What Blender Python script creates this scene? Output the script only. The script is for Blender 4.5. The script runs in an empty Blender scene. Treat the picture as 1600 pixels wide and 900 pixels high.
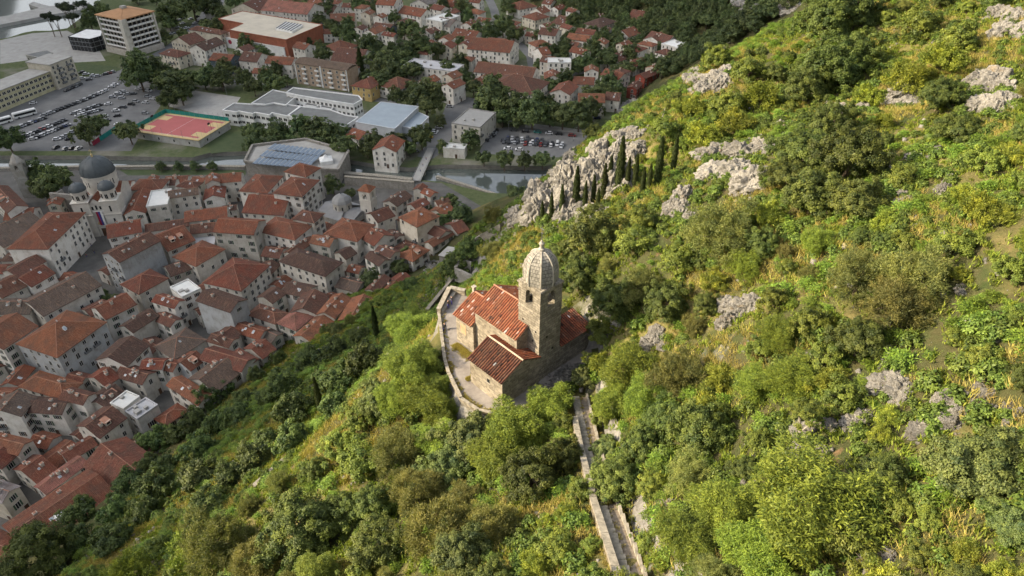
import bpy, bmesh, math, random
import numpy as np
from mathutils import Vector, Matrix, noise as mnoise
from mathutils.bvhtree import BVHTree
from mathutils.geometry import tessellate_polygon

SC = bpy.context.scene
COL = SC.collection
R = math.radians
rnd = random.Random(7)
rng = np.random.default_rng(7)

# ---------------------------------------------------------------- camera, sky, sun, exposure
CAM_H, PITCH, FOC = 150.0, R(35.8), 1081.0
cam_d = bpy.data.cameras.new('camera')
cam = bpy.data.objects.new('camera', cam_d); COL.objects.link(cam)
cam.location = (0, 0, CAM_H); cam.rotation_euler = (math.pi / 2 - PITCH, 0, 0)
cam_d.sensor_width = 36.0; cam_d.lens = 36.0 * FOC / 1600.0
cam_d.clip_start = 0.5; cam_d.clip_end = 12000
SC.camera = cam

SUN_AZ = np.array([-0.99, -0.10]); SUN_AZ /= np.linalg.norm(SUN_AZ)
SUN_EL = R(28)
SUN = Vector((SUN_AZ[0] * math.cos(SUN_EL), SUN_AZ[1] * math.cos(SUN_EL), math.sin(SUN_EL)))
world = bpy.data.worlds.new('World'); SC.world = world; world.use_nodes = True
wn = world.node_tree
sky = wn.nodes.new('ShaderNodeTexSky'); sky.sky_type = 'NISHITA'; sky.sun_disc = False
sky.sun_elevation = SUN_EL
sky.sun_rotation = math.atan2(SUN.x, SUN.y)
sky.air_density = 1.0; sky.dust_density = 5.0; sky.ozone_density = 0.6
bg = wn.nodes['Background']; bg.inputs['Strength'].default_value = 0.15
hsv = wn.nodes.new('ShaderNodeHueSaturation'); hsv.inputs['Saturation'].default_value = 0.42   # thin evening haze
wn.links.new(sky.outputs[0], hsv.inputs['Color']); wn.links.new(hsv.outputs[0], bg.inputs['Color'])
sun_d = bpy.data.lights.new('sun', 'SUN'); sun_d.energy = 4.6; sun_d.angle = R(0.6); sun_d.color = (1.0, 0.82, 0.55)
sun = bpy.data.objects.new('sun', sun_d); COL.objects.link(sun)
sun.rotation_euler = SUN.to_track_quat('Z', 'Y').to_euler()
SC.view_settings.view_transform = 'Standard'; SC.view_settings.look = 'None'
SC.view_settings.exposure = 1.22; SC.view_settings.gamma = 1.0
SC.view_settings.use_curve_mapping = False
SC.cycles.max_bounces = 5; SC.cycles.diffuse_bounces = 2; SC.cycles.transmission_bounces = 4
SC.cycles.adaptive_threshold = 0.02; SC.cycles.glossy_bounces = 2; SC.cycles.transparent_max_bounces = 4

# ---------------------------------------------------------------- pixel -> place helpers (surveying the photograph)
CP, SP = math.cos(PITCH), math.sin(PITCH)
def ray(px, py):
    x = (px - 800) / FOC; y = (py - 450) / FOC
    return np.array([x, CP - y * SP, -SP - y * CP])
def atz(px, py, z):
    d = ray(px, py); return np.array([0, 0, CAM_H]) + d * ((z - CAM_H) / d[2])
def proj(p):
    qx, qy, qz = p[0], p[1], p[2] - CAM_H
    t = qy * CP - qz * SP; v = -(qz * CP + qy * SP)
    return 800 + FOC * qx / t, 450 + FOC * v / t, t
CROPS = {'A': (0, 200, 4), 'B': (350, 200, 4), 'C': (0, 400, 4), 'D': (300, 350, 4), 'E': (0, 600, 3), 'N': (320, 0, 4),
         'M': (640, 0, 4), 'F': (180, 0, 6.667), 'P': (1000, 0, 2.647), 'G': (540, 130, 5.625), 'S': (340, 120, 7.27),
         'K': (0, 80, 5.625), 'U': (180, 100, 6.43), 'V': (720, 130, 5.296), 'H': (0, 0, 4), 'W': (80, 220, 5), 'I': (0, 0, 8),
         'X': (0, 0, 1)}
def cpx(c, x, y):
    ox, oy, s = CROPS[c]; return ox + x / s, oy + y / s
def catz(c, x, y, z): return atz(*cpx(c, x, y), z)

# ---------------------------------------------------------------- object helpers
def link(o, parent=None):
    COL.objects.link(o)
    if parent is not None: o.parent = parent
    return o
def tag(o, label=None, cat=None, group=None, kind=None):
    if label: o['label'] = label
    if cat: o['category'] = cat
    if group: o['group'] = group
    if kind: o['kind'] = kind
    return o
def empty(name, loc=(0, 0, 0), rz=0.0, label=None, cat=None, group=None):
    o = bpy.data.objects.new(name, None); COL.objects.link(o)
    o.location = loc; o.rotation_euler = (0, 0, rz); o.empty_display_size = 0.5
    return tag(o, label, cat, group)
def place(name, mesh, parent=None, loc=(0, 0, 0), rz=0.0, sc=(1, 1, 1), color=None):
    o = bpy.data.objects.new(name, mesh); link(o, parent)
    o.location = loc; o.rotation_euler = (0, 0, rz); o.scale = sc
    if color is not None: o.color = (*color, 1.0)
    return o

class MB:
    def __init__(s): s.v = []; s.f = []; s.m = []
    def poly(s, pts, mi=0):
        b = len(s.v); s.v.extend([tuple(p) for p in pts]); s.f.append(tuple(range(b, b + len(pts)))); s.m.append(mi)
    def box(s, x0, x1, y0, y1, z0, z1, mi=0):
        b = len(s.v)
        s.v += [(x0, y0, z0), (x1, y0, z0), (x1, y1, z0), (x0, y1, z0), (x0, y0, z1), (x1, y0, z1), (x1, y1, z1), (x0, y1, z1)]
        for f in ((0, 3, 2, 1), (4, 5, 6, 7), (0, 1, 5, 4), (1, 2, 6, 5), (2, 3, 7, 6), (3, 0, 4, 7)):
            s.f.append(tuple(b + i for i in f)); s.m.append(mi)
    def obox(s, p, ax, ay, hx, hy, z0, z1, mi=0):
        "box centred on p (xy) with horizontal axes ax, ay"
        c = [(p[0] + ax[0] * hx * i + ay[0] * hy * j, p[1] + ax[1] * hx * i + ay[1] * hy * j) for i, j in ((-1, -1), (1, -1), (1, 1), (-1, 1))]
        s.prism(c, z0, z1, mi)
    def prism(s, poly, z0, z1, mi=0, mtop=None, bottom=True):
        a = sum(poly[i][0] * poly[(i + 1) % len(poly)][1] - poly[(i + 1) % len(poly)][0] * poly[i][1] for i in range(len(poly)))
        if a < 0: poly = poly[::-1]
        n = len(poly); b = len(s.v)
        s.v += [(p[0], p[1], z0) for p in poly] + [(p[0], p[1], z1) for p in poly]
        for i in range(n):
            j = (i + 1) % n; s.f.append((b + i, b + j, b + n + j, b + n + i)); s.m.append(mi)
        mt = mi if mtop is None else mtop
        for t in tessellate_polygon([[Vector((p[0], p[1], 0)) for p in poly]]):
            t = list(t)
            ar = (poly[t[1]][0] - poly[t[0]][0]) * (poly[t[2]][1] - poly[t[0]][1]) - (poly[t[2]][0] - poly[t[0]][0]) * (poly[t[1]][1] - poly[t[0]][1])
            if ar < 0: t = t[::-1]
            s.f.append(tuple(b + n + i for i in t)); s.m.append(mt)
            if bottom: s.f.append(tuple(b + i for i in t[::-1])); s.m.append(mi)
    def sheet(s, poly, z, mi=0, holes=()):
        loops = [[Vector((p[0], p[1], 0)) for p in poly]] + [[Vector((p[0], p[1], 0)) for p in h] for h in holes]
        flat = [p for l in loops for p in l]; b = len(s.v)
        s.v += [(p.x, p.y, z) for p in flat]
        for t in tessellate_polygon(loops):
            t = list(t); A, B, C = (flat[i] for i in t)
            if (B.x - A.x) * (C.y - A.y) - (C.x - A.x) * (B.y - A.y) < 0: t = t[::-1]
            s.f.append(tuple(b + i for i in t)); s.m.append(mi)
    def lathe(s, prof, n=16, mi=0, c=(0, 0), rot=0.0):
        b = len(s.v)
        for r, z in prof:
            for k in range(n):
                a = rot + 2 * math.pi * k / n; s.v.append((c[0] + r * math.cos(a), c[1] + r * math.sin(a), z))
        for i in range(len(prof) - 1):
            for k in range(n):
                k2 = (k + 1) % n
                s.f.append((b + i * n + k, b + i * n + k2, b + (i + 1) * n + k2, b + (i + 1) * n + k)); s.m.append(mi)
    def tube(s, pts, rad, n=6, mi=0, cap=True):
        pts = [Vector(p) for p in pts]; b = len(s.v)
        for i, p in enumerate(pts):
            d = (pts[min(i + 1, len(pts) - 1)] - pts[max(i - 1, 0)])
            d = d.normalized() if d.length > 1e-6 else Vector((0, 0, 1))
            u = d.cross(Vector((0.3, 0.9, 0.1)) if abs(d.z) > 0.9 else Vector((0, 0, 1))).normalized(); w = d.cross(u)
            for k in range(n):
                a = 2 * math.pi * k / n; q = p + (u * math.cos(a) + w * math.sin(a)) * rad[i]; s.v.append(tuple(q))
        for i in range(len(pts) - 1):
            for k in range(n):
                k2 = (k + 1) % n
                s.f.append((b + i * n + k, b + i * n + k2, b + (i + 1) * n + k2, b + (i + 1) * n + k)); s.m.append(mi)
        if cap:
            s.f.append(tuple(b + k for k in range(n))[::-1]); s.m.append(mi)
            e = b + (len(pts) - 1) * n; s.f.append(tuple(e + k for k in range(n))); s.m.append(mi)
    def mesh(s, name, mats, smooth=False, uv=False):
        me = bpy.data.meshes.new(name); me.from_pydata(s.v, [], s.f)
        for m in (mats if isinstance(mats, (list, tuple)) else [mats]): me.materials.append(m)
        me.polygons.foreach_set('material_index', s.m)
        if smooth: me.polygons.foreach_set('use_smooth', [True] * len(s.f))
        if uv:
            l = me.uv_layers.new(name='UVMap'); me.update()
            for p in me.polygons:
                n = p.normal
                if abs(n.z) > 0.97: t, w = Vector((1, 0, 0)), Vector((0, 1, 0))
                else:
                    t = Vector((-n.y, n.x, 0)).normalized(); w = n.cross(t)
                for li in p.loop_indices:
                    q = me.vertices[me.loops[li].vertex_index].co; l.data[li].uv = (q.dot(t), q.dot(w))
        me.update(); return me
    def build(s, name, mats, parent=None, smooth=False, uv=False, loc=(0, 0, 0), rz=0.0, color=None):
        return place(name, s.mesh(name, mats, smooth, uv), parent, loc, rz, color=color)

def np_mesh(name, V, F, mat, attr=None, smooth=False):
    me = bpy.data.meshes.new(name); V = np.asarray(V, np.float32); F = np.asarray(F, np.int32)
    k = F.shape[1]
    me.vertices.add(len(V)); me.vertices.foreach_set('co', V.ravel())
    me.loops.add(F.size); me.loops.foreach_set('vertex_index', F.ravel())
    me.polygons.add(len(F)); me.polygons.foreach_set('loop_start', np.arange(0, F.size, k, dtype=np.int32))
    if smooth: me.polygons.foreach_set('use_smooth', np.ones(len(F), bool))
    for m in (mat if isinstance(mat, (list, tuple)) else [mat]): me.materials.append(m)
    me.update(calc_edges=True)
    if attr is not None:
        for nm, a in attr.items():
            at = me.attributes.new(nm, 'FLOAT', 'POINT'); at.data.foreach_set('value', np.asarray(a, np.float32))
    return me

# ---------------------------------------------------------------- materials
class NT:
    def __init__(s, name, rough=0.8, spec=0.3):
        s.m = bpy.data.materials.new(name); s.m.use_nodes = True; s.t = s.m.node_tree
        s.b = s.t.nodes['Principled BSDF']; s.b.inputs['Roughness'].default_value = rough
        s.b.inputs['Specular IOR Level'].default_value = spec
        s.out = s.t.nodes['Material Output']
    def n(s, ty, **kw):
        nd = s.t.nodes.new(ty)
        for k, v in kw.items():
            if hasattr(nd, k) and k not in nd.inputs: setattr(nd, k, v)
            else: nd.inputs[k].default_value = v
        return nd
    def l(s, a, b): s.t.links.new(a, b)
    def mix(s, fac, a, b, mode='MIX'):
        nd = s.t.nodes.new('ShaderNodeMix'); nd.data_type = 'RGBA'; nd.blend_type = mode
        for sock, v in ((nd.inputs[0], fac), (nd.inputs[6], a), (nd.inputs[7], b)):
            if hasattr(v, 'is_output'): s.l(v, sock)
            elif isinstance(v, (int, float)): sock.default_value = v if sock == nd.inputs[0] else (v, v, v, 1)
            else: sock.default_value = (*v, 1)
        return nd.outputs[2]
    def noise(s, scale, detail=4, vec=None, rough=0.6, dist=0.0):
        nd = s.n('ShaderNodeTexNoise'); nd.inputs['Scale'].default_value = scale; nd.inputs['Detail'].default_value = detail
        nd.inputs['Roughness'].default_value = rough; nd.inputs['Distortion'].default_value = dist
        if vec is not None: s.l(vec, nd.inputs['Vector'])
        return nd.outputs['Fac']
    def ramp(s, fac, lo, hi):
        nd = s.n('ShaderNodeMapRange'); nd.inputs['From Min'].default_value = lo; nd.inputs['From Max'].default_value = hi
        s.l(fac, nd.inputs['Value']); return nd.outputs['Result']
    def math(s, op, a, b=0.0):
        nd = s.n('ShaderNodeMath', operation=op)
        for i, v in enumerate((a, b)):
            if hasattr(v, 'is_output'): s.l(v, nd.inputs[i])
            else: nd.inputs[i].default_value = v
        return nd.outputs[0]
    def coord(s, which='Object'):
        return s.n('ShaderNodeTexCoord').outputs[which]
    def mapping(s, vec, sc=(1, 1, 1), loc=(0, 0, 0)):
        nd = s.n('ShaderNodeMapping'); nd.inputs['Scale'].default_value = sc; nd.inputs['Location'].default_value = loc
        s.l(vec, nd.inputs['Vector']); return nd.outputs[0]
    def geo(s): return s.n('ShaderNodeNewGeometry')
    def objinfo(s): return s.n('ShaderNodeObjectInfo')
    def jitter(s, vec):
        "shift the pattern from object to object so that copies differ"
        oi = s.objinfo(); a = s.n('ShaderNodeVectorMath', operation='ADD'); m = s.n('ShaderNodeVectorMath', operation='SCALE')
        s.l(oi.outputs['Random'], m.inputs[0]); m.inputs['Scale'].default_value = 57.0
        s.l(vec, a.inputs[0]); s.l(m.outputs[0], a.inputs[1]); return a.outputs[0]
    def bump(s, h, strength=0.4, dist=0.05):
        nd = s.n('ShaderNodeBump'); nd.inputs['Strength'].default_value = strength; nd.inputs['Distance'].default_value = dist
        s.l(h, nd.inputs['Height']); s.l(nd.outputs[0], s.b.inputs['Normal'])
    def col(s, c): s.l(c, s.b.inputs['Base Color']) if hasattr(c, 'is_output') else setattr(s.b.inputs['Base Color'], 'default_value', (*c, 1))

def plain(name, c, rough=0.7, var=0.15, scale=1.0, spec=0.3, metal=0.0, bump=0.0):
    k = NT(name, rough, spec); v = k.jitter(k.coord())
    f = k.noise(scale, 5, v)
    k.col(k.mix(k.ramp(f, 0.3, 0.7), [x * (1 - var) for x in c], [min(1, x * (1 + var)) for x in c]))
    k.b.inputs['Metallic'].default_value = metal
    if bump: k.bump(f, bump)
    return k.m
def ocol(name, rough=0.7, var=0.2, scale=0.6, spec=0.3, metal=0.0):
    k = NT(name, rough, spec); oi = k.objinfo(); f = k.noise(scale, 5, k.jitter(k.coord()))
    k.col(k.mix(k.ramp(f, 0.3, 0.72), oi.outputs['Color'], k.mix(1.0, oi.outputs['Color'], (1 - var,) * 3, 'MULTIPLY')))
    k.b.inputs['Metallic'].default_value = metal; return k.m

def m_roof():
    k = NT('clay_tiles', 0.85, 0.2); oi = k.objinfo(); uv = k.coord('UV'); ob = k.jitter(k.coord())
    sep = k.n('ShaderNodeSeparateXYZ'); k.l(uv, sep.inputs[0])
    stripe = k.math('SINE', k.math('MULTIPLY', sep.outputs[0], 2 * math.pi / 0.30))
    course = k.math('FRACT', k.math('MULTIPLY', sep.outputs[1], 1 / 0.42))
    streak = k.noise(1.0, 4, k.mapping(uv, (2.6, 0.35, 1)))
    patch = k.noise(0.28, 5, ob, 0.65); fine = k.noise(3.2, 3, ob, 0.7)
    c = oi.outputs['Color']
    c = k.mix(k.ramp(patch, 0.42, 0.72), c, k.mix(0.8, c, (0.115, 0.085, 0.068)))
    c = k.mix(k.ramp(fine, 0.38, 0.66), c, k.mix(1.0, c, (0.50, 0.48, 0.48), 'MULTIPLY'))
    c = k.mix(k.ramp(k.noise(2.1, 3, ob, 0.8), 0.60, 0.72), c, k.mix(0.5, c, (0.42, 0.30, 0.22)))
    c = k.mix(k.ramp(streak, 0.52, 0.8), c, k.mix(0.5, c, (0.50, 0.30, 0.18)))
    c = k.mix(k.ramp(stripe, 0.1, 1.0), c, k.mix(1.0, c, (0.72, 0.70, 0.70), 'MULTIPLY'))
    k.col(c)
    k.bump(k.math('ADD', stripe, k.math('ADD', k.math('MULTIPLY', course, 0.5), k.math('MULTIPLY', fine, 2.0))), 0.8, 0.07); return k.m
def m_tile_real():
    k = NT('barrel_tiles', 0.85, 0.2); oi = k.objinfo(); ob = k.coord()
    at = k.n('ShaderNodeAttribute'); at.attribute_name = 'tone'
    rp = k.n('ShaderNodeValToRGB'); cr = rp.color_ramp
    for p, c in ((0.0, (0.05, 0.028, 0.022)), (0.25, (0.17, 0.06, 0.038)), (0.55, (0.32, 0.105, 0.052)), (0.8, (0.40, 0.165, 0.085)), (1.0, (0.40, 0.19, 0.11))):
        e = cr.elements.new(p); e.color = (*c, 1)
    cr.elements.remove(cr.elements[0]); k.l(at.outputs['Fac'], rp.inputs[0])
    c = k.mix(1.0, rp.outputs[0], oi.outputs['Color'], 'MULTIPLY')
    c = k.mix(k.ramp(k.noise(0.55, 6, ob, 0.7), 0.45, 0.7), c, k.mix(0.7, c, (0.13, 0.085, 0.06)))
    k.col(c); return k.m
def m_wall():
    k = NT('old_plaster', 0.9, 0.15); oi = k.objinfo(); ob = k.jitter(k.coord())
    big = k.noise(0.35, 6, ob, 0.65); streak = k.noise(1.0, 5, k.mapping(ob, (1.5, 1.5, 0.22))); fine = k.noise(4.0, 4, ob, 0.7)
    c = oi.outputs['Color']
    c = k.mix(k.ramp(big, 0.45, 0.75), c, k.mix(1.0, c, (0.66, 0.62, 0.56), 'MULTIPLY'))
    c = k.mix(k.ramp(streak, 0.55, 0.85), c, k.mix(1.0, c, (0.55, 0.53, 0.5), 'MULTIPLY'))
    c = k.mix(k.ramp(fine, 0.4, 0.75), c, k.mix(1.0, c, (0.84, 0.82, 0.8), 'MULTIPLY'))
    k.col(c); k.bump(fine, 0.25, 0.04); return k.m
def m_masonry(name, ca, cb, mortar, bw=0.55, bh=0.27, warp=0.09, bump=0.9):
    k = NT(name, 0.92, 0.15); uv = k.coord('UV')
    nz = k.n('ShaderNodeTexNoise'); nz.inputs['Scale'].default_value = 1.6; nz.inputs['Detail'].default_value = 3; k.l(uv, nz.inputs['Vector'])
    s = k.n('ShaderNodeVectorMath', operation='SUBTRACT'); k.l(nz.outputs['Color'], s.inputs[0]); s.inputs[1].default_value = (0.5, 0.5, 0.5)
    m = k.n('ShaderNodeVectorMath', operation='SCALE'); k.l(s.outputs[0], m.inputs[0]); m.inputs['Scale'].default_value = warp * 4
    a = k.n('ShaderNodeVectorMath', operation='ADD'); k.l(uv, a.inputs[0]); k.l(m.outputs[0], a.inputs[1])
    bt = k.n('ShaderNodeTexBrick'); k.l(a.outputs[0], bt.inputs['Vector'])
    bt.inputs['Scale'].default_value = 1.0; bt.inputs['Brick Width'].default_value = bw; bt.inputs['Row Height'].default_value = bh
    bt.inputs['Mortar Size'].default_value = 0.028; bt.inputs['Mortar Smooth'].default_value = 0.4; bt.offset_frequency = 2; bt.squash = 0.75; bt.squash_frequency = 3
    bt.inputs['Color1'].default_value = (*ca, 1); bt.inputs['Color2'].default_value = (*cb, 1); bt.inputs['Mortar'].default_value = (*mortar, 1)
    ob = k.coord(); f = k.noise(0.5, 6, ob, 0.65); g = k.noise(5, 4, ob, 0.7); st = k.noise(1.0, 5, k.mapping(ob, (1.2, 1.2, 0.3)))
    c = k.mix(k.ramp(f, 0.42, 0.75), bt.outputs['Color'], k.mix(1.0, bt.outputs['Color'], (0.62, 0.60, 0.56), 'MULTIPLY'))
    c = k.mix(k.ramp(st, 0.55, 0.85), c, k.mix(1.0, c, (0.62, 0.6, 0.55), 'MULTIPLY'))
    c = k.mix(k.ramp(g, 0.35, 0.75), c, k.mix(1.0, c, (0.74, 0.72, 0.7), 'MULTIPLY'))
    k.col(c)
    k.bump(k.math('ADD', k.math('MULTIPLY', bt.outputs['Fac'], -1.0), k.math('MULTIPLY', g, 0.8)), bump, 0.08); return k.m
def m_rock():
    k = NT('limestone', 0.9, 0.2); ob = k.jitter(k.coord())
    f = k.noise(0.6, 7, ob, 0.65); g = k.noise(3.0, 6, ob, 0.7, 0.4); st = k.noise(1.2, 5, k.mapping(ob, (1.8, 1.8, 0.35)))
    c = k.mix(k.ramp(f, 0.3, 0.7), (0.145, 0.138, 0.126), (0.33, 0.313, 0.283))
    c = k.mix(k.ramp(g, 0.50, 0.72), c, (0.11, 0.105, 0.095)); c = k.mix(k.ramp(st, 0.58, 0.78), c, (0.085, 0.082, 0.078))
    c = k.mix(k.ramp(k.noise(0.9, 4, ob), 0.62, 0.74), c, (0.24, 0.185, 0.12))
    k.col(c); k.bump(k.math('ADD', k.math('ADD', g, f), k.noise(1.6, 6, k.mapping(ob, (2.2, 2.2, 0.5)), 0.75)), 1.0, 0.4); return k.m
def m_leaf(name, tint=(1, 1, 1), trans=0.16, rough=0.55):
    k = NT(name, rough, 0.25); oi = k.objinfo(); at = k.n('ShaderNodeAttribute'); at.attribute_name = 'tone'
    c = k.mix(1.0, oi.outputs['Color'], tint, 'MULTIPLY')
    t = at.outputs['Fac']
    c = k.mix(t, k.mix(1.0, c, (0.38, 0.46, 0.50), 'MULTIPLY'), k.mix(1.0, c, (1.62, 1.42, 1.05), 'MULTIPLY'))
    hs = k.n('ShaderNodeHueSaturation'); k.l(c, hs.inputs['Color'])
    k.l(k.math('ADD', 0.488, k.math('MULTIPLY', oi.outputs['Random'], 0.024)), hs.inputs['Hue'])
    k.l(k.math('ADD', 0.8, k.math('MULTIPLY', oi.outputs['Random'], 0.4)), hs.inputs['Value'])
    c = hs.outputs[0]; k.col(c)
    tr = k.n('ShaderNodeBsdfTranslucent'); k.l(k.mix(1.0, c, (1.35, 1.5, 0.55), 'MULTIPLY'), tr.inputs['Color'])
    mx = k.n('ShaderNodeMixShader'); mx.inputs[0].default_value = trans
    k.l(k.b.outputs[0], mx.inputs[1]); k.l(tr.outputs[0], mx.inputs[2]); k.l(mx.outputs[0], k.out.inputs['Surface']); return k.m
def m_hill():
    k = NT('hill_soil', 0.95, 0.1); ob = k.coord()
    a = k.noise(0.05, 6, ob, 0.6); b = k.noise(0.35, 6, ob, 0.65); f = k.noise(2.5, 5, ob, 0.7)
    c = k.mix(k.ramp(b, 0.35, 0.68), (0.075, 0.066, 0.032), (0.045, 0.062, 0.02))
    c = k.mix(k.ramp(a, 0.50, 0.66), c, k.mix(k.ramp(f, 0.3, 0.7), (0.24, 0.19, 0.08), (0.13, 0.13, 0.042)))
    c = k.mix(k.ramp(k.noise(0.5, 5, ob), 0.64, 0.74), c, (0.20, 0.125, 0.07))
    rk = k.mix(k.ramp(k.noise(0.8, 6, ob), 0.35, 0.7), (0.13, 0.125, 0.115), (0.30, 0.285, 0.26))
    rk = k.mix(k.ramp(k.noise(1.0, 5, k.mapping(ob, (0.6, 0.6, 0.12))), 0.5, 0.7), rk, (0.17, 0.165, 0.15))
    sep = k.n('ShaderNodeSeparateXYZ'); k.l(k.geo().outputs['True Normal'], sep.inputs[0])
    st = k.math('ADD', sep.outputs[2], k.math('MULTIPLY', k.noise(0.3, 4, ob), 0.3))
    c = k.mix(k.ramp(st, 0.80, 0.70), c, rk)
    k.col(c); k.bump(k.math('ADD', f, b), 0.8, 0.25); return k.m
def m_ground():
    k = NT('valley_ground', 0.95, 0.1); ob = k.coord()
    a = k.noise(0.03, 6, ob, 0.6); b = k.noise(0.4, 6, ob, 0.65)
    c = k.mix(k.ramp(b, 0.35, 0.7), (0.07, 0.095, 0.04), (0.12, 0.13, 0.065))
    c = k.mix(k.ramp(a, 0.52, 0.66), c, (0.21, 0.195, 0.165)); k.col(c); k.bump(b, 0.4, 0.1); return k.m
def m_pave(name, ca, cb, sc=0.25, joint=None):
    k = NT(name, 0.85, 0.25); ob = k.coord()
    a = k.noise(sc, 6, ob, 0.65); b = k.noise(3.0, 5, ob, 0.7)
    c = k.mix(k.ramp(a, 0.3, 0.7), ca, cb); c = k.mix(k.ramp(b, 0.45, 0.8), c, k.mix(1.0, c, (0.75,) * 3, 'MULTIPLY'))
    k.col(c); k.bump(b, 0.2, 0.03); return k.m
def m_water():
    k = NT('water', 0.06, 0.5); k.col((0.085, 0.10, 0.09)); k.b.inputs['IOR'].default_value = 2.3
    g = k.noise(0.5, 3, k.mapping(k.coord(), (1, 1, 1))); h = k.noise(0.09, 3, k.coord()); k.bump(k.math('ADD', k.math('MULTIPLY', g, 0.3), h), 0.10, 0.25); return k.m

M = dict(
    roof=m_roof(), tiles=m_tile_real(), wall=m_wall(), rock=m_rock(), hill=m_hill(), ground=m_ground(), water=m_water(),
    chapel=m_masonry('chapel_rubble_stone', (0.44, 0.39, 0.31), (0.21, 0.185, 0.145), (0.36, 0.32, 0.255), 0.60, 0.32, 0.13),
    tower=m_masonry('tower_ashlar', (0.40, 0.365, 0.30), (0.22, 0.20, 0.165), (0.14, 0.125, 0.10), 0.80, 0.40, 0.09),
    drystone=m_masonry('retaining_stone', (0.36, 0.33, 0.28), (0.27, 0.25, 0.21), (0.14, 0.125, 0.10), 0.42, 0.24, 0.12),
    townstone=m_masonry('town_stone', (0.44, 0.42, 0.38), (0.36, 0.34, 0.31), (0.30, 0.28, 0.25), 0.8, 0.35, 0.05),
    dome=plain('dome_stone', (0.27, 0.255, 0.225), 0.9, 0.38, 2.2, bump=0.3), rib=plain('rib_stone', (0.33, 0.305, 0.26), 0.9, 0.2, 1.5),
    mortar=plain('mortar', (0.07, 0.065, 0.055), 0.95), capstone=plain('capstone', (0.27, 0.245, 0.20), 0.9, 0.40, 1.6, bump=0.3),
    glass=plain('window_dark', (0.02, 0.022, 0.025), 0.25, 0.3, 0.3, 0.5), stone_trim=plain('stone_trim', (0.50, 0.48, 0.43), 0.85, 0.15, 0.7),
    green_sh=plain('green_shutter', (0.035, 0.075, 0.045), 0.6, 0.3, 0.4), brown_sh=plain('brown_shutter', (0.09, 0.05, 0.03), 0.6, 0.3, 0.4),
    white=plain('white_paint', (0.72, 0.72, 0.70), 0.6, 0.12, 0.4), ridge=plain('ridge_tiles', (0.34, 0.175, 0.115), 0.85, 0.25, 0.8),
    chimney=plain('chimney_plaster', (0.46, 0.42, 0.36), 0.9, 0.25, 0.8), skylight=plain('skylight_glass', (0.30, 0.34, 0.38), 0.15, 0.1, 0.5, 0.6),
    grey_roof=plain('grey_membrane', (0.17, 0.175, 0.17), 0.85, 0.18, 0.25), cream_roof=plain('cream_membrane', (0.50, 0.45, 0.36), 0.85, 0.14, 0.15),
    blue_roof=plain('blue_grey_sheet', (0.27, 0.32, 0.36), 0.5, 0.08, 0.2), brick=plain('red_brick_band', (0.28, 0.10, 0.06), 0.85, 0.2, 0.4),
    asphalt=m_pave('asphalt', (0.125, 0.125, 0.124), (0.20, 0.20, 0.195), 0.12), paving=m_pave('stone_paving', (0.085, 0.082, 0.076), (0.15, 0.145, 0.135), 0.2),
    terrace=m_pave('terrace_paving', (0.17, 0.15, 0.135), (0.31, 0.282, 0.255), 0.45), concrete=m_pave('concrete', (0.30, 0.29, 0.27), (0.42, 0.41, 0.38), 0.2),
    gravel=m_pave('cobbles', (0.13, 0.105, 0.08), (0.27, 0.23, 0.185), 2.6), lawn=m_pave('lawn', (0.045, 0.07, 0.026), (0.08, 0.10, 0.045), 0.3),
    court_red=plain('court_red', (0.40, 0.115, 0.11), 0.8, 0.06, 0.2), court_yel=plain('court_yellow', (0.52, 0.40, 0.20), 0.8, 0.06, 0.2),
    line=plain('line_paint', (0.75, 0.73, 0.70), 0.7), net=plain('green_screen', (0.02, 0.22, 0.19), 0.7, 0.2, 0.5), metal=plain('grey_metal', (0.22, 0.23, 0.24), 0.5, 0.1, 1.0, 0.5, 0.5),
    lead=plain('lead_sheet', (0.070, 0.082, 0.088), 0.55, 0.2, 0.5, 0.4), pale=plain('pale_limestone', (0.56, 0.53, 0.47), 0.9, 0.15, 0.35, bump=0.15),
    red=plain('flag_red', (0.30, 0.03, 0.06), 0.8), blue=plain('flag_blue', (0.05, 0.05, 0.22), 0.8), tan=plain('hotel_roof', (0.40, 0.22, 0.11), 0.8, 0.15, 0.2),
    objc=ocol('painted', 0.75, 0.15), carpaint=ocol('car_paint', 0.28, 0.04, 0.3, 0.5), tyre=plain('tyre', (0.02, 0.02, 0.02), 0.9), panel=plain('ribbed_panel', (0.20, 0.25, 0.31), 0.35, 0.2, 0.5, 0.5),
    bark=plain('bark', (0.13, 0.10, 0.075), 0.95, 0.35, 2.0, bump=0.4), deadwood=plain('dead_wood', (0.30, 0.27, 0.23), 0.95, 0.25, 2.0),
    leaf=m_leaf('broad_leaves'), needle=m_leaf('dark_needles', (1, 1, 1), 0.12, 0.7), olive=m_leaf('feathery_leaves', (1, 1, 1), 0.25, 0.6), straw=m_leaf('dry_grass', (1, 1, 1), 0.25, 0.8),
    skin=plain('skin', (0.45, 0.28, 0.20), 0.6), cloth=ocol('clothes', 0.9), hair=plain('hair', (0.03, 0.02, 0.015), 0.7), water_edge=plain('wet_stone', (0.20, 0.19, 0.165), 0.9, 0.25, 0.4),
)
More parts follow.
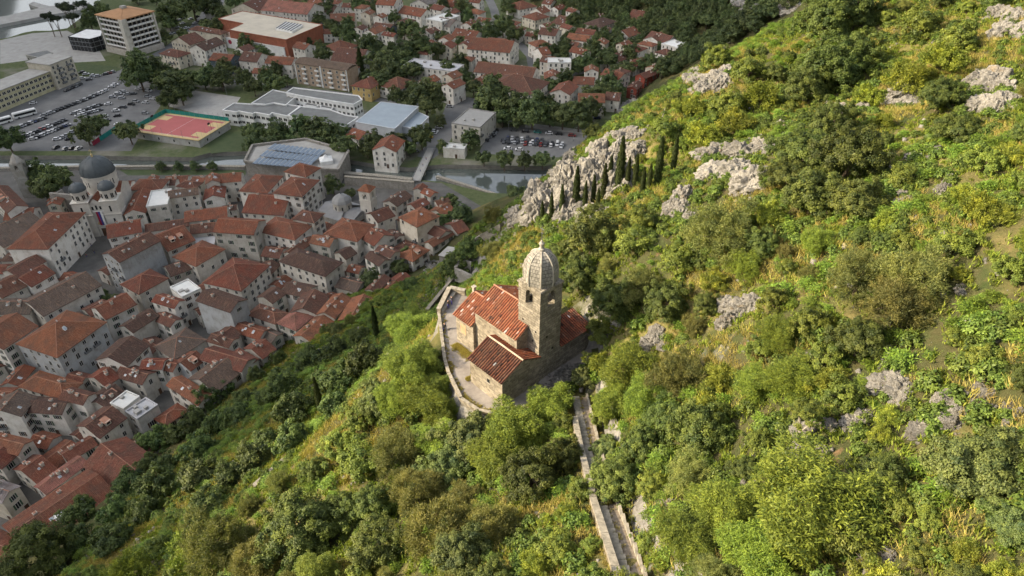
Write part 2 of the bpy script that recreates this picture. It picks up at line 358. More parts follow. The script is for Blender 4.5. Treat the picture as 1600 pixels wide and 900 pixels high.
# ---------------------------------------------------------------- terrain height
def vnoise(x, y, seed=0):
    xi = np.floor(x).astype(np.int64); yi = np.floor(y).astype(np.int64); fx = x - xi; fy = y - yi
    fx = fx * fx * (3 - 2 * fx); fy = fy * fy * (3 - 2 * fy)
    def hsh(a, b):
        n = (a * 374761393 + b * 668265263 + seed * 974634777) & 0xFFFFFFFF
        n = ((n ^ (n >> 13)) * 1274126177) & 0xFFFFFFFF
        return ((n ^ (n >> 16)) & 0xFFFF) / 65535.0
    a, b, c, d = hsh(xi, yi), hsh(xi + 1, yi), hsh(xi, yi + 1), hsh(xi + 1, yi + 1)
    return (a * (1 - fx) + b * fx) * (1 - fy) + (c * (1 - fx) + d * fx) * fy
def fbm(x, y, wl, oct=4, seed=0):
    s = 0; a = 1.0; t = 0
    for i in range(oct):
        s = s + a * (vnoise(x / wl + 13.7 * i, y / wl - 7.3 * i, seed + i) - 0.5); t += a; a *= 0.55; wl *= 0.5
    return s / t * 2

def hplane(x, y): return 0.70 * (0.83 * x - 0.56 * y + 150) + 5
CTRL = [  # px, py, depth along the view axis
    (800, 330, 150), (900, 255, 150), (1000, 160, 155), (1100, 100, 165), (1180, 60, 175), (1300, 0, 190),
    (1150, 260, 110), (1000, 300, 122), (1000, 400, 97), (930, 430, 100), (1200, 400, 85), (1400, 300, 85), (1560, 140, 105),
    (1400, 100, 130), (1250, 160, 132), (900, 330, 135), (830, 340, 141), (780, 400, 152), (740, 440, 162), (730, 390, 226),
    (1200, 500, 75), (1165, 40, 320), (1230, 10, 330), (1290, -20, 340), (1120, 70, 470), (1050, 10, 520), (950, 10, 560), (450, 840, 88), (540, 640, 129)]
cx, cz = [], []
for a, b, t in CTRL:
    p = np.array([0, 0, CAM_H]) + ray(a, b) * t; cx.append(p[:2]); cz.append(p[2])
def cadd(x, y, z): cx.append(np.array([x, y], float)); cz.append(z)
for (x, y, z) in ((0, 131, 76), (14, 137, 84), (28.7, 150, 93), (45.8, 165, 96.8), (61.5, 179, 98.8), (88, 200, 103)):
    cadd(x - 0.616 * 16, y + 0.786 * 16, z - 15 if x > 10 else z - 12)
    cadd(x - 0.616 * 45, y + 0.786 * 45, max(z - 46, 22))
    cadd(x - 0.616 * 90, y + 0.786 * 90, 3 if x < 50 else 18)
cadd(9.5, 31.4, 99); cadd(9.1, 42.6, 93); cadd(9.06, 54.2, 88); cadd(8.9, 65.7, 84.3)
cadd(2, 72, 84); cadd(-8, 80, 83.5); cadd(-8.7, 64.4, 79.0); cadd(-5.5, 62.3, 79.4); cadd(-12.5, 72.5, 82.8); cadd(-17, 77, 82.0); cadd(-1, 60.5, 83); cadd(8, 78, 85); cadd(180, 480, 40); cadd(220, 560, 70); cadd(60, 640, 30)
for (x, y) in ((-120, 20), (-120, 120), (-95, 127), (-46, 201), (-18, 236), (-60, 60), (-60, 110), (-30, 150), (0, 0), (60, 0), (60, 50), (120, 0), (120, 60), (120, 120), (160, 180),
               (-10, 20), (-40, 20), (200, 60), (260, 160), (260, 0), (-70, -40), (60, -50), (200, -50)):
    cadd(x, y, hplane(x, y))
for (x, y) in ((20, 330), (60, 380), (-60, 260), (40, 300), (70, 440), (20, 560)): cadd(x, y, -6)
CX = np.array(cx); CZ = np.array(cz) - hplane(CX[:, 0], CX[:, 1])
_D = np.linalg.norm(CX[:, None] - CX[None], axis=2)
RW = np.linalg.solve(-_D + np.eye(len(CX)) * 0.4 + 1e-9, CZ)
def hbase(x, y):
    sh = x.shape; p = np.stack([x.ravel(), y.ravel()], 1); o = np.zeros(len(p))
    for i in range(0, len(p), 20000):
        o[i:i + 20000] = -np.linalg.norm(p[i:i + 20000, None] - CX[None], axis=2) @ RW
    return hplane(x, y) + o.reshape(sh)
def axis(segs):
    out = [segs[0][0]]
    for a, b, s in segs:
        n = max(1, int(round((b - a) / s))); out += list(np.linspace(a, b, n + 1)[1:])
    return np.array(out)
GX = axis([(-200, -130, 6), (-130, 130, 1.25), (130, 320, 5), (320, 620, 15)]); GY = axis([(-260, -20, 10), (-20, 5, 3), (5, 230, 1.25), (230, 480, 4), (480, 800, 8)])
GXX, GYY = np.meshgrid(GX, GY)
HZ = hbase(GXX, GYY)
for _ in range(2):
    HZ[1:-1, 1:-1] = (HZ[1:-1, 1:-1] * 2 + HZ[:-2, 1:-1] + HZ[2:, 1:-1] + HZ[1:-1, :-2] + HZ[1:-1, 2:]) / 6
cap = 150 + 0.25 * np.maximum(0, GXX - 100)
HZ = np.where(HZ > cap, cap + (HZ - cap) * 0.35, HZ)
nz = fbm(GXX, GYY, 18, 5, 3) * 2.2 + fbm(GXX, GYY, 5, 3, 9) * 0.7
rg = 1 - np.abs(fbm(GXX * 1.0, GYY * 1.0, 14, 4, 21)) * 2
spur = np.exp(-((GXX - 18) ** 2 / 26 ** 2 + (GYY - 128) ** 2 / 24 ** 2))
HZ += nz * np.clip((HZ - 1) / 8, 0, 1) + spur * rg * 2.5
# chapel frame: u runs along the ridge towards the lower right, v away from the camera
_a = R(-47); E1 = np.array([math.cos(_a), math.sin(_a)]); E2 = np.array([-E1[1], E1[0]]); F0 = np.array([3.57, 69.55]); ZT = 84.0
def uvw(u, v): return F0 + E1 * u + E2 * v
def carve_disc(poly_uv, z, blend):
    P = np.array([uvw(*q) for q in poly_uv]); n = len(P)
    inside = np.zeros(GXX.shape, bool); dist = np.full(GXX.shape, 1e9)
    for i in range(n):
        a, b = P[i], P[(i + 1) % n]
        cnd = ((a[1] > GYY) != (b[1] > GYY)) & (GXX < (b[0] - a[0]) * (GYY - a[1]) / (b[1] - a[1] + 1e-12) + a[0])
        inside ^= cnd
        d = b - a; t = np.clip(((GXX - a[0]) * d[0] + (GYY - a[1]) * d[1]) / (d @ d), 0, 1)
        dist = np.minimum(dist, np.hypot(GXX - a[0] - t * d[0], GYY - a[1] - t * d[1]))
    w = np.where(inside, 1, np.clip(1 - dist / blend, 0, 1)); w = w * w * (3 - 2 * w)
    return w
TERR = [(-21.2, -0.6), (-24.6, 4.3), (-22.2, 5.6), (-15, 4), (-5, 5), (1, 11), (3.5, 10), (3.5, 3), (3.0, -3), (2.2, -6.5), (0.3, -8.6), (-1.4, -9.6), (-4.6, -9.9), (-9.4, -8.1), (-12.1, -6.7)]
w = carve_disc(TERR, ZT, 1.0); HZ = HZ * (1 - w) + (ZT - 0.05) * w
# ground drops below the terrace's outer (left) edge
dl = (GXX - uvw(-12, -9)[0]) * (-E2[0]) + (GYY - uvw(-12, -9)[1]) * (-E2[1])
PATH = [(8.9, 66.5, 84.1), (9.05, 54.2, 88.0), (9.2, 42.6, 93.0), (9.6, 31.4, 98.6), (10.3, 20.0, 103.6)]
for i in range(len(PATH) - 1):
    a, b = np.array(PATH[i]), np.array(PATH[i + 1]); d = (b - a)[:2]
    t = np.clip(((GXX - a[0]) * d[0] + (GYY - a[1]) * d[1]) / (d @ d), 0, 1)
    ds = np.hypot(GXX - a[0] - t * d[0], GYY - a[1] - t * d[1]); zz = a[2] + t * (b[2] - a[2]) - 0.6
    w = np.clip(1 - (ds - 1.9) / 1.6, 0, 1); HZ = HZ * (1 - w) + zz * w
def hz(x, y):
    x = np.asarray(x, float); y = np.asarray(y, float)
    i = np.clip(np.searchsorted(GX, x) - 1, 0, len(GX) - 2); j = np.clip(np.searchsorted(GY, y) - 1, 0, len(GY) - 2)
    fx = np.clip((x - GX[i]) / (GX[i + 1] - GX[i]), 0, 1); fy = np.clip((y - GY[j]) / (GY[j + 1] - GY[j]), 0, 1)
    return np.maximum(HZ[j, i] * (1 - fx) * (1 - fy) + HZ[j, i + 1] * fx * (1 - fy) + HZ[j + 1, i] * (1 - fx) * fy + HZ[j + 1, i + 1] * fx * fy, 0.0)
TT = np.concatenate([np.arange(22, 260, 0.5), np.arange(260, 800, 2.0)])
def hit(px, py, off=0.0):
    "first place along the line of sight that stands 'off' metres above the ground"
    d = ray(px, py); P = d[None] * TT[:, None]; z = CAM_H + P[:, 2] - hz(P[:, 0], P[:, 1]) - off
    k = np.nonzero(z < 0)[0]
    if len(k) == 0 or k[0] == 0: return None
    k = k[0]; f = z[k - 1] / (z[k - 1] - z[k]); t = TT[k - 1] + f * (TT[k] - TT[k - 1])
    p = d * t; return np.array([p[0], p[1], float(hz(p[0], p[1]))]), t

nx, ny = len(GX), len(GY)
idx = np.arange(nx * ny).reshape(ny, nx)
Fq = np.stack([idx[:-1, :-1].ravel(), idx[:-1, 1:].ravel(), idx[1:, 1:].ravel(), idx[1:, :-1].ravel()], 1)
Vt = np.stack([GXX.ravel(), GYY.ravel(), HZ.ravel()], 1)
keep = (Vt[Fq, 2].max(1) > -0.6); Fq = Fq[keep]
used = np.unique(Fq); remap = np.full(nx * ny, -1); remap[used] = np.arange(len(used))
Vt2 = Vt[used].copy(); Vt2[:, 2] = np.maximum(Vt2[:, 2], -2.0)
tag(place('hillside', np_mesh('hillside', Vt2, remap[Fq], M['hill'], smooth=True)), kind='structure')

# ---------------------------------------------------------------- valley floor, water
def pz(pts, z=0.0): return [tuple(atz(a, b, z)[:2]) for a, b in pts]
RIVER = [(-160, 243), (130, 243), (300, 246), (330, 238), (395, 236), (430, 226), (520, 226), (548, 250), (590, 257), (640, 262), (690, 257), (745, 258), (850, 260), (960, 245),
         (1000, 290), (900, 306), (830, 304), (760, 301), (690, 284), (650, 281), (560, 273), (530, 270), (385, 262), (300, 259), (-160, 262)]
RIV = pz(RIVER, 0)
BAY = pz([(-300, 90), (0, 61), (12, 59), (37, 51), (54, 48), (78, 48), (105, 44), (130, 25), (150, 5), (190, -25), (260, -60)]) + [(-300, 1200), (-1000, 1400), (-1600, 900), (-900, 450)]
g = MB(); g.sheet([(-6000, -6000), (6000, -6000), (6000, 6000), (-6000, 6000)], 0.0, 0, [RIV, BAY])
tag(g.build('ground', M['ground']), kind='structure')
g = MB()
for loop in (RIV, BAY):                                              # quay walls down to the water
    for i in range(len(loop)):
        a, b = loop[i], loop[(i + 1) % len(loop)]
        g.poly([(a[0], a[1], -3), (b[0], b[1], -3), (b[0], b[1], 0), (a[0], a[1], 0)])
tag(g.build('quay_wall', M['water_edge']), kind='structure')
def grow(loop, k):
    c = np.mean(np.array(loop), 0); return [tuple(c + (np.array(p) - c) * k) for p in loop]
g = MB(); g.sheet(RIV, -2.2); tag(g.build('river_water', M['water']), kind='structure')
g = MB(); g.sheet(BAY, -1.6); tag(g.build('bay_water', M['water']), kind='structure')

def sheet(name, pts, z, mat, extra=None):
    m = MB(); m.sheet(pz(pts), z); return tag(m.build(name, mat), kind='structure')
def strip_pts(pts, w):
    P = [np.array(p, float) for p in pts]; L, Rr = [], []
    for i, p in enumerate(P):
        d = P[min(i + 1, len(P) - 1)] - P[max(i - 1, 0)]; d = d / np.linalg.norm(d); n = np.array([-d[1], d[0]])
        L.append(p + n * w / 2); Rr.append(p - n * w / 2)
    return [tuple(q) for q in L] + [tuple(q) for q in Rr[::-1]]
def road(name, pts, w, z, mat):
    m = MB(); m.sheet(strip_pts(pz(pts), w), z); return tag(m.build(name, mat), kind='structure')
sheet('old_town_pavement', [(-160, 263), (385, 263), (560, 275), (690, 286), (765, 330), (750, 380), (640, 440), (560, 520), (400, 600), (250, 700), (200, 800), (60, 900), (-200, 1000), (-400, 700)], 0.004, M['paving'])
sheet('car_park_pavement', [(-60, 236), (-60, 190), (0, 172), (60, 152), (120, 122), (190, 112), (240, 128), (262, 150), (225, 200), (205, 236)], 0.008, M['asphalt'])
sheet('school_yard_pavement', [(300, 141), (376, 152), (352, 188), (262, 166), (262, 150)], 0.006, M['concrete'])
sheet('riverside_car_park_pavement', [(748, 240), (765, 200), (822, 198), (920, 206), (960, 220), (872, 246)], 0.008, M['asphalt'])
sheet('riverside_path', [(822, 192), (930, 205), (918, 210), (820, 199)], 0.012, M['concrete'])
sheet('station_street', [(652, 244), (688, 190), (702, 148), (770, 158), (762, 182), (720, 192), (692, 238), (672, 250)], 0.008, M['asphalt'])
sheet('school_lawn', [(325, 226), (350, 206), (480, 220), (395, 232), (330, 240)], 0.008, M['lawn'])
sheet('hotel_forecourt_pavement', [(0, 63), (50, 52), (105, 48), (150, 70), (165, 95), (110, 98), (60, 92), (0, 100)], 0.006, M['concrete'])
sheet('hotel_lawn', [(118, 98), (182, 104), (190, 112), (125, 118)], 0.008, M['lawn'])
sheet('town_garden_lawn', [(186, 265), (384, 266), (384, 273), (200, 274)], 0.008, M['lawn'])
road('north_road', [(755, -40), (765, 0), (772, 15), (776, 32), (790, 52), (815, 72), (830, 88), (836, 118), (838, 145), (842, 168)], 7, 0.010, M['asphalt'])
road('promenade_road', [(185, 118), (215, 105), (262, 80), (300, 55), (325, 25), (350, -20)], 14, 0.010, M['asphalt'])
road('embankment_road', [(690, 150), (760, 160), (840, 172), (930, 186)], 7, 0.014, M['asphalt'])
road('school_road', [(262, 118), (330, 122), (400, 132), (470, 140), (560, 150), (640, 165), (700, 150)], 7, 0.012, M['asphalt'])
road('shop_road', [(300, 90), (420, 112), (470, 75), (505, 40), (540, 10)], 6, 0.016, M['asphalt'])
road('villa_road', [(838, 130), (900, 115), (980, 105), (1050, 95)], 5, 0.016, M['concrete'])
m = MB(); m.sheet(pz([(-60, 48), (0, 40), (81, 24), (125, 17), (140, 5), (78, 11), (52, 4), (45, 8), (62, 14), (11, 26), (-60, 36)]), 0.7)
for lp in [pz([(-60, 48), (0, 40), (81, 24), (125, 17), (140, 5), (78, 11), (52, 4), (45, 8), (62, 14), (11, 26), (-60, 36)])]:
    for i in range(len(lp)):
        a, b = lp[i], lp[(i + 1) % len(lp)]; m.poly([(a[0], a[1], -3), (b[0], b[1], -3), (b[0], b[1], 0.7), (a[0], a[1], 0.7)])
tag(m.build('pier', M['concrete']), 'long grey concrete pier curving out into the bright bay', 'pier')

# ---------------------------------------------------------------- the mountain across the bay, whose shadow lies over the town
SH = SUN_AZ; PERP = np.array([-SH[1], SH[0]]); DM = 1500.0
EDGE = [(-100, 960), (60, 905), (200, 845), (330, 775), (480, 685), (590, 575), (650, 490), (725, 425), (800, 345), (880, 268), (985, 172)]
prof = []
for e in EDGE:
    r_ = hit(*e)
    p = r_[0]; prof.append((float(p[:2] @ PERP), p[2] - 2.0 + (DM - p[:2] @ SH) * math.tan(SUN_EL)))

for (x_, y_, z_) in ((119, 344, 85), (128, 576, 110), (150, 700, 140), (100, 900, 140)):
    prof.append((float(np.array([x_, y_]) @ PERP), z_ + (DM - np.array([x_, y_]) @ SH) * math.tan(SUN_EL)))
prof.sort(); pq = np.array([a for a, b in prof]); ph = np.array([b for a, b in prof])
print('shade ridge', [(round(a), round(b)) for a, b in prof])
q = np.concatenate([np.arange(-1900, -300, 80), np.arange(-300, 300, 12), np.arange(300, 1900, 80)])
hh = np.interp(q, pq, ph) - 0.06 * np.maximum(0, q - 400); V = []; W = np.array([-640, -460, -240, -60, 0, 80, 300, 700, 1200]); HF = np.array([0, .28, .62, .93, 1, .95, .7, .35, 0])
for j, (w_, f_) in enumerate(zip(W, HF)):
    for a, b in zip(q, hh):
        c = SH * (DM + w_) + PERP * a; k = 0 if f_ in (0, 1) else 30 * float(fbm(np.array([a]), np.array([w_]), 200, 4, 5)[0])
        V.append((c[0], c[1], b * f_ + k if f_ else -3.0))
n = len(q); F_ = [(j * n + i, j * n + i + 1, (j + 1) * n + i + 1, (j + 1) * n + i) for j in range(len(W) - 1) for i in range(n - 1)]
tag(place('western_mountain', np_mesh('western_mountain', V, F_, M['hill'], smooth=True)), kind='structure')
# ---------------------------------------------------------------- the chapel on its terrace
def arch_wall(mb, o, ax, nrm, W, z0, z1, cx, w, zs, zp, th, mi=0, seg=8):
    "wall slab of width W from o along ax, with one arched opening (centre cx, width w, sill zs, spring zp)"
    o = Vector((o[0], o[1], 0)); ax = Vector((*ax, 0)); nm = Vector((*nrm, 0)); zz = Vector((0, 0, 1))
    P = lambda s, z, d: o + ax * s + zz * z - nm * d
    arc = [(cx - w / 2 * math.cos(math.pi * k / seg), zp + w / 2 * math.sin(math.pi * k / seg)) for k in range(seg + 1)]
    for d, flip in ((0, False), (th, True)):
        def q(*a):
            pts = [P(s, z, d) for s, z in a]; mb.poly(pts[::-1] if flip else pts, mi)
        q((0, z0), (cx - w / 2, z0), (cx - w / 2, zp), (cx - w / 2, z1), (0, z1)); q((cx + w / 2, z0), (W, z0), (W, z1), (cx + w / 2, z1), (cx + w / 2, zp))
        q((cx - w / 2, z0), (cx + w / 2, z0), (cx + w / 2, zs), (cx - w / 2, zs))
        for k in range(seg): q(arc[k], arc[k + 1], (arc[k + 1][0], z1), (arc[k][0], z1))
    loop = [(cx - w / 2, zs)] + arc + [(cx + w / 2, zs)]
    for k in range(len(loop)):
        a, b = loop[k], loop[(k + 1) % len(loop)]
        mb.poly([P(*a, 0), P(*a, th), P(*b, th), P(*b, 0)], mi)
    mb.poly([P(0, z1, 0), P(W, z1, 0), P(W, z1, th), P(0, z1, th)], mi)

def tile_slope(acc, p0, a, b, W, L, base=0.6, pitch=0.37, tl=0.52):
    "barrel tiles laid up a slope: eave start p0, eave direction a, up-slope direction b"
    p0, a, b = (np.array(q, float) for q in (p0, a, b)); n = np.cross(a, b)
    if n[2] < 0: n = -n
    nc = int(W / pitch); nr = int(math.ceil(L / tl)); pitch = W / nc; tl = L / nr
    V, Fc, T = acc
    for c in range(nc):
        ct = rng.normal(0, 0.09)
        for r_ in range(nr):
            t = float(np.clip(base + ct + rng.normal(0, 0.13) + (-0.35 if rng.random() < 0.06 else 0), 0, 1)); jit = rng.normal(0, 0.012, 2)
            bi = len(V)
            for e, (s, rad, up) in enumerate(((r_ * tl - 0.05, 0.125, 0.07), ((r_ + 1) * tl, 0.105, 0.035))):
                for k in range(5):
                    an = math.pi * k / 4
                    V.append(p0 + a * ((c + 0.5) * pitch + jit[0] + rad * math.cos(an)) + b * (s + jit[1]) + n * (up + rad * 0.85 * math.sin(an)))
                    T.append(t)
            for k in range(4): Fc.append((bi + k, bi + k + 1, bi + 6 + k, bi + 5 + k))
            Fc.append((bi, bi + 1, bi + 3, bi + 4))
    # the channel sheet below the barrels
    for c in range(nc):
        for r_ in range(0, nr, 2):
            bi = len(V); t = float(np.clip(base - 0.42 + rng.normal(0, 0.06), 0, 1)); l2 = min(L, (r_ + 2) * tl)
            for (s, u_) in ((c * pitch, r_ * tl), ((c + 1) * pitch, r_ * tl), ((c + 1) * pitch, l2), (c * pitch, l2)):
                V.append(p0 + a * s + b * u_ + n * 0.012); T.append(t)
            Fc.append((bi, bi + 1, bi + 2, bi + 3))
def tile_obj(name, slopes, parent, color, base=0.6):
    acc = ([], [], [])
    for s in slopes: tile_slope(acc, *s, base=base)
    o = place(name, np_mesh(name, acc[0], acc[1], M['tiles'], {'tone': acc[2]}), parent, color=color); o['kind'] = 'stuff'; return o
def slope(e0, e1_, rtop):
    "tile_slope arguments from two eave points and the point on the ridge above the first"
    e0, e1_, rtop = (np.array(q, float) for q in (e0, e1_, rtop)); a = e1_ - e0; W = np.linalg.norm(a); b = rtop - e0; L = np.linalg.norm(b)
    return (e0, a / W, b / L, W, L)

chapel = empty('hillside_chapel', (F0[0], F0[1], ZT), R(-47), 'weathered stone chapel with orange tile roofs and domed bell tower on the slope', 'chapel')
w_ = MB(); w_.box(-4, 0, 0, 4, -3, 11.6)
C0 = (-4.0, 0.0)
arch_wall(w_, (-4, 0), (1, 0), (0, -1), 4, 11.6, 14.8, 2.0, 1.3, 12.1, 13.75, 0.7)
arch_wall(w_, (0, 0), (0, 1), (1, 0), 4, 11.6, 14.8, 2.0, 1.3, 12.1, 13.75, 0.7)
arch_wall(w_, (0, 4), (-1, 0), (0, 1), 4, 11.6, 14.8, 2.0, 1.3, 12.1, 13.75, 0.7)
arch_wall(w_, (-4, 4), (0, -1), (-1, 0), 4, 11.6, 14.8, 2.0, 1.3, 12.1, 13.75, 0.7)
tow = w_.build('bell_tower', M['tower'], chapel, uv=True); tow['label'] = 'square stone bell tower with open belfry arches'
m = MB(); m.box(-4.14, 0.14, -0.14, 4.14, 14.8, 15.02); m.box(-4.05, 0.05, -0.05, 4.05, 15.02, 15.12); m.build('cornice', M['tower'], tow, uv=True)
m = MB()
for z in (10.9,):
    m.box(-4.07, 0.07, -0.07, 4.07, z, z + 0.16)
m.build('string_course', M['tower'], tow, uv=True)
for (x, y, z, f) in ((-0.7, 0, 8.2, 0), (-1.2, 0, 6.4, 0), (-3.1, 0, 9.0, 0), (0, 1.4, 7.0, 1), (0, 2.6, 4.4, 1)):
    m = MB()
    if f == 0: m.box(x - 0.13, x + 0.13, -0.012, 0.2, z, z + 0.3)
    else: m.box(-0.2, 0.012, y - 0.13, y + 0.13, z, z + 0.3)
    m.build('putlog_hole', M['glass'], tow)
m = MB(); m.tube([(-2, 2, 14.8), (-2, 2, 14.2)], [0.03, 0.03], 5); m.lathe([(0.06, 14.2), (0.22, 14.12), (0.27, 13.7), (0.42, 13.4), (0.40, 13.38), (0.1, 13.5)], 12, 0, (-2, 2)); m.build('bell', M['lead'], tow, smooth=True)
DP = [(2.06, 15.1), (2.15, 15.65), (2.18, 16.2), (2.16, 16.75), (2.12, 17.28), (2.04, 17.78), (1.91, 18.22), (1.71, 18.62), (1.44, 18.96), (1.10, 19.24), (0.72, 19.45), (0.34, 19.58)]
dome = MB(); dome.lathe([(r_ * 0.985, z) for r_, z in DP] + [(0.0, 19.85)], 8, 0, (-2, 2)); dome = dome.build('dome', M['mortar'], tow)
dome['label'] = 'eight-sided stone dome with raised ribs and square blocks'
bl = MB(); DC = Vector((-2, 2, 0))
for k in range(8):
    a0, a1 = k * math.pi / 4, (k + 1) * math.pi / 4
    for i in range(len(DP) - 1):
        (r0, z0), (r1, z1) = DP[i], DP[i + 1]
        c = [DC + Vector((r0 * math.cos(a0), r0 * math.sin(a0), z0)), DC + Vector((r0 * math.cos(a1), r0 * math.sin(a1), z0)),
             DC + Vector((r1 * math.cos(a1), r1 * math.sin(a1), z1)), DC + Vector((r1 * math.cos(a0), r1 * math.sin(a0), z1))]
        nr = (c[1] - c[0]).cross(c[3] - c[0]).normalized(); nb = max(1, round(2 * r0 * math.sin(math.pi / 8) / 0.40))
        ed = [0] + sorted([(j + (0.5 if i % 2 and nb > 1 else 0) + rnd.uniform(-.12, .12)) / nb for j in range(1, nb)]) + [1]
        for j in range(nb):
            f0, f1 = ed[j], min(1, ed[j + 1]); 
            if f1 - f0 < 0.05: continue
            g0, g1 = 0.07, 0.93
            def pt(f, g_): return (c[0].lerp(c[1], f)).lerp(c[3].lerp(c[2], f), g_)
            dd = (f1 - f0) * 0.06; q = [pt(f0 + dd, g0), pt(f1 - dd, g0), pt(f1 - dd, g1), pt(f0 + dd, g1)]; o = nr * rnd.uniform(0.02, 0.05); t = [x + o for x in q]
            bl.poly(t, 0)
            for e in range(4): bl.poly([q[e], q[(e + 1) % 4], t[(e + 1) % 4], t[e]], 0)
bo = bl.build('dome_blocks', M['dome'], dome); bo['kind'] = 'stuff'
for k in range(8):
    a0 = k * math.pi / 4; m = MB()
    m.tube([DC + Vector(((r_ + 0.02) * math.cos(a0), (r_ + 0.02) * math.sin(a0), z)) for r_, z in DP], [0.12] * 9 + [0.10, 0.08, 0.06], 6); m.build('rib', M['rib'], dome)
m = MB(); m.lathe([(0.42, 19.6), (0.42, 19.85), (0.26, 19.95), (0.24, 20.4), (0.36, 20.5), (0.36, 20.62), (0.18, 20.8), (0.12, 21.0), (0.0, 21.05)], 10, 0, (-2, 2)); m.build('finial', M['rib'], dome)
m = MB(); m.tube([(-2, 2, 20.9), (-2, 2, 23.2)], [0.04, 0.03], 6); m.box(-2.32, -1.68, 1.97, 2.03, 22.62, 22.70); m.box(-2.18, -1.82, 1.975, 2.025, 22.05, 22.11); m.build('iron_cross', M['metal'], dome)

def gabled(mb, u0, u1, v0, v1, zb, ze, vr, zr):
    mb.poly([(u0, v0, zb), (u1, v0, zb), (u1, v0, ze), (u0, v0, ze)]); mb.poly([(u1, v1, zb), (u0, v1, zb), (u0, v1, ze), (u1, v1, ze)])
    for u, s in ((u0, -1), (u1, 1)):
        p = [(u, v0, zb), (u, v1, zb), (u, v1, ze), (u, vr, zr), (u, v0, ze)]; mb.poly(p if s > 0 else p[::-1])
    mb.poly([(u0, v0, ze), (u1, v0, ze), (u1, vr, zr), (u0, vr, zr)]); mb.poly([(u0, vr, zr), (u1, vr, zr), (u1, v1, ze), (u0, v1, ze)])
m = MB(); gabled(m, -10.6, -2.2, -2.0, 5.8, -1, 7.42, 1.9, 9.62); nave = m.build('nave_wall', M['chapel'], chapel, uv=True)
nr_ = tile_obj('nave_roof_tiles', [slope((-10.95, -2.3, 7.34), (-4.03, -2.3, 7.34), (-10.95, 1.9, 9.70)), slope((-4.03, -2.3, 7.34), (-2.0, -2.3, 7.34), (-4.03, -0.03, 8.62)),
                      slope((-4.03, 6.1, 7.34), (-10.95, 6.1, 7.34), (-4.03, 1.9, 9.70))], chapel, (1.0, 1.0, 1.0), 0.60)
m = MB(); m.tube([(-10.95, 1.9, 9.74), (-7.5, 1.9, 9.78), (-4.03, 1.9, 9.74)], [0.11] * 3, 8); m.build('ridge_cap', M['ridge'], chapel)
m = MB(); gabled(m, -14.4, -10.59, -2.5, 4.9, -1, 4.92, 1.2, 6.98); m.build('porch_wall', M['chapel'], chapel, uv=True)
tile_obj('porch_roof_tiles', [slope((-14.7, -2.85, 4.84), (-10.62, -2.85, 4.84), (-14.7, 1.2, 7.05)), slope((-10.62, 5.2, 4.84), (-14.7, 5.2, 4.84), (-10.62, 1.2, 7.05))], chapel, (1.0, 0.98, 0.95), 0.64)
m = MB(); m.tube([(-14.7, 1.2, 7.09), (-10.62, 1.2, 7.09)], [0.14] * 2, 8); m.build('ridge_cap', M['ridge'], chapel)
m = MB(); m.box(-14.75, -14.35, 1.0, 1.4, 7.05, 7.75); m.box(-14.85, -14.25, 0.9, 1.5, 7.75, 7.9); m.build('gable_stone', M['rib'], chapel)
m = MB(); m.box(-13.4, -12.2, -2.53, -2.48, 2.2, 3.9); m.build('blocked_window', plain('bricked_panel', (0.42, 0.27, 0.16), 0.9, 0.2, 1.5), chapel)
m = MB(); gabled(m, -6.2, 0.2, -6.8, 0.0, -3.5, 4.42, -3.3, 6.05); m.build('side_chapel_wall', M['chapel'], chapel, uv=True)
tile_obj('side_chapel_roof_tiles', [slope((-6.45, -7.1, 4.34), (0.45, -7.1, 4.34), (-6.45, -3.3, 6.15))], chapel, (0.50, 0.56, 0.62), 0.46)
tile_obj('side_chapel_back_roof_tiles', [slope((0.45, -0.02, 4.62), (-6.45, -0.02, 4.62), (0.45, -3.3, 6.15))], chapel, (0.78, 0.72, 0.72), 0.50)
m = MB(); m.tube([(-6.45, -3.3, 6.2), (-3, -3.3, 6.24), (0.45, -3.3, 6.2)], [0.13] * 3, 8); m.build('ridge_cap', plain('old_ridge', (0.42, 0.32, 0.24), 0.9, 0.3, 1.5), chapel)
m = MB(); m.box(-2.75, -2.25, -6.83, -6.7, 2.5, 3.1); m.build('window', M['glass'], chapel)
m = MB(); m.box(-2.9, -2.1, -6.86, -6.79, 2.36, 2.47); m.build('window_sill', M['rib'], chapel)
m = MB()
m.poly([(0, 4.0, -2), (0, 10.2, -2), (0, 10.2, 4.15), (0, 4.0, 4.15)]); m.poly([(0, 10.2, -2), (-3.4, 10.2, -2), (-3.4, 10.2, 5.1), (0, 10.2, 4.15)])
m.poly([(-3.4, 10.2, -2), (-3.4, 4, -2), (-3.4, 4, 5.1), (-3.4, 10.2, 5.1)]); m.poly([(-3.4, 4, 5.1), (0, 4, 4.15), (0, 10.2, 4.15), (-3.4, 10.2, 5.1)])
m.build('sacristy_wall', M['tower'], chapel, uv=True)
tile_obj('sacristy_roof_tiles', [slope((0.3, 4.02, 4.06), (0.3, 10.5, 4.06), (-3.6, 4.02, 5.25))], chapel, (0.72, 0.62, 0.62), 0.48)

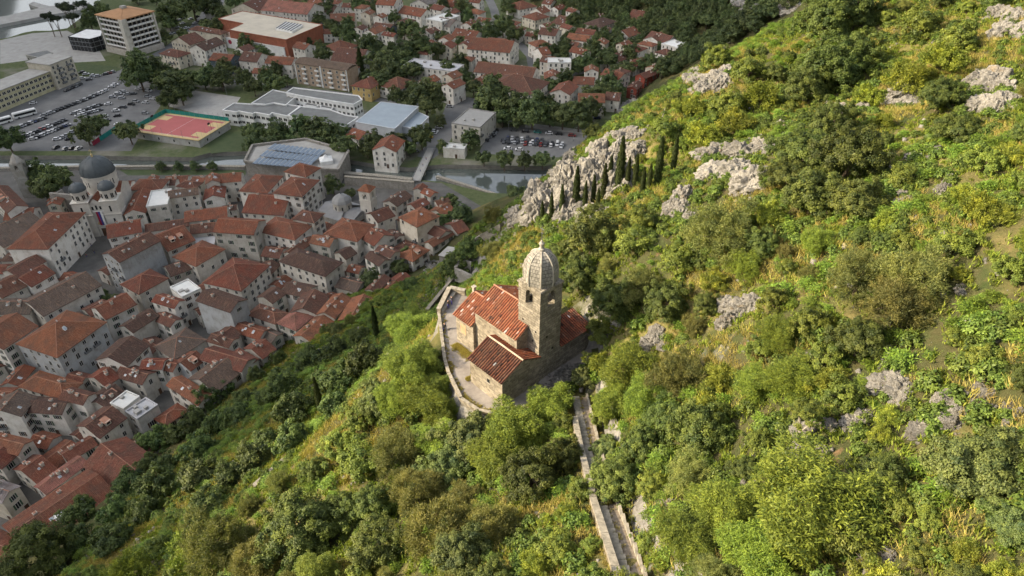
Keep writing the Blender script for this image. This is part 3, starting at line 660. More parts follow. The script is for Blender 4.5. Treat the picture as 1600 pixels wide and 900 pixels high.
# terrace
TERRW = [tuple(uvw(*q)) for q in TERR]
m = MB(); m.sheet(TERRW, ZT + 0.03); tag(m.build('terrace_pavement', M['terrace']), kind='structure')
tw = empty('terrace_wall', (F0[0], F0[1], ZT), R(-47), 'stone retaining wall and parapet round the chapel terrace', 'wall')
m = MB(); edge = [TERR[i] for i in (2, 1, 0, 14, 13, 12, 11, 10, 9)]
for i in range(len(edge) - 1):
    a, b = edge[i], edge[i + 1]; m.poly([(a[0], a[1], -7), (b[0], b[1], -7), (b[0], b[1], 0.0), (a[0], a[1], 0.0)])
m.build('retaining_face', M['drystone'], tw, uv=True)
def seg_wall(mb, a, b, th, z0, z1, mi=0):
    a, b = np.array(a, float), np.array(b, float); d = (b - a)[:2]; L = np.linalg.norm(d); d /= L; n_ = np.array([-d[1], d[0]]) * th / 2
    c = [(a[0] + n_[0], a[1] + n_[1]), (a[0] - n_[0], a[1] - n_[1]), (b[0] - n_[0], b[1] - n_[1]), (b[0] + n_[0], b[1] + n_[1])]
    mb.prism(c, z0, z1, mi)
for (i, j, hgt, th) in ((2, 1, 1.0, 0.6), (1, 0, 1.0, 0.6), (0, 14, 0.4, 0.32), (14, 13, 0.4, 0.32), (13, 12, 0.4, 0.32), (12, 11, 0.3, 0.32), (11, 10, 0.3, 0.32)):
    m = MB(); seg_wall(m, TERR[i], TERR[j], th, -0.3, hgt - 0.1); m.build('parapet', M['chapel'], tw, uv=True)
    a, b = np.array(TERR[i]), np.array(TERR[j]); L = np.linalg.norm(b - a); k = max(1, int(L / 1.15))
    for s in range(k):
        p, q_ = a + (b - a) * (s + 0.02) / k, a + (b - a) * (s + 0.98) / k
        m = MB(); seg_wall(m, p, q_, th + 0.14, hgt - 0.098, hgt + rnd.uniform(0, 0.04)); m.build('coping_stone', M['capstone'], tw)
m = MB(); seg_wall(m, (-23.6, 4.4), (-21.0, -0.2), 0.6, 0.03, 0.48); m.build('bench', M['capstone'], tw)

def stones(name, pts, size, mat, seed=1, flat=0.6):
    r_ = np.random.default_rng(seed); V = []; Fc = []
    cube = np.array([(-1, -1, -1), (1, -1, -1), (1, 1, -1), (-1, 1, -1), (-1, -1, 1), (1, -1, 1), (1, 1, 1), (-1, 1, 1)], float)
    qf = np.array([(0, 3, 2, 1), (4, 5, 6, 7), (0, 1, 5, 4), (1, 2, 6, 5), (2, 3, 7, 6), (3, 0, 4, 7)])
    for p in pts:
        s = size * r_.uniform(0.45, 1.3); c = cube * r_.uniform(0.65, 1.15, (8, 3)) * np.array([s, s * r_.uniform(.6, 1), s * flat])
        e = r_.uniform(-3.1, 3.1, 3) * np.array([0.25, 0.25, 1]); rot = np.array(Matrix.Rotation(e[2], 3, 'Z') @ Matrix.Rotation(e[0], 3, 'X') @ Matrix.Rotation(e[1], 3, 'Y'))
        Fc.append(qf + len(V) * 8); V.append(c @ rot.T + np.array(p))
    return np_mesh(name, np.concatenate(V), np.concatenate(Fc), mat)
pts = []
for _ in range(420):
    u, v = rng.normal(2.4, 0.9), rng.normal(3.6, 1.7); k = math.exp(-((u - 2.4) ** 2 / 2 + (v - 3.6) ** 2 / 5)); p = uvw(u, v); pts.append((p[0], p[1], ZT + 0.05 + 0.9 * k * rng.random()))
tag(place('rubble', stones('rubble', pts, 0.24, M['rock'], 4)), 'loose grey rubble heaped beside the foot of the bell tower', 'rubble', kind='stuff')

def ramp_wall(mb, a, b, th, d0, d1, mi=0):
    "wall between two ground points whose top and foot follow the slope"
    a, b = np.array(a, float), np.array(b, float); d = (b - a)[:2]; d = d / np.linalg.norm(d); n_ = np.array([-d[1], d[0], 0]) * th / 2; up = np.array([0, 0, 1.0])
    lo = [a + n_ + up * d0, a - n_ + up * d0, b - n_ + up * d0, b + n_ + up * d0]; hi = [q + up * (d1 - d0) for q in lo]
    mb.poly(hi, mi); mb.poly(lo[::-1], mi)
    for i in range(4): j = (i + 1) % 4; mb.poly([lo[i], lo[j], hi[j], hi[i]], mi)
# ---------------------------------------------------------------- stepped path down to the chapel
st = empty('stepped_path', PATH[0], 0, 'stone stepped path with low wall climbing from the chapel to the bottom edge', 'path')
P3 = [np.array(p) for p in PATH]
def pathpt(s):
    for a, b in zip(P3[:-1], P3[1:]):
        L = np.linalg.norm((b - a)[:2])
        if s <= L: return a + (b - a) * s / L, (b - a)[:2] / L, (b[2] - a[2]) / L
        s -= L
    return P3[-1], (P3[-1] - P3[-2])[:2] / np.linalg.norm((P3[-1] - P3[-2])[:2]), 0.42
LT = sum(np.linalg.norm((b - a)[:2]) for a, b in zip(P3[:-1], P3[1:])); O3 = P3[0]
GO = 0.78; s = 0.2; ramp = MB(); wallm = MB(); k = 0
while s < LT - 0.5:
    p, d, sl = pathpt(s + GO / 2); n_ = np.array([-d[1], d[0]])      # n_ points to +x side (right in the photo)
    if n_[0] < 0: n_ = -n_
    c = p[:2] - n_ * 0.42 - O3[:2]; z = p[2] - O3[2] + sl * GO / 2
    m = MB(); wj = rnd.uniform(-0.05, 0.05); m.obox(c, n_, d, 0.46 + wj, GO / 2 - 0.012, z - 0.9, z + rnd.uniform(-0.02, 0.02)); m.build('step', M['capstone'], st)
    c = p[:2] + n_ * 0.85 - O3[:2]; a = p[:2] + n_ * 0.03 - O3[:2]; b = p[:2] + n_ * 1.0 - O3[:2]
    z0, z1 = p[2] - O3[2] - sl * GO / 2 + 0.05, p[2] - O3[2] + sl * GO / 2 + 0.05
    ramp.poly([(*(a - d * GO / 2), z0), (*(a + d * GO / 2), z1), (*(b + d * GO / 2), z1), (*(b - d * GO / 2), z0)][::-1])
    if k % 2 == 0:
        c = p[:2] + n_ * 1.12 - O3[:2]; m = MB(); m.obox(c, n_, d, 0.14, GO * 0.95, z - 0.7, z + rnd.uniform(0.12, 0.3)); m.build('kerb_stone', M['capstone'], st)
        if s > 5:
            c = p[:2] - n_ * 1.2 - O3[:2]; e0, e1_ = np.array([*(c - d * GO), z - sl * GO]), np.array([*(c + d * GO), z + sl * GO]); m = MB(); ramp_wall(m, e0, e1_, 0.55, -2.6, 0.5); m.build('parapet', M['chapel'], st, uv=True)
            m = MB(); ramp_wall(m, e0 + (e1_ - e0) * .01, e0 + (e1_ - e0) * .99, 0.68, 0.502, 0.62 + rnd.uniform(0, .03)); m.build('coping_stone', M['capstone'], st)
    s += GO; k += 1
ramp.build('cobbled_ramp', M['gravel'], st)

# ---------------------------------------------------------------- walls along the lower footpath, ruin
def slope_wall(name, pxs, hgt, th, label, cap=True, off=0.0):
    pts = [hit(a, b, off)[0] for a, b in pxs]; o = empty(name, pts[0], 0, label, 'wall'); q = [p - pts[0] for p in pts]
    for a, b in zip(q[:-1], q[1:]):
        k = max(1, int(np.linalg.norm(b - a) / 2.0))
        for i in range(k):
            p0, p1 = a + (b - a) * i / k, a + (b - a) * (i + 1) / k; 
            m = MB(); ramp_wall(m, p0, p1, th, -2.5, hgt); m.build('wall_section', M['drystone'], o, uv=True)
            if cap: m = MB(); ramp_wall(m, p0 + (p1 - p0) * 0.01, p0 + (p1 - p0) * 0.99, th + 0.15, hgt + 0.002, hgt + 0.13); m.build('coping_stone', M['drystone'], o)
    return o
slope_wall('footpath_wall', [(398, 762), (425, 738), (446, 720)], 0.5, 0.6, 'grey stone footpath wall cutting down through the shaded wood')
slope_wall('footpath_wall', [(556, 616), (590, 582), (612, 550)], 0.5, 0.6, 'upper grey footpath wall between wood and sunny bank')
slope_wall('footpath_wall', [(668, 492), (692, 462), (716, 434)], 1.6, 0.7, 'dark stone wall below the chapel terrace corner')
slope_wall('footpath_wall', [(726, 392), (752, 376), (784, 359)], 1.6, 0.9, 'long dark retaining wall of the track above the roofless ruin')
road3 = [hit(a, b)[0] for a, b in ((742, 392), (765, 378), (792, 362))]
def ruin():
    base = hit(738, 414)[0]; z = base[2]; o = empty('roofless_ruin', base, 0, 'roofless grey stone house shell among trees under the slope', 'ruin')
    c = [atz(a, b, z + 2.6)[:2] - base[:2] for a, b in ((711, 407), (739, 419), (759, 395), (722, 390))]
    for i in range(4):
        a, b = c[i], c[(i + 1) % 4]; m = MB(); seg_wall(m, a, b, 0.7, -3, 1.0 + rnd.uniform(-0.8, 0.5)); m.build('wall', M['townstone'], o, uv=True)
    m = MB(); mid = [(c[0] + c[3]) / 2, (c[1] + c[2]) / 2]; seg_wall(m, mid[0], mid[1] * 0.6 + mid[0] * 0.4, 0.5, -3, 1.6); m.build('partition_wall', M['townstone'], o, uv=True)
    b2 = hit(702, 404)[0]; o2 = empty('stone_shed', b2, 0, 'small shed with grey slab roof next to the roofless ruin', 'shed')
    c = [atz(a, b, b2[2] + 2.6)[:2] - b2[:2] for a, b in ((686, 398), (704, 402), (717, 388), (700, 385))]
    m = MB(); m.prism([tuple(q) for q in c], -4, 2.3); m.build('wall', M['townstone'], o2, uv=True)
    m = MB(); cc = sum(c) / 4; m.prism([tuple(cc + (q - cc) * 1.1) for q in c], 2.302, 2.5); m.build('roof', M['concrete'], o2)
    pts = []
    for _ in range(120):
        p = hit(rnd.uniform(664, 694), rnd.uniform(408, 430))[0]; pts.append((p[0], p[1], p[2] + rnd.uniform(0, 0.6)))
    tag(place('rubble', stones('rubble', pts, 0.55, M['rock'], 9, 0.3)), 'pale slabs and debris tipped below the small shed', 'debris', kind='stuff')
ruin()

# ---------------------------------------------------------------- limestone outcrops
def rock_mesh(seed):
    bm = bmesh.new(); bmesh.ops.create_icosphere(bm, subdivisions=5, radius=1.0); of = Vector((seed * 7.1, seed * 3.3, seed * 5.7))
    for v in bm.verts:
        p = v.co.copy(); d1 = mnoise.noise(p * 1.1 + of); vr = mnoise.voronoi(p * 1.7 + of)[0]; d2 = vr[1] - vr[0]; d3 = mnoise.ridged_multi_fractal(Vector((p.x * 2.6, p.y * 2.6, p.z * 1.3)) + of, 0.9, 2.2, 5, 1.0, 2.0)
        q = Vector((p.x * 2.6, p.y * 2.6, p.z * 0.7)); d4 = abs(mnoise.noise(q * 1.5 + of))
        v.co = p * (0.60 + 0.32 * d1 + 0.34 * min(d2, 0.6) + 0.15 * d3 - 0.55 * max(0, 0.16 - d4)); v.co.z = max(v.co.z, -0.6)
    me = bpy.data.meshes.new('boulder'); bm.to_mesh(me); bm.free(); me.materials.append(M['rock']); return me
ROCKS = [rock_mesh(i + 1) for i in range(6)]
ROCKPX = []
def outcrop(px, py, wpx, hpx, n, label, tall=1.0):
    r_ = hit(px, py)
    if r_ is None: return
    c, t = r_; s = t / FOC; W_ = wpx * s; H_ = hpx * s; o = empty('rock_outcrop', c, 0, label, 'rock'); ROCKPX.append((px, py, wpx * 0.62, hpx * 0.62 + 8))
    for i in range(n):
        if n == 1 or i == 0: dx = dy = 0
        else: dx, dy = rnd.uniform(-.36, .36) * wpx, rnd.uniform(-.36, .36) * hpx
        h2 = hit(px + dx, py + dy)
        if h2 is None or (i and abs(h2[1] - t) > 25): continue
        k = (1.0 if n == 1 else rnd.uniform(0.30, 0.62)); q = h2[0] - c; a = rnd.uniform(0, 6.28); q[2] -= 0.16 * max(H_, W_ * .5) * k * tall
        b = place('boulder', rnd.choice(ROCKS), o, q, a, (0.70 * W_ * k, 0.70 * W_ * k * rnd.uniform(.6, 1), 0.58 * max(H_, W_ * 0.5) * k * tall * rnd.uniform(.8, 1.1)))
        b.rotation_euler = (rnd.uniform(-.25, .25), rnd.uniform(-.25, .25), a)
for a in ((1150, 262, 108, 96, 11, 'big pale limestone crag on the ridge left of the dark tree clump'), (1188, 232, 60, 48, 7, 'grey crag joining the dark tree clump high on the slope'),
          (1195, 22, 96, 72, 10, 'tall grey rock face in shade at the top behind the ridge'), (1250, 6, 72, 36, 6, 'second grey rock wall at the top edge beside the shaded rock face'),
          (1112, 125, 84, 66, 9, 'grey boulders crowning the ridge above the village'), (1060, 325, 60, 84, 8, 'bare sunlit limestone scree strip below the ridge crag'),
          (1555, 135, 90, 90, 11, 'long pale limestone outcrop near the upper right border'), (1580, 45, 72, 66, 8, 'large slanted grey slab in the upper right corner'),
          (1415, 150, 84, 36, 9, 'patch of blue-grey scree between grass and bushes high on the slope'), (1165, 480, 67, 62, 11, 'jumbled pale rock pile right of the chapel trees'),
          (1030, 525, 53, 41, 7, 'small pale rocks peeping between bushes right of the chapel'), (1272, 690, 74, 84, 7, 'slanted sunlit boulder beside the little forked tree'),
          (1338, 665, 60, 66, 6, 'rounded boulder with dark hollow right of the forked tree'), (1402, 598, 74, 60, 7, 'tan cube-like boulders under the pale feathery tree'),
          (1392, 570, 72, 36, 6, 'shaded grey boulder tucked under the pale feathery tree'), (1490, 645, 72, 84, 9, 'white jagged rocks in dry grass above the rounded grey-green bush'),
          (1538, 622, 43, 60, 6, 'upright white rock in dry grass near the lower right'), (1585, 655, 36, 60, 6, 'white rock at the right border above the grey-green bush'),
          (1440, 675, 72, 31, 6, 'low grey boulders left of the white jagged rocks'), (1555, 525, 43, 41, 5, 'blue-grey boulder standing in grass near the right border'),
          (1452, 232, 53, 53, 6, 'grey rock band right of the dark tree clump'), (1478, 292, 36, 43, 5, 'small grey rock under the bright shrubs'), (1430, 312, 48, 22, 5, 'low grey ledge below the dark tree clump'),
          (1500, 450, 29, 22, 4, 'single small stone in dry grass right of the feathery tree'), (1375, 882, 60, 48, 6, 'pale rock at the bottom border right of the big leafy tree'),
          (1330, 170, 72, 29, 6, 'grey ledge above the dark tree clump'), (1040, 800, 31, 48, 5, 'grey rock beside the stepped path'), (1230, 200, 48, 31, 5, 'blue-grey slab between ridge crag and oak clump'),
          (985, 168, 72, 53, 5, 'smooth tan rock at the ridge edge above the car park'), (1320, 62, 31, 24, 4, 'small rock among bushes near the top')):
    outcrop(*a)
for a in ((905, 300, 60, 90, 'grey cliff slab behind the cypresses', 2.1), (862, 312, 56, 80, 'pale cliff buttress at the left end of the spur', 1.9), (945, 262, 60, 80, 'upper cliff face of the spur above the cypresses', 1.9),
          (828, 330, 44, 50, 'lowest cliff knob of the spur beside the wood', 1.5), (975, 232, 50, 60, 'cliff shoulder just under the spur crest', 1.6), (890, 262, 40, 50, 'grey cliff edge facing the river', 1.8), (925, 330, 40, 50, 'cliff foot between the cypress trunks', 1.5)):
    outcrop(a[0], a[1], a[2] * 1.4, a[3] * 1.15, 13, a[4], a[5] * 0.68)
# ---------------------------------------------------------------- houses
RC = {'o': (0.305, 0.103, 0.058), 'r': (0.255, 0.078, 0.050), 'b': (0.175, 0.076, 0.056), 'd': (0.125, 0.074, 0.060), 'g': (0.175, 0.145, 0.120), 'O': (0.38, 0.145, 0.074),
      'p': (0.40, 0.17, 0.13), 'w': (0.66, 0.66, 0.63), 'f': (0.30, 0.295, 0.28), 'a': (0.44, 0.44, 0.45)}
RN = {'o': 'orange-red', 'r': 'red', 'b': 'russet', 'd': 'dark brown', 'g': 'grey-brown', 'O': 'bright orange', 'p': 'pinkish red', 'w': 'white', 'f': 'grey', 'a': 'pale grey'}
WC = {'w': (0.78, 0.755, 0.70), 's': (0.63, 0.605, 0.545), 'c': (0.66, 0.61, 0.51), 'y': (0.58, 0.43, 0.19), 't': (0.26, 0.07, 0.05), 'k': (0.10, 0.13, 0.15), 'l': (0.47, 0.49, 0.50)}
WN = {'w': 'white', 's': 'grey stone', 'c': 'cream', 'y': 'yellow', 't': 'dark red', 'k': 'dark blue', 'l': 'pale grey'}
HOUSES = '''
A 65,740 295,755 485,530 13 hR o w|long white four-storey building with hipped orange roof beside the domed church
A -80,400 50,530 175,490 9 gL b w
A 45,555 200,560 215,500 6 gL r s
A -60,640 20,745 240,600 9 gR g s
A 780,535 905,530 925,400 9 gR o s
A 915,495 1048,480 1070,382 11 fL w s|white flat-topped house with small roof clutter right of the domed church
A 1060,425 1240,412 1228,372 11 gL g s
A 830,370 1000,385 1030,320 9 hL o s
A 1085,380 1215,378 1285,345 9 hL b s
A 1000,350 1090,355 1100,320 7 gL b s
A 1290,358 1372,338 1400,288 11 gR o s
A 1378,335 1505,330 1510,280 10 gL o s
A 1275,445 1400,435 1395,370 8 gR r w
A 1160,575 1418,555 1412,490 9 gL o s
A 675,690 885,648 890,565 9 gL r w
A 915,635 1180,610 1175,565 8 gL b s
A 610,805 745,838 1030,720 16 gR b l|tall pale-walled house with long russet roof on the church square
A 982,665 1048,768 1200,690 11 gR o s
A 1205,740 1340,732 1335,655 8 fL a l
A 1195,650 1345,645 1345,590 10 gL b s
A 1350,632 1585,665 1640,575 14 gL o s|tall stone block with orange-red roof and four window rows in mid town
A 1100,795 1245,850 1385,770 10 hR o s
C 965,95 1070,125 1215,105 8 gR d s
B 105,385 270,405 345,300 11 hR o w
B 315,400 485,428 580,325 15 hR o w|tall white house with many windows and orange hip roof by the bastion
B 360,285 510,305 620,255 15 hL o w
B 160,490 370,545 395,425 9 gL r s
B 415,580 560,590 640,540 13 hL b s
B 210,640 440,698 550,605 11 hL o w|big pale house with orange roof and two arched dormers in mid town
B 655,640 830,708 905,600 10 hL o w
B 868,690 940,735 1060,672 9 gL r w
B 880,540 960,590 1070,550 9 gR b s
B 985,470 1080,490 1190,430 7 gR d s
B 1150,480 1200,510 1275,465 7 gR r s
B 1235,400 1290,430 1335,405 8 gL o w
B 1185,395 1240,395 1290,370 6 gR r s
B 1290,465 1340,490 1425,480 6 gR b s
B 1300,510 1370,550 1425,500 5 gR O s
B 1090,560 1215,612 1345,562 12 hR O c|tall cream house with bright orange hip roof near the north gate
B 1250,650 1345,690 1430,650 7 gL b w
B 1385,600 1460,660 1525,630 6 gR r s
B 1265,725 1305,742 1440,665 6 gR O s
B 1088,790 1180,832 1275,760 7 hR O w
B 545,705 660,742 700,690 9 gL O s
D 545,232 830,325 940,240 10 hL d s|broad dark brown hip-roofed house with pale ridge lines in mid town
B 680,790 760,820 835,785 8 gR d s
B 865,815 970,862 1050,830 8 gL d w
B 950,765 1040,810 1095,770 9 gL b s
B 232,800 345,812 405,750 7 gL b s
B 380,780 430,800 560,700 8 gR b s
C 42,85 110,130 255,25 9 gR b s
C 118,135 195,192 312,100 9 gR r w
C -60,180 10,262 150,180 9 gR b s
C 170,270 270,375 585,165 9 gR g s|long mossy grey-brown roofed house left of the tall pale-walled house
C 5,315 185,360 215,270 9 gL g s
C 110,545 388,608 650,440 13 hR O l|huge three-storey building with smooth bright orange hipped roof at left
C 548,338 660,395 860,310 11 gR r w
C 740,445 830,478 1000,375 9 gR d s
C 768,170 893,222 1030,155 12 hR r s
C 970,270 1090,325 1145,275 10 gL r w
C 1085,190 1140,260 1245,200 10 fR w w|small house with white roof terrace and canopy in mid town
C 960,395 1065,442 1135,395 8 gL b w
C 1250,262 1440,350 1530,270 14 gL d l|tall pale blank-walled house with dark brown roof in mid town
D 90,350 340,385 465,290 11 hR r s
C 612,640 790,688 918,555 10 gR d w|white gabled house with dark roof and pale panel before the huge orange-roofed one
C 975,560 1120,625 1265,550 8 hR g s
C 1110,655 1190,715 1270,640 8 gR r l
C 1285,535 1400,560 1520,500 8 gR b s
C 1235,655 1510,720 1600,640 9 gL r s
C 1185,765 1345,850 1510,715 8 gR g s
C 1024,820 1240,931 1330,875 9 gL O s
C 800,700 890,800 930,720 8 gL b s
C 880,695 1010,705 1040,650 9 gL r w
C 1015,700 1080,720 1110,680 8 gL r w
C 90,840 390,892 520,800 9 hL O s
C 510,790 660,815 765,765 8 gR r s
C 570,880 690,920 790,860 7 gR d s
E -40,130 95,150 155,60 10 gR g w
C -120,470 18,582 185,430 13 gR O w
D 560,430 720,458 790,390 8 gL d w
D 420,450 500,495 575,430 8 gR d s
D 332,575 520,622 605,560 8 hL b s
D 530,620 650,662 770,570 8 hR p s
D 610,560 780,565 870,450 9 gR b s
D 775,565 890,590 1000,470 9 gR O s
D 915,605 1085,620 1165,480 9 gR O s
D 630,705 740,735 895,615 8 gR O s
D 1090,415 1150,430 1240,340 6 gR b s
D 1165,450 1210,460 1330,395 5 gR O s
D 1235,350 1320,390 1380,345 5 gR r s
D 225,665 420,720 490,660 7 gL o s
D 395,700 500,740 570,690 6 gL g s
D 85,740 230,770 300,715 8 gL b s
D 330,775 440,840 520,780 7 gR r s
D 190,850 330,900 420,850 8 hL r s
E 175,80 290,140 310,75 9 gL d w
E 270,75 390,95 445,50 10 gL b w
E 425,85 500,112 565,55 8 gR d s
E 358,200 465,252 592,160 10 gR b s|gabled stone house above the long red roofs at lower left
E 590,130 645,168 740,100 9 fR a w|white house with pale roof terrace at the edge of the wood
E 520,90 580,120 655,60 9 fR w w
E 288,330 320,362 455,285 8 gR r s
E 375,395 560,515 762,380 11 gL r s|red roofed wing touching the wood at lower left
E 20,660 150,806 545,520 11 gR o s|very long orange-red roof with vent boxes at lower left
E -120,650 40,870 130,760 11 gL r s
E 50,410 180,470 275,405 6 gR r s
E -60,280 85,330 148,265 9 gL O s
E -80,350 5,395 55,345 8 gR r s
E -70,510 10,555 80,480 8 gL a c
E 180,485 215,515 400,365 8 gR p s
N 405,45 640,90 700,40 11 gL p w|long white house with pink-red roof and many skylights behind the brick shopping centre
N 390,385 540,405 575,370 9 gL o w
N 222,372 325,388 385,345 8 gL b w
N 35,370 155,388 215,350 8 gL o k
N 190,310 250,325 305,300 9 gR b w
N 318,445 400,465 415,440 4 gL o w
F 770,505 935,530 1150,450 11 gR d w|white villa with flat-looking dark brown roof near the hotel
F 475,555 650,598 775,550 8 hL b c
F 645,415 775,470 900,410 10 gR b c
F 775,305 1095,360 1180,330 10 hL b c
N 548,295 625,310 690,285 9 gL o w
N 755,292 850,322 940,285 6 hR o w
N 822,365 975,400 1000,330 7 gL b w
N 785,130 935,130 930,95 8 gL o c
N 1055,170 1150,190 1190,165 6 gL b k
N 928,530 1035,555 1115,495 8 hR r y|yellow house with red hip roof right of the white school
N 1110,520 1230,555 1300,520 7 hR o w
N 1255,400 1560,450 1610,405 9 fL a w|long white modern block with pale grey flat roof behind the sports hall
N 1072,25 1180,35 1220,0 14 gL o w
N 1222,75 1350,105 1415,75 8 gL o w
N 1380,120 1480,140 1600,100 10 fR w w|large white flat-roofed villa among trees at the top
N 180,50 330,70 420,20 9 gR b c
N 920,15 1030,25 1050,0 6 gL b w
N 715,60 800,80 825,50 7 gL d w
N 888,840 965,872 1048,835 6 gL o w
G 240,582 440,605 505,505 9 gR o w|white gabled mill house with orange roof on the river bank
M 372,295 625,330 660,270 11 gL o w|long white apartment house with orange roof and balconies by the winding road
M 252,230 400,250 475,215 6 gL o w
M 448,420 765,490 772,435 6 gL b w
M 375,510 450,525 560,480 6 gR o w
M 560,510 770,595 775,505 9 hL b w
M 875,580 1000,595 1065,540 10 gR r w
M 1020,520 1150,530 1150,490 9 gL o s
M 1055,640 1220,640 1220,595 8 gL O w
M 1220,630 1310,630 1350,590 7 gL b w
M 800,215 910,225 960,195 10 gL b w
M 990,235 1110,260 1130,232 10 gL O w
M 1095,145 1190,172 1278,130 9 hR d c
M 1280,208 1370,232 1440,205 7 gR o w
M 1370,110 1450,125 1480,90 10 gL r t
M 1462,245 1560,265 1620,230 8 gR b w
M 1330,400 1400,420 1485,385 6 gR r s
M 1225,360 1310,390 1350,355 5 gR b s
M 1420,470 1470,490 1540,450 8 gR r t
M 1360,550 1420,560 1450,520 6 gR b t
M 775,315 830,345 885,335 9 gR o w
M 865,400 1010,395 1020,365 12 fL w w|white modern building with yellow top storey beside the winding road
M 810,385 890,395 940,370 9 gL b s
M 718,100 790,125 862,105 7 hR r c
M 628,30 690,60 775,35 7 hR o w
M 770,65 830,85 860,65 6 gR o w
M 890,140 960,160 1050,135 5 gL b s
M 1090,25 1160,50 1200,35 5 fR f s
M 280,760 440,800 495,700 10 fR f s|grey concrete hall with wedge-shaped roof beside the riverside car park
G 860,565 1045,585 1060,540 5 fL w w|small white flat-roofed kiosk building above the river bank
P 15,160 110,180 165,165 8 gL b w
P 95,180 160,200 200,180 10 fR w w
P 190,195 250,205 300,175 6 gR b w
N 0,60 40,66 90,40 8 gR b w
N 1290,20 1400,35 1440,5 7 gR f w
N 1480,30 1560,45 1600,20 7 gL o w
M 150,150 250,170 330,140 7 gL f w
M 1180,190 1240,205 1270,185 5 gL b s
M 980,20 1040,32 1080,10 6 gL o w
M 830,20 880,30 910,10 6 gL r w
'''.strip().splitlines()

def win_mesh(name, kind):
    m = MB()
    w, h, f = 0.48, 0.76, 0.12
    m.box(-w - f, -w, -0.05, 0.0, -h, h, 0); m.box(w, w + f, -0.05, 0.0, -h, h, 0); m.box(-w - f, w + f, -0.05, 0.0, h, h + f, 0); m.box(-w - f - .06, w + f + .06, -0.11, 0.0, -h - f, -h, 0)
    m.box(-w, w, -0.018, 0.0, -h, h, 1); m.box(-0.03, 0.03, -0.03, -0.018, -h, h, 3)
    if kind != 'bare':
        m.box(-1.8 * w - f, -w - f, -0.06, 0.0, -h, h, 2); m.box(w + f, 1.8 * w + f, -0.06, 0.0, -h, h, 2)
    return m.mesh(name, [M['stone_trim'], M['glass'], M['green_sh'] if kind == 'green' else M['brown_sh'], M['white']])
WIN = {k: win_mesh('window', k) for k in ('green', 'brown', 'bare')}
m = MB(); m.box(-.55, .55, -.06, 0, 0, 2.2, 0); m.box(-.72, -.55, -.1, 0, 0, 2.36, 1); m.box(.55, .72, -.1, 0, 0, 2.36, 1); m.box(-.55, .55, -.1, 0, 2.2, 2.36, 1)
DOOR = m.mesh('door', [M['brown_sh'], M['stone_trim']])
m = MB(); m.box(-.4, .4, -.35, .35, -0.7, 0.9, 0); m.box(-.48, .48, -.43, .43, 0.9, 1.02, 0); m.box(-.3, .3, -.26, .26, 1.02, 1.2, 1); CHIM = m.mesh('chimney', [M['chimney'], M['ridge']])
m = MB(); m.box(-.34, .34, -.45, .45, -.1, 0.05, 0); m.box(-.29, .29, -.40, .40, 0.05, 0.07, 1); SKYL = m.mesh('skylight', [M['white'], M['skylight']])
m = MB(); m.box(-1.1, 1.1, -.85, 0, -.12, 0, 0); m.box(-1.1, 1.1, -.85, -.80, 0, .9, 1); m.box(-1.1, -1.05, -.80, 0, 0, .9, 1); m.box(1.05, 1.1, -.80, 0, 0, .9, 1); BALC = m.mesh('balcony', [M['stone_trim'], M['metal']])
m = MB(); m.lathe([(0.0, 0.0), (0.18, 0.03), (0.33, 0.12), (0.36, 0.16), (0.0, 0.06)], 10); DISH = m.mesh('satellite_dish', [M['white']], smooth=True)
m = MB(); m.box(-.75, .75, -1.0, 1.2, -0.6, 1.0, 0); m.poly([(-.95, -1.2, 0.95), (.95, -1.2, 0.95), (.95, 1.3, 1.25), (-.95, 1.3, 1.25)], 1); m.poly([(-.95, -1.2, 0.9), (-.95, 1.3, 1.2), (.95, 1.3, 1.2), (.95, -1.2, 0.9)], 1); m.box(-.45, .45, -1.03, -1.0, 0.0, 0.8, 2)
DORM = m.mesh('dormer', [M['chimney'], M['ridge'], M['glass']])

class House: pass
HS = []
for line in HOUSES:
    spec, _, lab = line.partition('|'); a = spec.split(); H_ = House()
    h = float(a[4]); pts = [catz(a[0], *map(float, q.split(',')), h)[:2] for q in a[1:4]]
    ground = 0.0
    L_, C_, R_ = pts; va, vb = L_ - C_, R_ - C_; aa, ab = math.atan2(va[1], va[0]), math.atan2(vb[1], vb[0])
    df = (ab - aa + math.pi) % (2 * math.pi) - math.pi; err = df - math.copysign(math.pi / 2, df); aa += err / 2; ab -= err / 2
    la, lb = float(np.linalg.norm(va)), float(np.linalg.norm(vb)); la, lb = max(la, 4.5), max(lb, 4.5)
    da, db = np.array([math.cos(aa), math.sin(aa)]), np.array([math.cos(ab), math.sin(ab)])
    c = C_ + da * la / 2 + db * lb / 2
    rd, LR, WD = (da, la, lb) if a[5][1] == 'L' else (db, lb, la)
    H_.c, H_.rz, H_.L, H_.W, H_.h, H_.ty = c, math.atan2(rd[1], rd[0]), LR, WD, h, a[5][0]
    H_.rc, H_.wc, H_.label, H_.err = a[6], a[7], lab, math.degrees(err); H_.old = a[0] in 'ABCDE'
    g_ = float(hz(c[0], c[1])); H_.g = g_; H_.pitch = R(rnd.uniform(22, 27)); H_.px = proj((c[0], c[1], h))
    if H_.ty == 'h' and H_.L < H_.W * 1.05: H_.L, H_.W = max(H_.L, H_.W * 1.06), H_.W
    HS.append(H_)
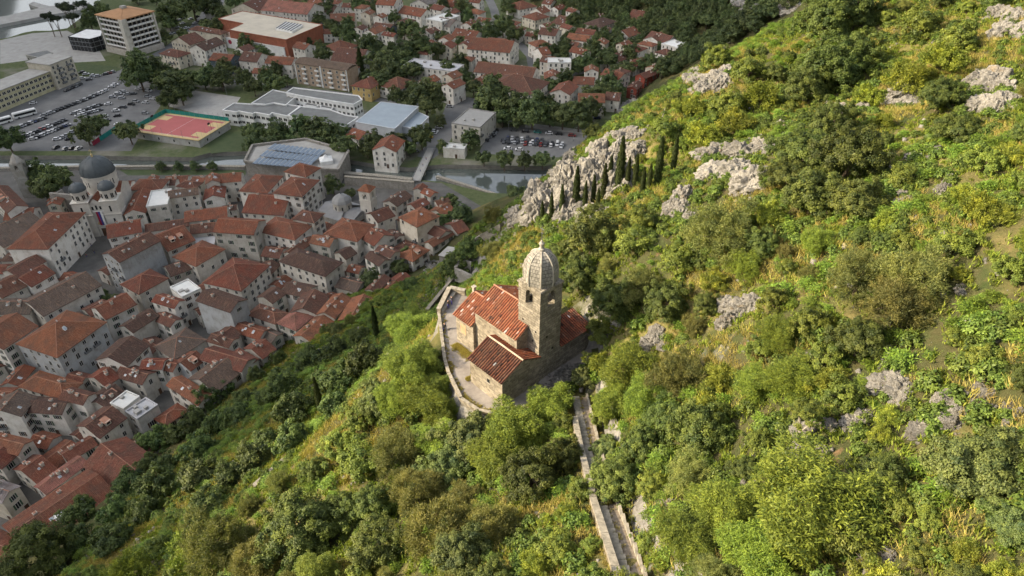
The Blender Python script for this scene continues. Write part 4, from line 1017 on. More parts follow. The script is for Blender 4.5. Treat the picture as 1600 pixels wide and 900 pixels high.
def overlaps(c, rz, L, W, gap):
    rr = math.hypot(L, W) / 2; ca, sa = math.cos(rz), math.sin(rz)
    for h in HS:
        dx, dy = h.c[0] - c[0], h.c[1] - c[1]
        if dx * dx + dy * dy > (rr + math.hypot(h.L, h.W) / 2 + gap) ** 2: continue
        sep = False                                                  # separating-axis test of two rectangles
        cb, sb = math.cos(h.rz), math.sin(h.rz)
        for (ax, ay) in ((ca, sa), (-sa, ca), (cb, sb), (-sb, cb)):
            ra = abs(ax * ca + ay * sa) * L / 2 + abs(-ax * sa + ay * ca) * W / 2; rb = abs(ax * cb + ay * sb) * h.L / 2 + abs(-ax * sb + ay * cb) * h.W / 2
            if abs(dx * ax + dy * ay) > ra + rb + gap: sep = True; break
        if not sep: return True
    return False
def poly_in(x, y, P):
    c = False; j = len(P) - 1
    for i in range(len(P)):
        if (P[i][1] > y) != (P[j][1] > y) and x < (P[j][0] - P[i][0]) * (y - P[i][1]) / (P[j][1] - P[i][1]) + P[i][0]: c = not c
        j = i
    return c
def infill(n, area, keepout, old, gap, sizes, hs, tries=6000):
    "small houses packed into the gaps, turned like their nearest neighbour"
    k = 0
    for _ in range(tries):
        if k >= n: break
        px, py = rnd.uniform(min(p[0] for p in area), max(p[0] for p in area)), rnd.uniform(min(p[1] for p in area), max(p[1] for p in area))
        if not poly_in(px, py, area) or any(poly_in(px, py, q) for q in keepout): continue
        h = rnd.uniform(*hs); c = atz(px, py, h)[:2]; near = min(HS, key=lambda q: (q.c[0] - c[0]) ** 2 + (q.c[1] - c[1]) ** 2)
        rz = near.rz + rnd.choice([0, math.pi / 2]) + rnd.uniform(-.06, .06); W = rnd.uniform(*sizes); L = W * rnd.uniform(1.0, 1.5)
        if overlaps(c, rz, L, W, gap) or float(hz(c[0], c[1])) > 3.5: continue
        H_ = House(); H_.c, H_.rz, H_.L, H_.W, H_.h, H_.ty = c, rz, L, W, h, rnd.choice('gggh'); H_.rc = rnd.choice('orbbdogr' if old else 'oorbOr'); H_.wc = rnd.choice('sswc' if old else 'wwwc')
        H_.label = ''; H_.err = 0; H_.old = old; H_.g = 0; H_.pitch = R(rnd.uniform(20, 26)); H_.px = proj((c[0], c[1], h)); HS.append(H_); k += 1
    print('infill', k)
    return k
TOWN_AREA = [(-20, 300), (60, 312), (130, 300), (250, 275), (380, 280), (500, 300), (640, 320), (720, 335), (725, 370), (620, 430), (560, 500), (420, 580), (330, 610), (250, 680), (200, 740), (120, 790), (-20, 800)]
infill(80, TOWN_AREA, [[(85, 280), (190, 270), (200, 360), (175, 400), (160, 440), (120, 430), (100, 380)], [(490, 290), (600, 285), (600, 345), (490, 345)], [(160, 440), (200, 440), (200, 480), (150, 475)]], True, 0.5, (4.0, 7.5), (3.6, 6.5))
NORTH_AREA = [(430, 0), (1060, 0), (1080, 70), (1010, 120), (900, 135), (850, 125), (800, 140), (740, 145), (640, 120), (560, 140), (480, 60)]
infill(62, NORTH_AREA, [[(750, 0), (785, 0), (790, 45), (845, 90), (850, 150), (820, 150), (815, 95), (765, 50)], [(340, 60), (380, 15), (512, 40), (505, 75), (450, 90)], [(560, 60), (660, 60), (660, 130), (560, 130)]], False, 2.5, (7, 10.5), (6, 10))
print('houses', len(HS), 'bad angles', [(i, round(h.err)) for i, h in enumerate(HS) if abs(h.err) > 32])

def house_geo(H_):
    L2, W2, h = H_.L / 2, H_.W / 2, H_.h; wall, roof, rl = MB(), MB(), []
    if H_.ty == 'f':
        wall.box(-L2, L2, -W2, W2, -3, h); t = 0.3
        roof.box(-L2 + t, L2 - t, -W2 + t, W2 - t, h + 0.002, h + 0.06)
        for (x0, x1, y0, y1) in ((-L2 - .05, L2 + .05, -W2 - .05, -W2 + t), (-L2 - .05, L2 + .05, W2 - t, W2 + .05), (-L2 - .05, -L2 + t, -W2 + t, W2 - t), (L2 - t, L2 + .05, -W2 + t, W2 - t)):
            roof.box(x0, x1, y0, y1, h - 0.15, h + 0.45, 1)
        return wall, roof, rl, h
    tp = math.tan(H_.pitch); rise = W2 * tp; o = 0.4; e = h - o * tp; th = 0.16
    if H_.ty == 'g':
        wall.poly([(-L2, -W2, -3), (L2, -W2, -3), (L2, -W2, h), (-L2, -W2, h)]); wall.poly([(L2, W2, -3), (-L2, W2, -3), (-L2, W2, h), (L2, W2, h)])
        wall.poly([(L2, -W2, -3), (L2, W2, -3), (L2, W2, h), (L2, 0, h + rise), (L2, -W2, h)]); wall.poly([(-L2, W2, -3), (-L2, -W2, -3), (-L2, -W2, h), (-L2, 0, h + rise), (-L2, W2, h)])
        X, Y, r_ = L2 + 0.25, W2 + o, h + rise
        for s in (-1, 1):
            q = [(-X * s, -Y * s, e + th), (X * s, -Y * s, e + th), (X * s, 0, r_ + th), (-X * s, 0, r_ + th)]; roof.poly(q); roof.poly([(x, y, z - th) for x, y, z in q][::-1])
            roof.poly([(-X * s, -Y * s, e), (X * s, -Y * s, e), (X * s, -Y * s, e + th), (-X * s, -Y * s, e + th)])
            roof.poly([(X * s, -Y, e), (X * s, 0, r_), (X * s, 0, r_ + th), (X * s, -Y, e + th)]); roof.poly([(X * s, 0, r_), (X * s, Y, e), (X * s, Y, e + th), (X * s, 0, r_ + th)])
        rl = [[(-X, 0, r_ + th), (X, 0, r_ + th)]]
    else:
        wall.box(-L2, L2, -W2, W2, -3, h); X, Y = L2 + o, W2 + o; r_ = h + rise; k = min(W2, L2 - 0.2)
        q = [(-X, -Y, e + th), (X, -Y, e + th), (X, Y, e + th), (-X, Y, e + th)]; ra, rb = (-L2 + k, 0, r_ + th), (L2 - k, 0, r_ + th)
        roof.poly([q[0], q[1], rb, ra]); roof.poly([q[2], q[3], ra, rb]); roof.poly([q[1], q[2], rb]); roof.poly([q[3], q[0], ra])
        for i in range(4):
            a, b = q[i], q[(i + 1) % 4]; roof.poly([(a[0], a[1], e), (b[0], b[1], e), b, a])
        roof.poly([(x, y, e) for x, y, z in q][::-1])
        rl = [[ra, rb], [q[0], ra], [q[3], ra], [q[1], rb], [q[2], rb]]
    return wall, roof, rl, h + rise + th
# occlusion tree of all the houses, to know which windows the place shows
bv, bf = [], []
for H_ in HS:
    H_.geo = house_geo(H_); Mx = Matrix.Translation((H_.c[0], H_.c[1], 0)) @ Matrix.Rotation(H_.rz, 4, 'Z'); H_.mx = Mx
    for g_ in H_.geo[:2]:
        b = len(bv); bv += [tuple(Mx @ Vector(v)) for v in g_.v]; bf += [tuple(b + i for i in f) for f in g_.f]
BVH = BVHTree.FromPolygons(bv, bf)
EYES = [Vector((0, 0, CAM_H)), Vector((-9, 0, CAM_H)), Vector((9, 0, CAM_H))]
def seen(p, tree=None):
    tree = tree or BVH
    x, y, t = proj(p)
    if not (-40 < x < 1640 and -40 < y < 940): return False
    for e in EYES:
        d = Vector(p) - e; L = d.length; hq = tree.ray_cast(e, d / L)
        if hq[0] is None or hq[3] > L - 0.25: return True
    return False

LANDMARK = [('the domed church', 150, 330), ('the huge orange-roofed building', 97, 510), ('the grey-domed church', 533, 320), ('the tall pale-walled house', 205, 400),
            ('the broad brown hip roof', 480, 415), ('the long red roofs', 110, 760), ('the bright orange gate house', 655, 340), ('the tall stone block', 370, 360),
            ('the brick shopping centre', 420, 45), ('the white school', 450, 170), ('the winding north road', 835, 110), ('the hotel tower', 200, 50), ('the riverside car park', 830, 215), ('the far villas', 1040, 75)]
ORD = ['nearest', 'second', 'third', 'fourth', 'fifth', 'sixth', 'seventh', 'eighth', 'ninth', 'tenth', 'eleventh', 'twelfth', 'thirteenth', 'fourteenth', 'fifteenth']
buck = {}
for H_ in HS:
    if H_.label: continue
    x, y, _ = H_.px; lm = min(LANDMARK, key=lambda l: (l[1] - x) ** 2 + (1.6 * (l[2] - y)) ** 2); dx, dy = x - lm[1], 1.6 * (y - lm[2])
    dr = ('left of' if dx < 0 else 'right of') if abs(dx) > abs(dy) else ('behind' if dy < 0 else 'before'); buck.setdefault((lm[0], dr, H_.rc, H_.wc, H_.ty), []).append((dx * dx + dy * dy, H_))
TYN = {'g': 'gabled', 'h': 'hipped', 'f': 'flat'}
for (lm, dr, rc, wc, ty), L in buck.items():
    L.sort(key=lambda q: q[0])
    for i, (d, H_) in enumerate(L):
        o_ = '' if len(L) == 1 else ', ' + (ORD[i] if i == 0 else ORD[i] + ' nearest')
        H_.label = f'{WN[wc]} house, {RN[rc]} {TYN[ty]} roof, {dr} {lm}{o_}'

nwin = 0
for H_ in HS:
    wall, roof, rl, top = H_.geo
    o = empty('house', (H_.c[0], H_.c[1], 0), H_.rz, H_.label, 'house', 'old town houses' if H_.old else 'houses north of the river')
    kw, kr = rnd.uniform(0.8, 1.06), rnd.uniform(0.82, 1.12); wc = [x * kw for x in WC[H_.wc]]; rc = [x * kr for x in RC[H_.rc]]; mm_ = rnd.uniform(0, .35) if H_.ty != 'f' else 0; rc = [x * (1 - mm_) + y * mm_ for x, y in zip(rc, rnd.choice([(0.21, 0.125, 0.09), (0.30, 0.15, 0.09), (0.16, 0.10, 0.08)]))]
    wl = wall.build('wall', M['wall'], o, color=wc)
    if H_.ty == 'f': rf = roof.build('roof', [M['objc'], M['wall']], o, color=rc)
    else: rf = roof.build('roof', M['roof'], o, uv=True, color=rc)
    if rl and H_.rc not in 'd':
        m = MB()
        for a, b in rl: m.tube([a, b], [0.10, 0.10], 5)
        m.build('ridge_cap', M['ridge'], rf)
    far = H_.px[2] > 330
    inv = H_.mx.inverted(); camL = inv @ Vector((0, 0, CAM_H)); L2, W2 = H_.L / 2, H_.W / 2
    kind = rnd.choice(['green', 'green', 'bare', 'brown', 'bare'] if H_.old else ['bare', 'bare', 'brown', 'green'])
    for (n_, ln, off) in (((0, -1), H_.L, W2), ((0, 1), H_.L, W2), ((-1, 0), H_.W, L2), ((1, 0), H_.W, L2)):
        if (camL.x * n_[0] + camL.y * n_[1]) < off + 2: continue
        ax = (-n_[1], n_[0]); rz = math.atan2(n_[1], n_[0]) + math.pi / 2
        if H_.label.startswith('tall pale') and ln == max(H_.L, H_.W): continue
        cols = max(1, int((ln - 0.9) / rnd.uniform(2.7, 3.7))); rows = max(1, int((H_.h - 0.3) / 2.85)); dc = ln / cols
        blank = rnd.random() < 0.12
        for r_ in range(rows):
            for c in range(cols):
                if rnd.random() < (0.75 if blank else 0.2): continue
                s = (c + 0.5) * dc - ln / 2 + rnd.uniform(-.3, .3); z = H_.h - 1.45 - r_ * 2.85 + rnd.uniform(-.12, .12)
                loc = (n_[0] * (off + 0.002) + ax[0] * s, n_[1] * (off + 0.002) + ax[1] * s, z)
                pw = H_.mx @ Vector((loc[0] + n_[0] * 0.15, loc[1] + n_[1] * 0.15, z))
                if not seen(pw): continue
                if r_ and rnd.random() < .05 and z > 3.5: place('balcony', BALC, o, (loc[0], loc[1], z - .85), rz)
                k = rnd.uniform(0.9, 1.15); place('window', WIN[kind if not far else 'bare'], o, loc, rz, (k, 1, k * (0.8 if r_ == 0 and rows > 2 and H_.old else 1.05))); nwin += 1
        loc = (n_[0] * (off + 0.002) + ax[0] * dc * 0.3, n_[1] * (off + 0.002) + ax[1] * dc * 0.3, 0)
        if seen(H_.mx @ Vector((loc[0] + n_[0] * 0.3, loc[1] + n_[1] * 0.3, 1.6))): place('door', DOOR, o, loc, rz)
    if H_.label.startswith('very long'):
        for s in (-.55, -.15, .4):
            m = MB(); y = -.5 * W2 if camL.y < 0 else .5 * W2; z = H_.h + .5 * W2 * math.tan(H_.pitch); x = s * L2; m.box(x - .9, x + .9, y - .7, y + .7, z - .3, z + 1.1); m.build('vent_box', M['white'], rf)
    if H_.ty != 'f':
        for _ in range(rnd.choice([0, 1, 2, 2, 3])):
            s, y = rnd.uniform(-.7, .7) * (L2 - 1), rnd.uniform(-.6, .6) * W2; z = H_.h + (W2 - abs(y)) * math.tan(H_.pitch)
            if H_.ty == 'h' and abs(s) > L2 - W2: continue
            place('chimney', CHIM, rf, (s, y, z), 0, (1, 1, rnd.uniform(.7, 1.1)))
        for _ in range(rnd.choice([0, 0, 0, 0, 1, 1, 3]) if H_.ty == 'g' or H_.L > 8 else 0):
            sd = 1 if camL.y > 0 else -1; s, y = rnd.uniform(-.6, .6) * (L2 - 1.2), sd * rnd.uniform(.3, .7) * W2
            if H_.ty == 'h' and abs(s) > L2 - W2 + 0.3: continue
            z = H_.h + (W2 - abs(y)) * math.tan(H_.pitch) + 0.2; kk = rnd.uniform(.7, 1.3); b = place('skylight', SKYL, rf, (s, y, z), 0, (kk, kk * rnd.uniform(.7, 1.2), 1)); b.rotation_euler = (-H_.pitch * sd, 0, 0)
        if H_.old and rnd.random() < 0.10 and H_.W > 7:
            sd = 1 if camL.y > 0 else -1
            for s in ((-1.6, 1.6) if H_.L > 10 else (0,)):
                y = sd * 0.55 * W2; z = H_.h + 0.45 * W2 * math.tan(H_.pitch); place('dormer', DORM, rf, (s, y, z), 0 if sd < 0 else math.pi)
        if rnd.random() < 0.25:
            s = rnd.uniform(-.5, .5) * max(0.5, L2 - W2 if H_.ty == 'h' else L2); b = place('satellite_dish', DISH, rf, (s, 0.2, top + 0.35)); b.rotation_euler = (1.1, 0, rnd.uniform(-1, 1))
    else:
        for _ in range(rnd.choice([1, 2, 3])):
            m = MB(); sx, sy = rnd.uniform(.4, .9), rnd.uniform(.4, .8); x, y = rnd.uniform(-.6, .6) * L2, rnd.uniform(-.6, .6) * W2; m.box(x - sx, x + sx, y - sy, y + sy, H_.h + .062, H_.h + rnd.uniform(.6, 1.2)); m.build('roof_box', M['concrete'], rf)
print('windows', nwin); print('long labels', [h.label for h in HS if len(h.label.replace('-', ' ').split()) > 16])
# ---------------------------------------------------------------- special buildings
def wpoly(c, pts, z): return [catz(c, x, y, z)[:2] for x, y in pts]
def ccw(p):
    a = sum(p[i][0] * p[(i + 1) % len(p)][1] - p[(i + 1) % len(p)][0] * p[i][1] for i in range(len(p))); return p if a > 0 else p[::-1]
def rect3(L_, C_, R_):
    "square up a traced corner: returns centre, yaw along L-C, lengths"
    va, vb = L_ - C_, R_ - C_; aa, ab = math.atan2(va[1], va[0]), math.atan2(vb[1], vb[0]); df = (ab - aa + math.pi) % (2 * math.pi) - math.pi
    er = df - math.copysign(math.pi / 2, df); aa += er / 2; ab -= er / 2; la, lb = np.linalg.norm(va), np.linalg.norm(vb)
    da, db = np.array([math.cos(aa), math.sin(aa)]), np.array([math.cos(ab), math.sin(ab)])
    return C_ + da * la / 2 + db * lb / 2, aa, float(la), float(lb)
def row_windows(o, org, a, b, zs, dx, mesh, sx=1.0, sz=1.0, off=0.01, skip=0.0):
    a, b = np.array(a) - org, np.array(b) - org; d = b - a; L = np.linalg.norm(d); d = d / L; n_ = np.array([d[1], -d[0]])
    if n_ @ (-(a + org)) < 0: return
    k = max(1, int(L / dx)); rz = math.atan2(n_[1], n_[0]) + math.pi / 2
    for z in zs:
        for i in range(k):
            if rnd.random() < skip: continue
            p = a + d * (i + 0.5) * L / k + n_ * off
            x, y, t = proj((p[0] + org[0], p[1] + org[1], z))
            if -30 < x < 1630 and -30 < y < 930: place('window', mesh, o, (p[0], p[1], z), rz, (sx, 1, sz))
def block(name, label, cat, parts, parapet=0.5):
    "flat-roofed building from traced roof outlines: (crop, points, height, wall material, roof material, window rows)"
    org = np.mean(wpoly(parts[0][0], parts[0][1], parts[0][2]), 0); o = empty(name, (org[0], org[1], 0), 0, label, cat)
    for (c, pts, h, mw, mr, rows, dx, ws) in parts:
        P = ccw([np.array(p) for p in wpoly(c, pts, h)]); Q = [tuple(p - org) for p in P]
        m = MB(); m.prism(Q, -1, h - 0.25, 0); m.build('wall', mw, o)
        m = MB(); cc = np.mean(Q, 0); m.prism([tuple(cc + (np.array(q) - cc) * 0.995) for q in Q], h - 0.248, h, 0); rf = m.build('roof', mr, o)
        if parapet:
            m = MB()
            for i in range(len(Q)): seg_wall(m, (*Q[i],), (*Q[(i + 1) % len(Q)],), 0.5, h - 0.24, h + parapet + 0.003 * (i % 3))
            m.build('parapet', mw, rf)
        if rows:
            for i in range(len(P)): row_windows(o, org, P[i], P[(i + 1) % len(P)], rows, dx, WIN['bare'], ws, 0.9)
    return o, org
school, _ = block('school', 'white school complex with stepped facade, courtyards and grey flat roofs', 'school', [
    ('S', [(60, 385), (215, 405), (245, 395), (400, 425), (430, 410), (590, 440), (620, 415), (790, 450), (940, 340), (640, 305), (550, 325), (190, 305)], 8, M['white'], M['grey_roof'], (5.8, 2.2), 3.0, 2.1),
    ('S', [(385, 310), (630, 155), (780, 185), (905, 215), (780, 325), (640, 302), (550, 320)], 8.6, M['white'], M['grey_roof'], None, 3, 1),
    ('S', [(780, 185), (860, 130), (1600, 220), (1640, 265), (1545, 320), (920, 215)], 10.5, M['white'], M['grey_roof'], (8.2, 4.8), 2.6, 1.5),
    ('S', [(975, 325), (1060, 265), (1185, 295), (1125, 345)], 7, M['white'], M['grey_roof'], None, 3, 1),
    ('S', [(1165, 350), (1240, 290), (1370, 310), (1290, 375)], 7, M['white'], M['grey_roof'], None, 3, 1),
    ('S', [(800, 445), (950, 342), (1280, 380), (1450, 440), (1600, 465), (1440, 572), (1000, 500)], 8.3, M['white'], M['grey_roof'], (5.8, 2.2), 3.0, 2.1)])
block('sports_hall', 'large sports hall with blue-grey sheet roof next to the white school', 'hall', [
    ('G', [(90, 340), (310, 165), (640, 205), (430, 400)], 11, plain('hall_wall', (0.50, 0.52, 0.54), 0.7, 0.1, 0.3), M['blue_roof'], None, 3, 1),
    ('G', [(490, 378), (622, 247), (730, 295), (620, 402)], 8.5, plain('hall_wall_low', (0.50, 0.52, 0.54), 0.7, 0.1, 0.3), M['blue_roof'], (4.0,), 3.4, 1.4)], 0.12)
mall, mo = block('shopping_centre', 'shopping centre with brick-red upper band and cream flat roof', 'building', [
    ('N', [(130, 235), (235, 95), (735, 185), (495, 300)], 7, M['white'], M['cream_roof'], None, 3, 1),
    ('N', [(85, 118), (235, 70), (735, 155), (508, 250), (150, 188), (240, 148)], 12.5, M['brick'], M['cream_roof'], None, 3, 1)], 0.35)
m = MB(); P = [tuple(np.array(p) - mo) for p in wpoly('N', [(440, 175), (500, 135), (612, 155), (545, 195)], 14)]; m.prism(P, 12.4, 14); m.build('roof_plant', M['white'], mall)
m = MB()
for i in range(6):
    a = np.array(P[0]) + (np.array(P[3]) - np.array(P[0])) * (i + .5) / 6; b = np.array(P[1]) + (np.array(P[2]) - np.array(P[1])) * (i + .5) / 6; mm = MB(); seg_wall(mm, a, b, 1.0, 14.01, 14.35); mm.build('roof_fin', M['grey_roof'], mall)
c_, yw, la, lb = rect3(*[np.array(p) for p in wpoly('N', [(160, 235), (485, 300), (530, 275)], 7)])
m = MB(); m.lathe([(0.0, 0.0), (1.5, 0.0), (1.5, 0.1), (0.0, 0.1)], 20); me = m.mesh('round_sign', M['red']); b = place('round_sign', me, mall, (*(np.array(catz('N', 158, 262, 4.5)[:2]) - mo), 4.5)); b.rotation_euler = (math.pi / 2, 0, -0.35)
def pavil():
    o, org = block('glass_pavilion', 'two-storey dark glass pavilion with white flat roof beside the hotel tower', 'building', [
        ('H', [(425, 230), (540, 182), (640, 190), (632, 225), (560, 245)], 9, M['glass'], M['white'], None, 3, 1)], 0.25)
    P = ccw([np.array(p) for p in wpoly('H', [(425, 230), (540, 182), (640, 190), (632, 225), (560, 245)], 9)])
    for i in range(len(P)):
        a, b = P[i] - org, P[(i + 1) % len(P)] - org; k = max(1, int(np.linalg.norm(b - a) / 3))
        for z in (3.2, 6.2): m = MB(); seg_wall(m, a, b, 0.5, z, z + 0.35 + 0.004 * i); m.build('floor_band', M['metal'], o)
        for j in range(k): p = a + (b - a) * (j + .5) / k; m = MB(); m.box(p[0] - .09, p[0] + .09, p[1] - .09, p[1] + .09, 0, 8.7); m.build('mullion', M['metal'], o)
pavil()
# hotel tower: floors of recessed glazing and white balcony parapets
def hotel():
    L_, C_, R_ = [np.array(p) for p in wpoly('H', [(600, 92), (760, 122), (955, 72)], 25)]
    c, yw, la, lb = rect3(L_, C_, R_); o = empty('hotel_tower', (c[0], c[1], 0), yw, 'white tower hotel with six balcony floors and tan hipped roof', 'hotel')
    X, Y = la / 2, lb / 2
    m = MB(); m.box(-X + 1.3, X - 1.3, -Y + 1.3, Y - 1.3, 4, 25); m.build('core', M['glass'], o)
    m = MB(); m.box(-X - 1, X + 1, -Y - 1, Y + 1, 0, 3.6); m.build('podium', M['wall'], o, color=(0.5, 0.47, 0.42))
    inv = Matrix.Translation((c[0], c[1], 0)) @ Matrix.Rotation(yw, 4, 'Z'); cl = inv.inverted() @ Vector((0, 0, CAM_H))
    for f in range(6):
        z = 5.2 + f * 3.35
        m = MB(); m.box(-X, X, -Y, Y, z - 0.25, z); m.build('floor_slab', M['wall'], o, color=(0.62, 0.60, 0.55))
        for (n_, ln, off) in (((0, -1), la, Y), ((0, 1), la, Y), ((-1, 0), lb, X), ((1, 0), lb, X)):
            if cl.x * n_[0] + cl.y * n_[1] < off: continue
            ax = (-n_[1], n_[0]); k = 7
            for j in range(k):
                s = (j + .5) * ln / k - ln / 2; m = MB(); p = (n_[0] * (off - .1) + ax[0] * s, n_[1] * (off - .1) + ax[1] * s); m.obox(p, ax, n_, ln / k / 2 - .18, .09, z, z + 1.05); m.build('balcony', M['white'], o)
                if j: s = j * ln / k - ln / 2; m = MB(); p = (n_[0] * (off - .65) + ax[0] * s, n_[1] * (off - .65) + ax[1] * s); m.obox(p, ax, n_, .1, .6, z, z + 3.1); m.build('partition', M['wall'], o, color=(0.45, 0.42, 0.37))
    cor = inv.inverted() @ Vector((C_[0], C_[1], 0)); sx, sy = math.copysign(1, cor.x), math.copysign(1, cor.y)
    for (ax_, ay_, wd) in ((sx, sy, 1.9), (-sx, sy, 0.6), (sx, -sy, 0.6)):
        m = MB(); m.box(ax_ * X - wd, ax_ * X + wd, ay_ * Y - wd, ay_ * Y + wd, 0, 25); m.build('corner_pier', M['wall'], o, color=(0.58, 0.56, 0.5))
    m = MB(); h = 25.3; e = 1.2; q = [(-X - e, -Y - e, h), (X + e, -Y - e, h), (X + e, Y + e, h), (-X - e, Y + e, h)]; r_ = (0, 0, h + 3.2)
    for i in range(4): a, b = q[i], q[(i + 1) % 4]; m.poly([a, b, (0.02 * a[0], 0.02 * a[1], h + 3.2)][:3]); m.poly([(a[0], a[1], h - .6), (b[0], b[1], h - .6), b, a])
    m.poly([(x, y, h - .6) for x, y, z in q][::-1]); m.box(-X - .3, X + .3, -Y - .3, Y + .3, 25.0, 24.9 + .2); rf = m.build('roof', M['tan'], o)
    m = MB(); m.box(-1.6, 1.6, -1.6, 1.6, h + 2.2, h + 4.4); m.build('lift_house', M['concrete'], rf)
hotel()
# long office block behind the car park
def office():
    top = 11.0; A0, A1 = catz('K', -260, 450, top)[:2], catz('K', 432, 180, top)[:2]; back = catz('K', 300, 145, top)[:2]
    d = (A1 - A0); L = np.linalg.norm(d); d /= L; n_ = np.array([-d[1], d[0]]); n_ = n_ if n_ @ (back - A1) > 0 else -n_; w = abs((back - A1) @ n_)
    o = empty('office_block', (A1[0], A1[1], 0), 0, 'long pale yellow office block with rows of windows behind the big car park', 'office')
    q = [A0, A1, A1 + n_ * w, A0 + n_ * w]; m = MB(); m.prism([tuple(p - A1) for p in q], -1, top); m.build('wall', M['wall'], o, color=(0.55, 0.52, 0.34))
    m = MB(); m.prism([tuple(p - A1) for p in [A0 - n_ * .6, A1 - n_ * .6, A1 + n_ * (w + .6), A0 + n_ * (w + .6)]], top + .002, top + .4); m.build('roof', M['concrete'], o)
    a, b = (A0, A1)
    row_windows(o, A1, a, b, (9.0, 5.9, 2.8), 3.1, WIN['bare'], 2.0, 0.95); row_windows(o, A1, b, a, (9.0, 5.9, 2.8), 3.1, WIN['bare'], 2.0, 0.95)
    o2 = empty('stair_block', (A1[0], A1[1], 0), 0, 'taller cream end block with balconies joined to the pale yellow office block', 'building')
    t2 = 15.0; B0 = A1 + d * 0.3; B1 = B0 + d * 17; q = [B0 - n_ * 2, B1 - n_ * 2, B1 + n_ * (w + 1), B0 + n_ * (w + 1)]
    m = MB(); m.prism([tuple(p - A1) for p in q], -1, t2); m.build('wall', M['wall'], o2, color=(0.55, 0.51, 0.42)); m = MB(); m.prism([tuple((p - A1) + ((p - A1) - np.mean([x - A1 for x in q], 0)) * .04) for p in q], t2 + .002, t2 + .4); m.build('roof', M['concrete'], o2)
    row_windows(o2, A1, q[0], q[1], (13, 10, 7, 4), 3.4, WIN['bare'], 1.3, 1.1, skip=.1); row_windows(o2, A1, q[1], q[2], (13, 10, 7, 4), 4, WIN['bare'], 1.0, 1.0, skip=.2)
    for z in (11.2, 8.2, 5.2, 2.4):
        for s in (5.5, 12.5): p = B0 - n_ * 2.5 + d * s - A1; m = MB(); m.obox(p, d, n_, 1.6, .5, z - .1, z + .9); m.build('balcony', M['metal'], o2)
    o3, _ = block('bus_hall', 'low grey hall with metal roof behind the pale yellow office block', 'building', [('I', [(320, 685), (590, 630), (660, 660), (510, 725)], 8, M['concrete'], M['grey_roof'], (5.5,), 3, 1.5)], 0.15)
office()
# apartment block with balconies
def flats():
    c, yw, la, lb = rect3(*[np.array(p) for p in wpoly('N', [(568, 388), (885, 442), (950, 405)], 13)])
    o = empty('apartment_block', (c[0], c[1], 0), yw, 'four-storey block of flats with balconies and mossy brown roof', 'building'); X, Y = la / 2, lb / 2
    m = MB(); m.box(-X, X, -Y, Y, -1, 13); m.build('wall', M['wall'], o, color=(0.42, 0.33, 0.25))
    mx = Matrix.Translation((c[0], c[1], 0)) @ Matrix.Rotation(yw, 4, 'Z'); sd = 1 if (mx.inverted() @ Vector((0, 0, 0))).y > 0 else -1
    for j in range(3): x = -X + (j) * X; m = MB(); m.box(x - .5 if j else x, x + .5 if j < 2 else x, sd * Y - .35, sd * Y + .35, -1, 13.2); m.build('pier', M['white'], o)
    for f in range(4):
        z = 1.2 + f * 3.0
        for j in range(8):
            x = -X + (j + .5) * 2 * X / 8; rz = 0 if sd < 0 else math.pi
            place('window', WIN['bare'], o, (x, sd * (Y + .01), z + .9), rz, (1.4, 1, 1.0))
            if j % 2 == 0: m = MB(); m.box(x - 1.5, x + 1.5, sd * (Y + .6) - .6, sd * (Y + .6) + .6, z - .3, z - .15); m.box(x - 1.5, x + 1.5, sd * (Y + 1.15) - .05, sd * (Y + 1.15) + .05, z - .15, z + .75); m.build('balcony', M['white'], o)
    m = MB(); H_ = House(); H_.L, H_.W, H_.h, H_.ty, H_.pitch = la, lb, 13, 'g', R(14); g_ = house_geo(H_); g_[1].build('roof', M['roof'], o, uv=True, color=(0.20, 0.15, 0.11))
flats()

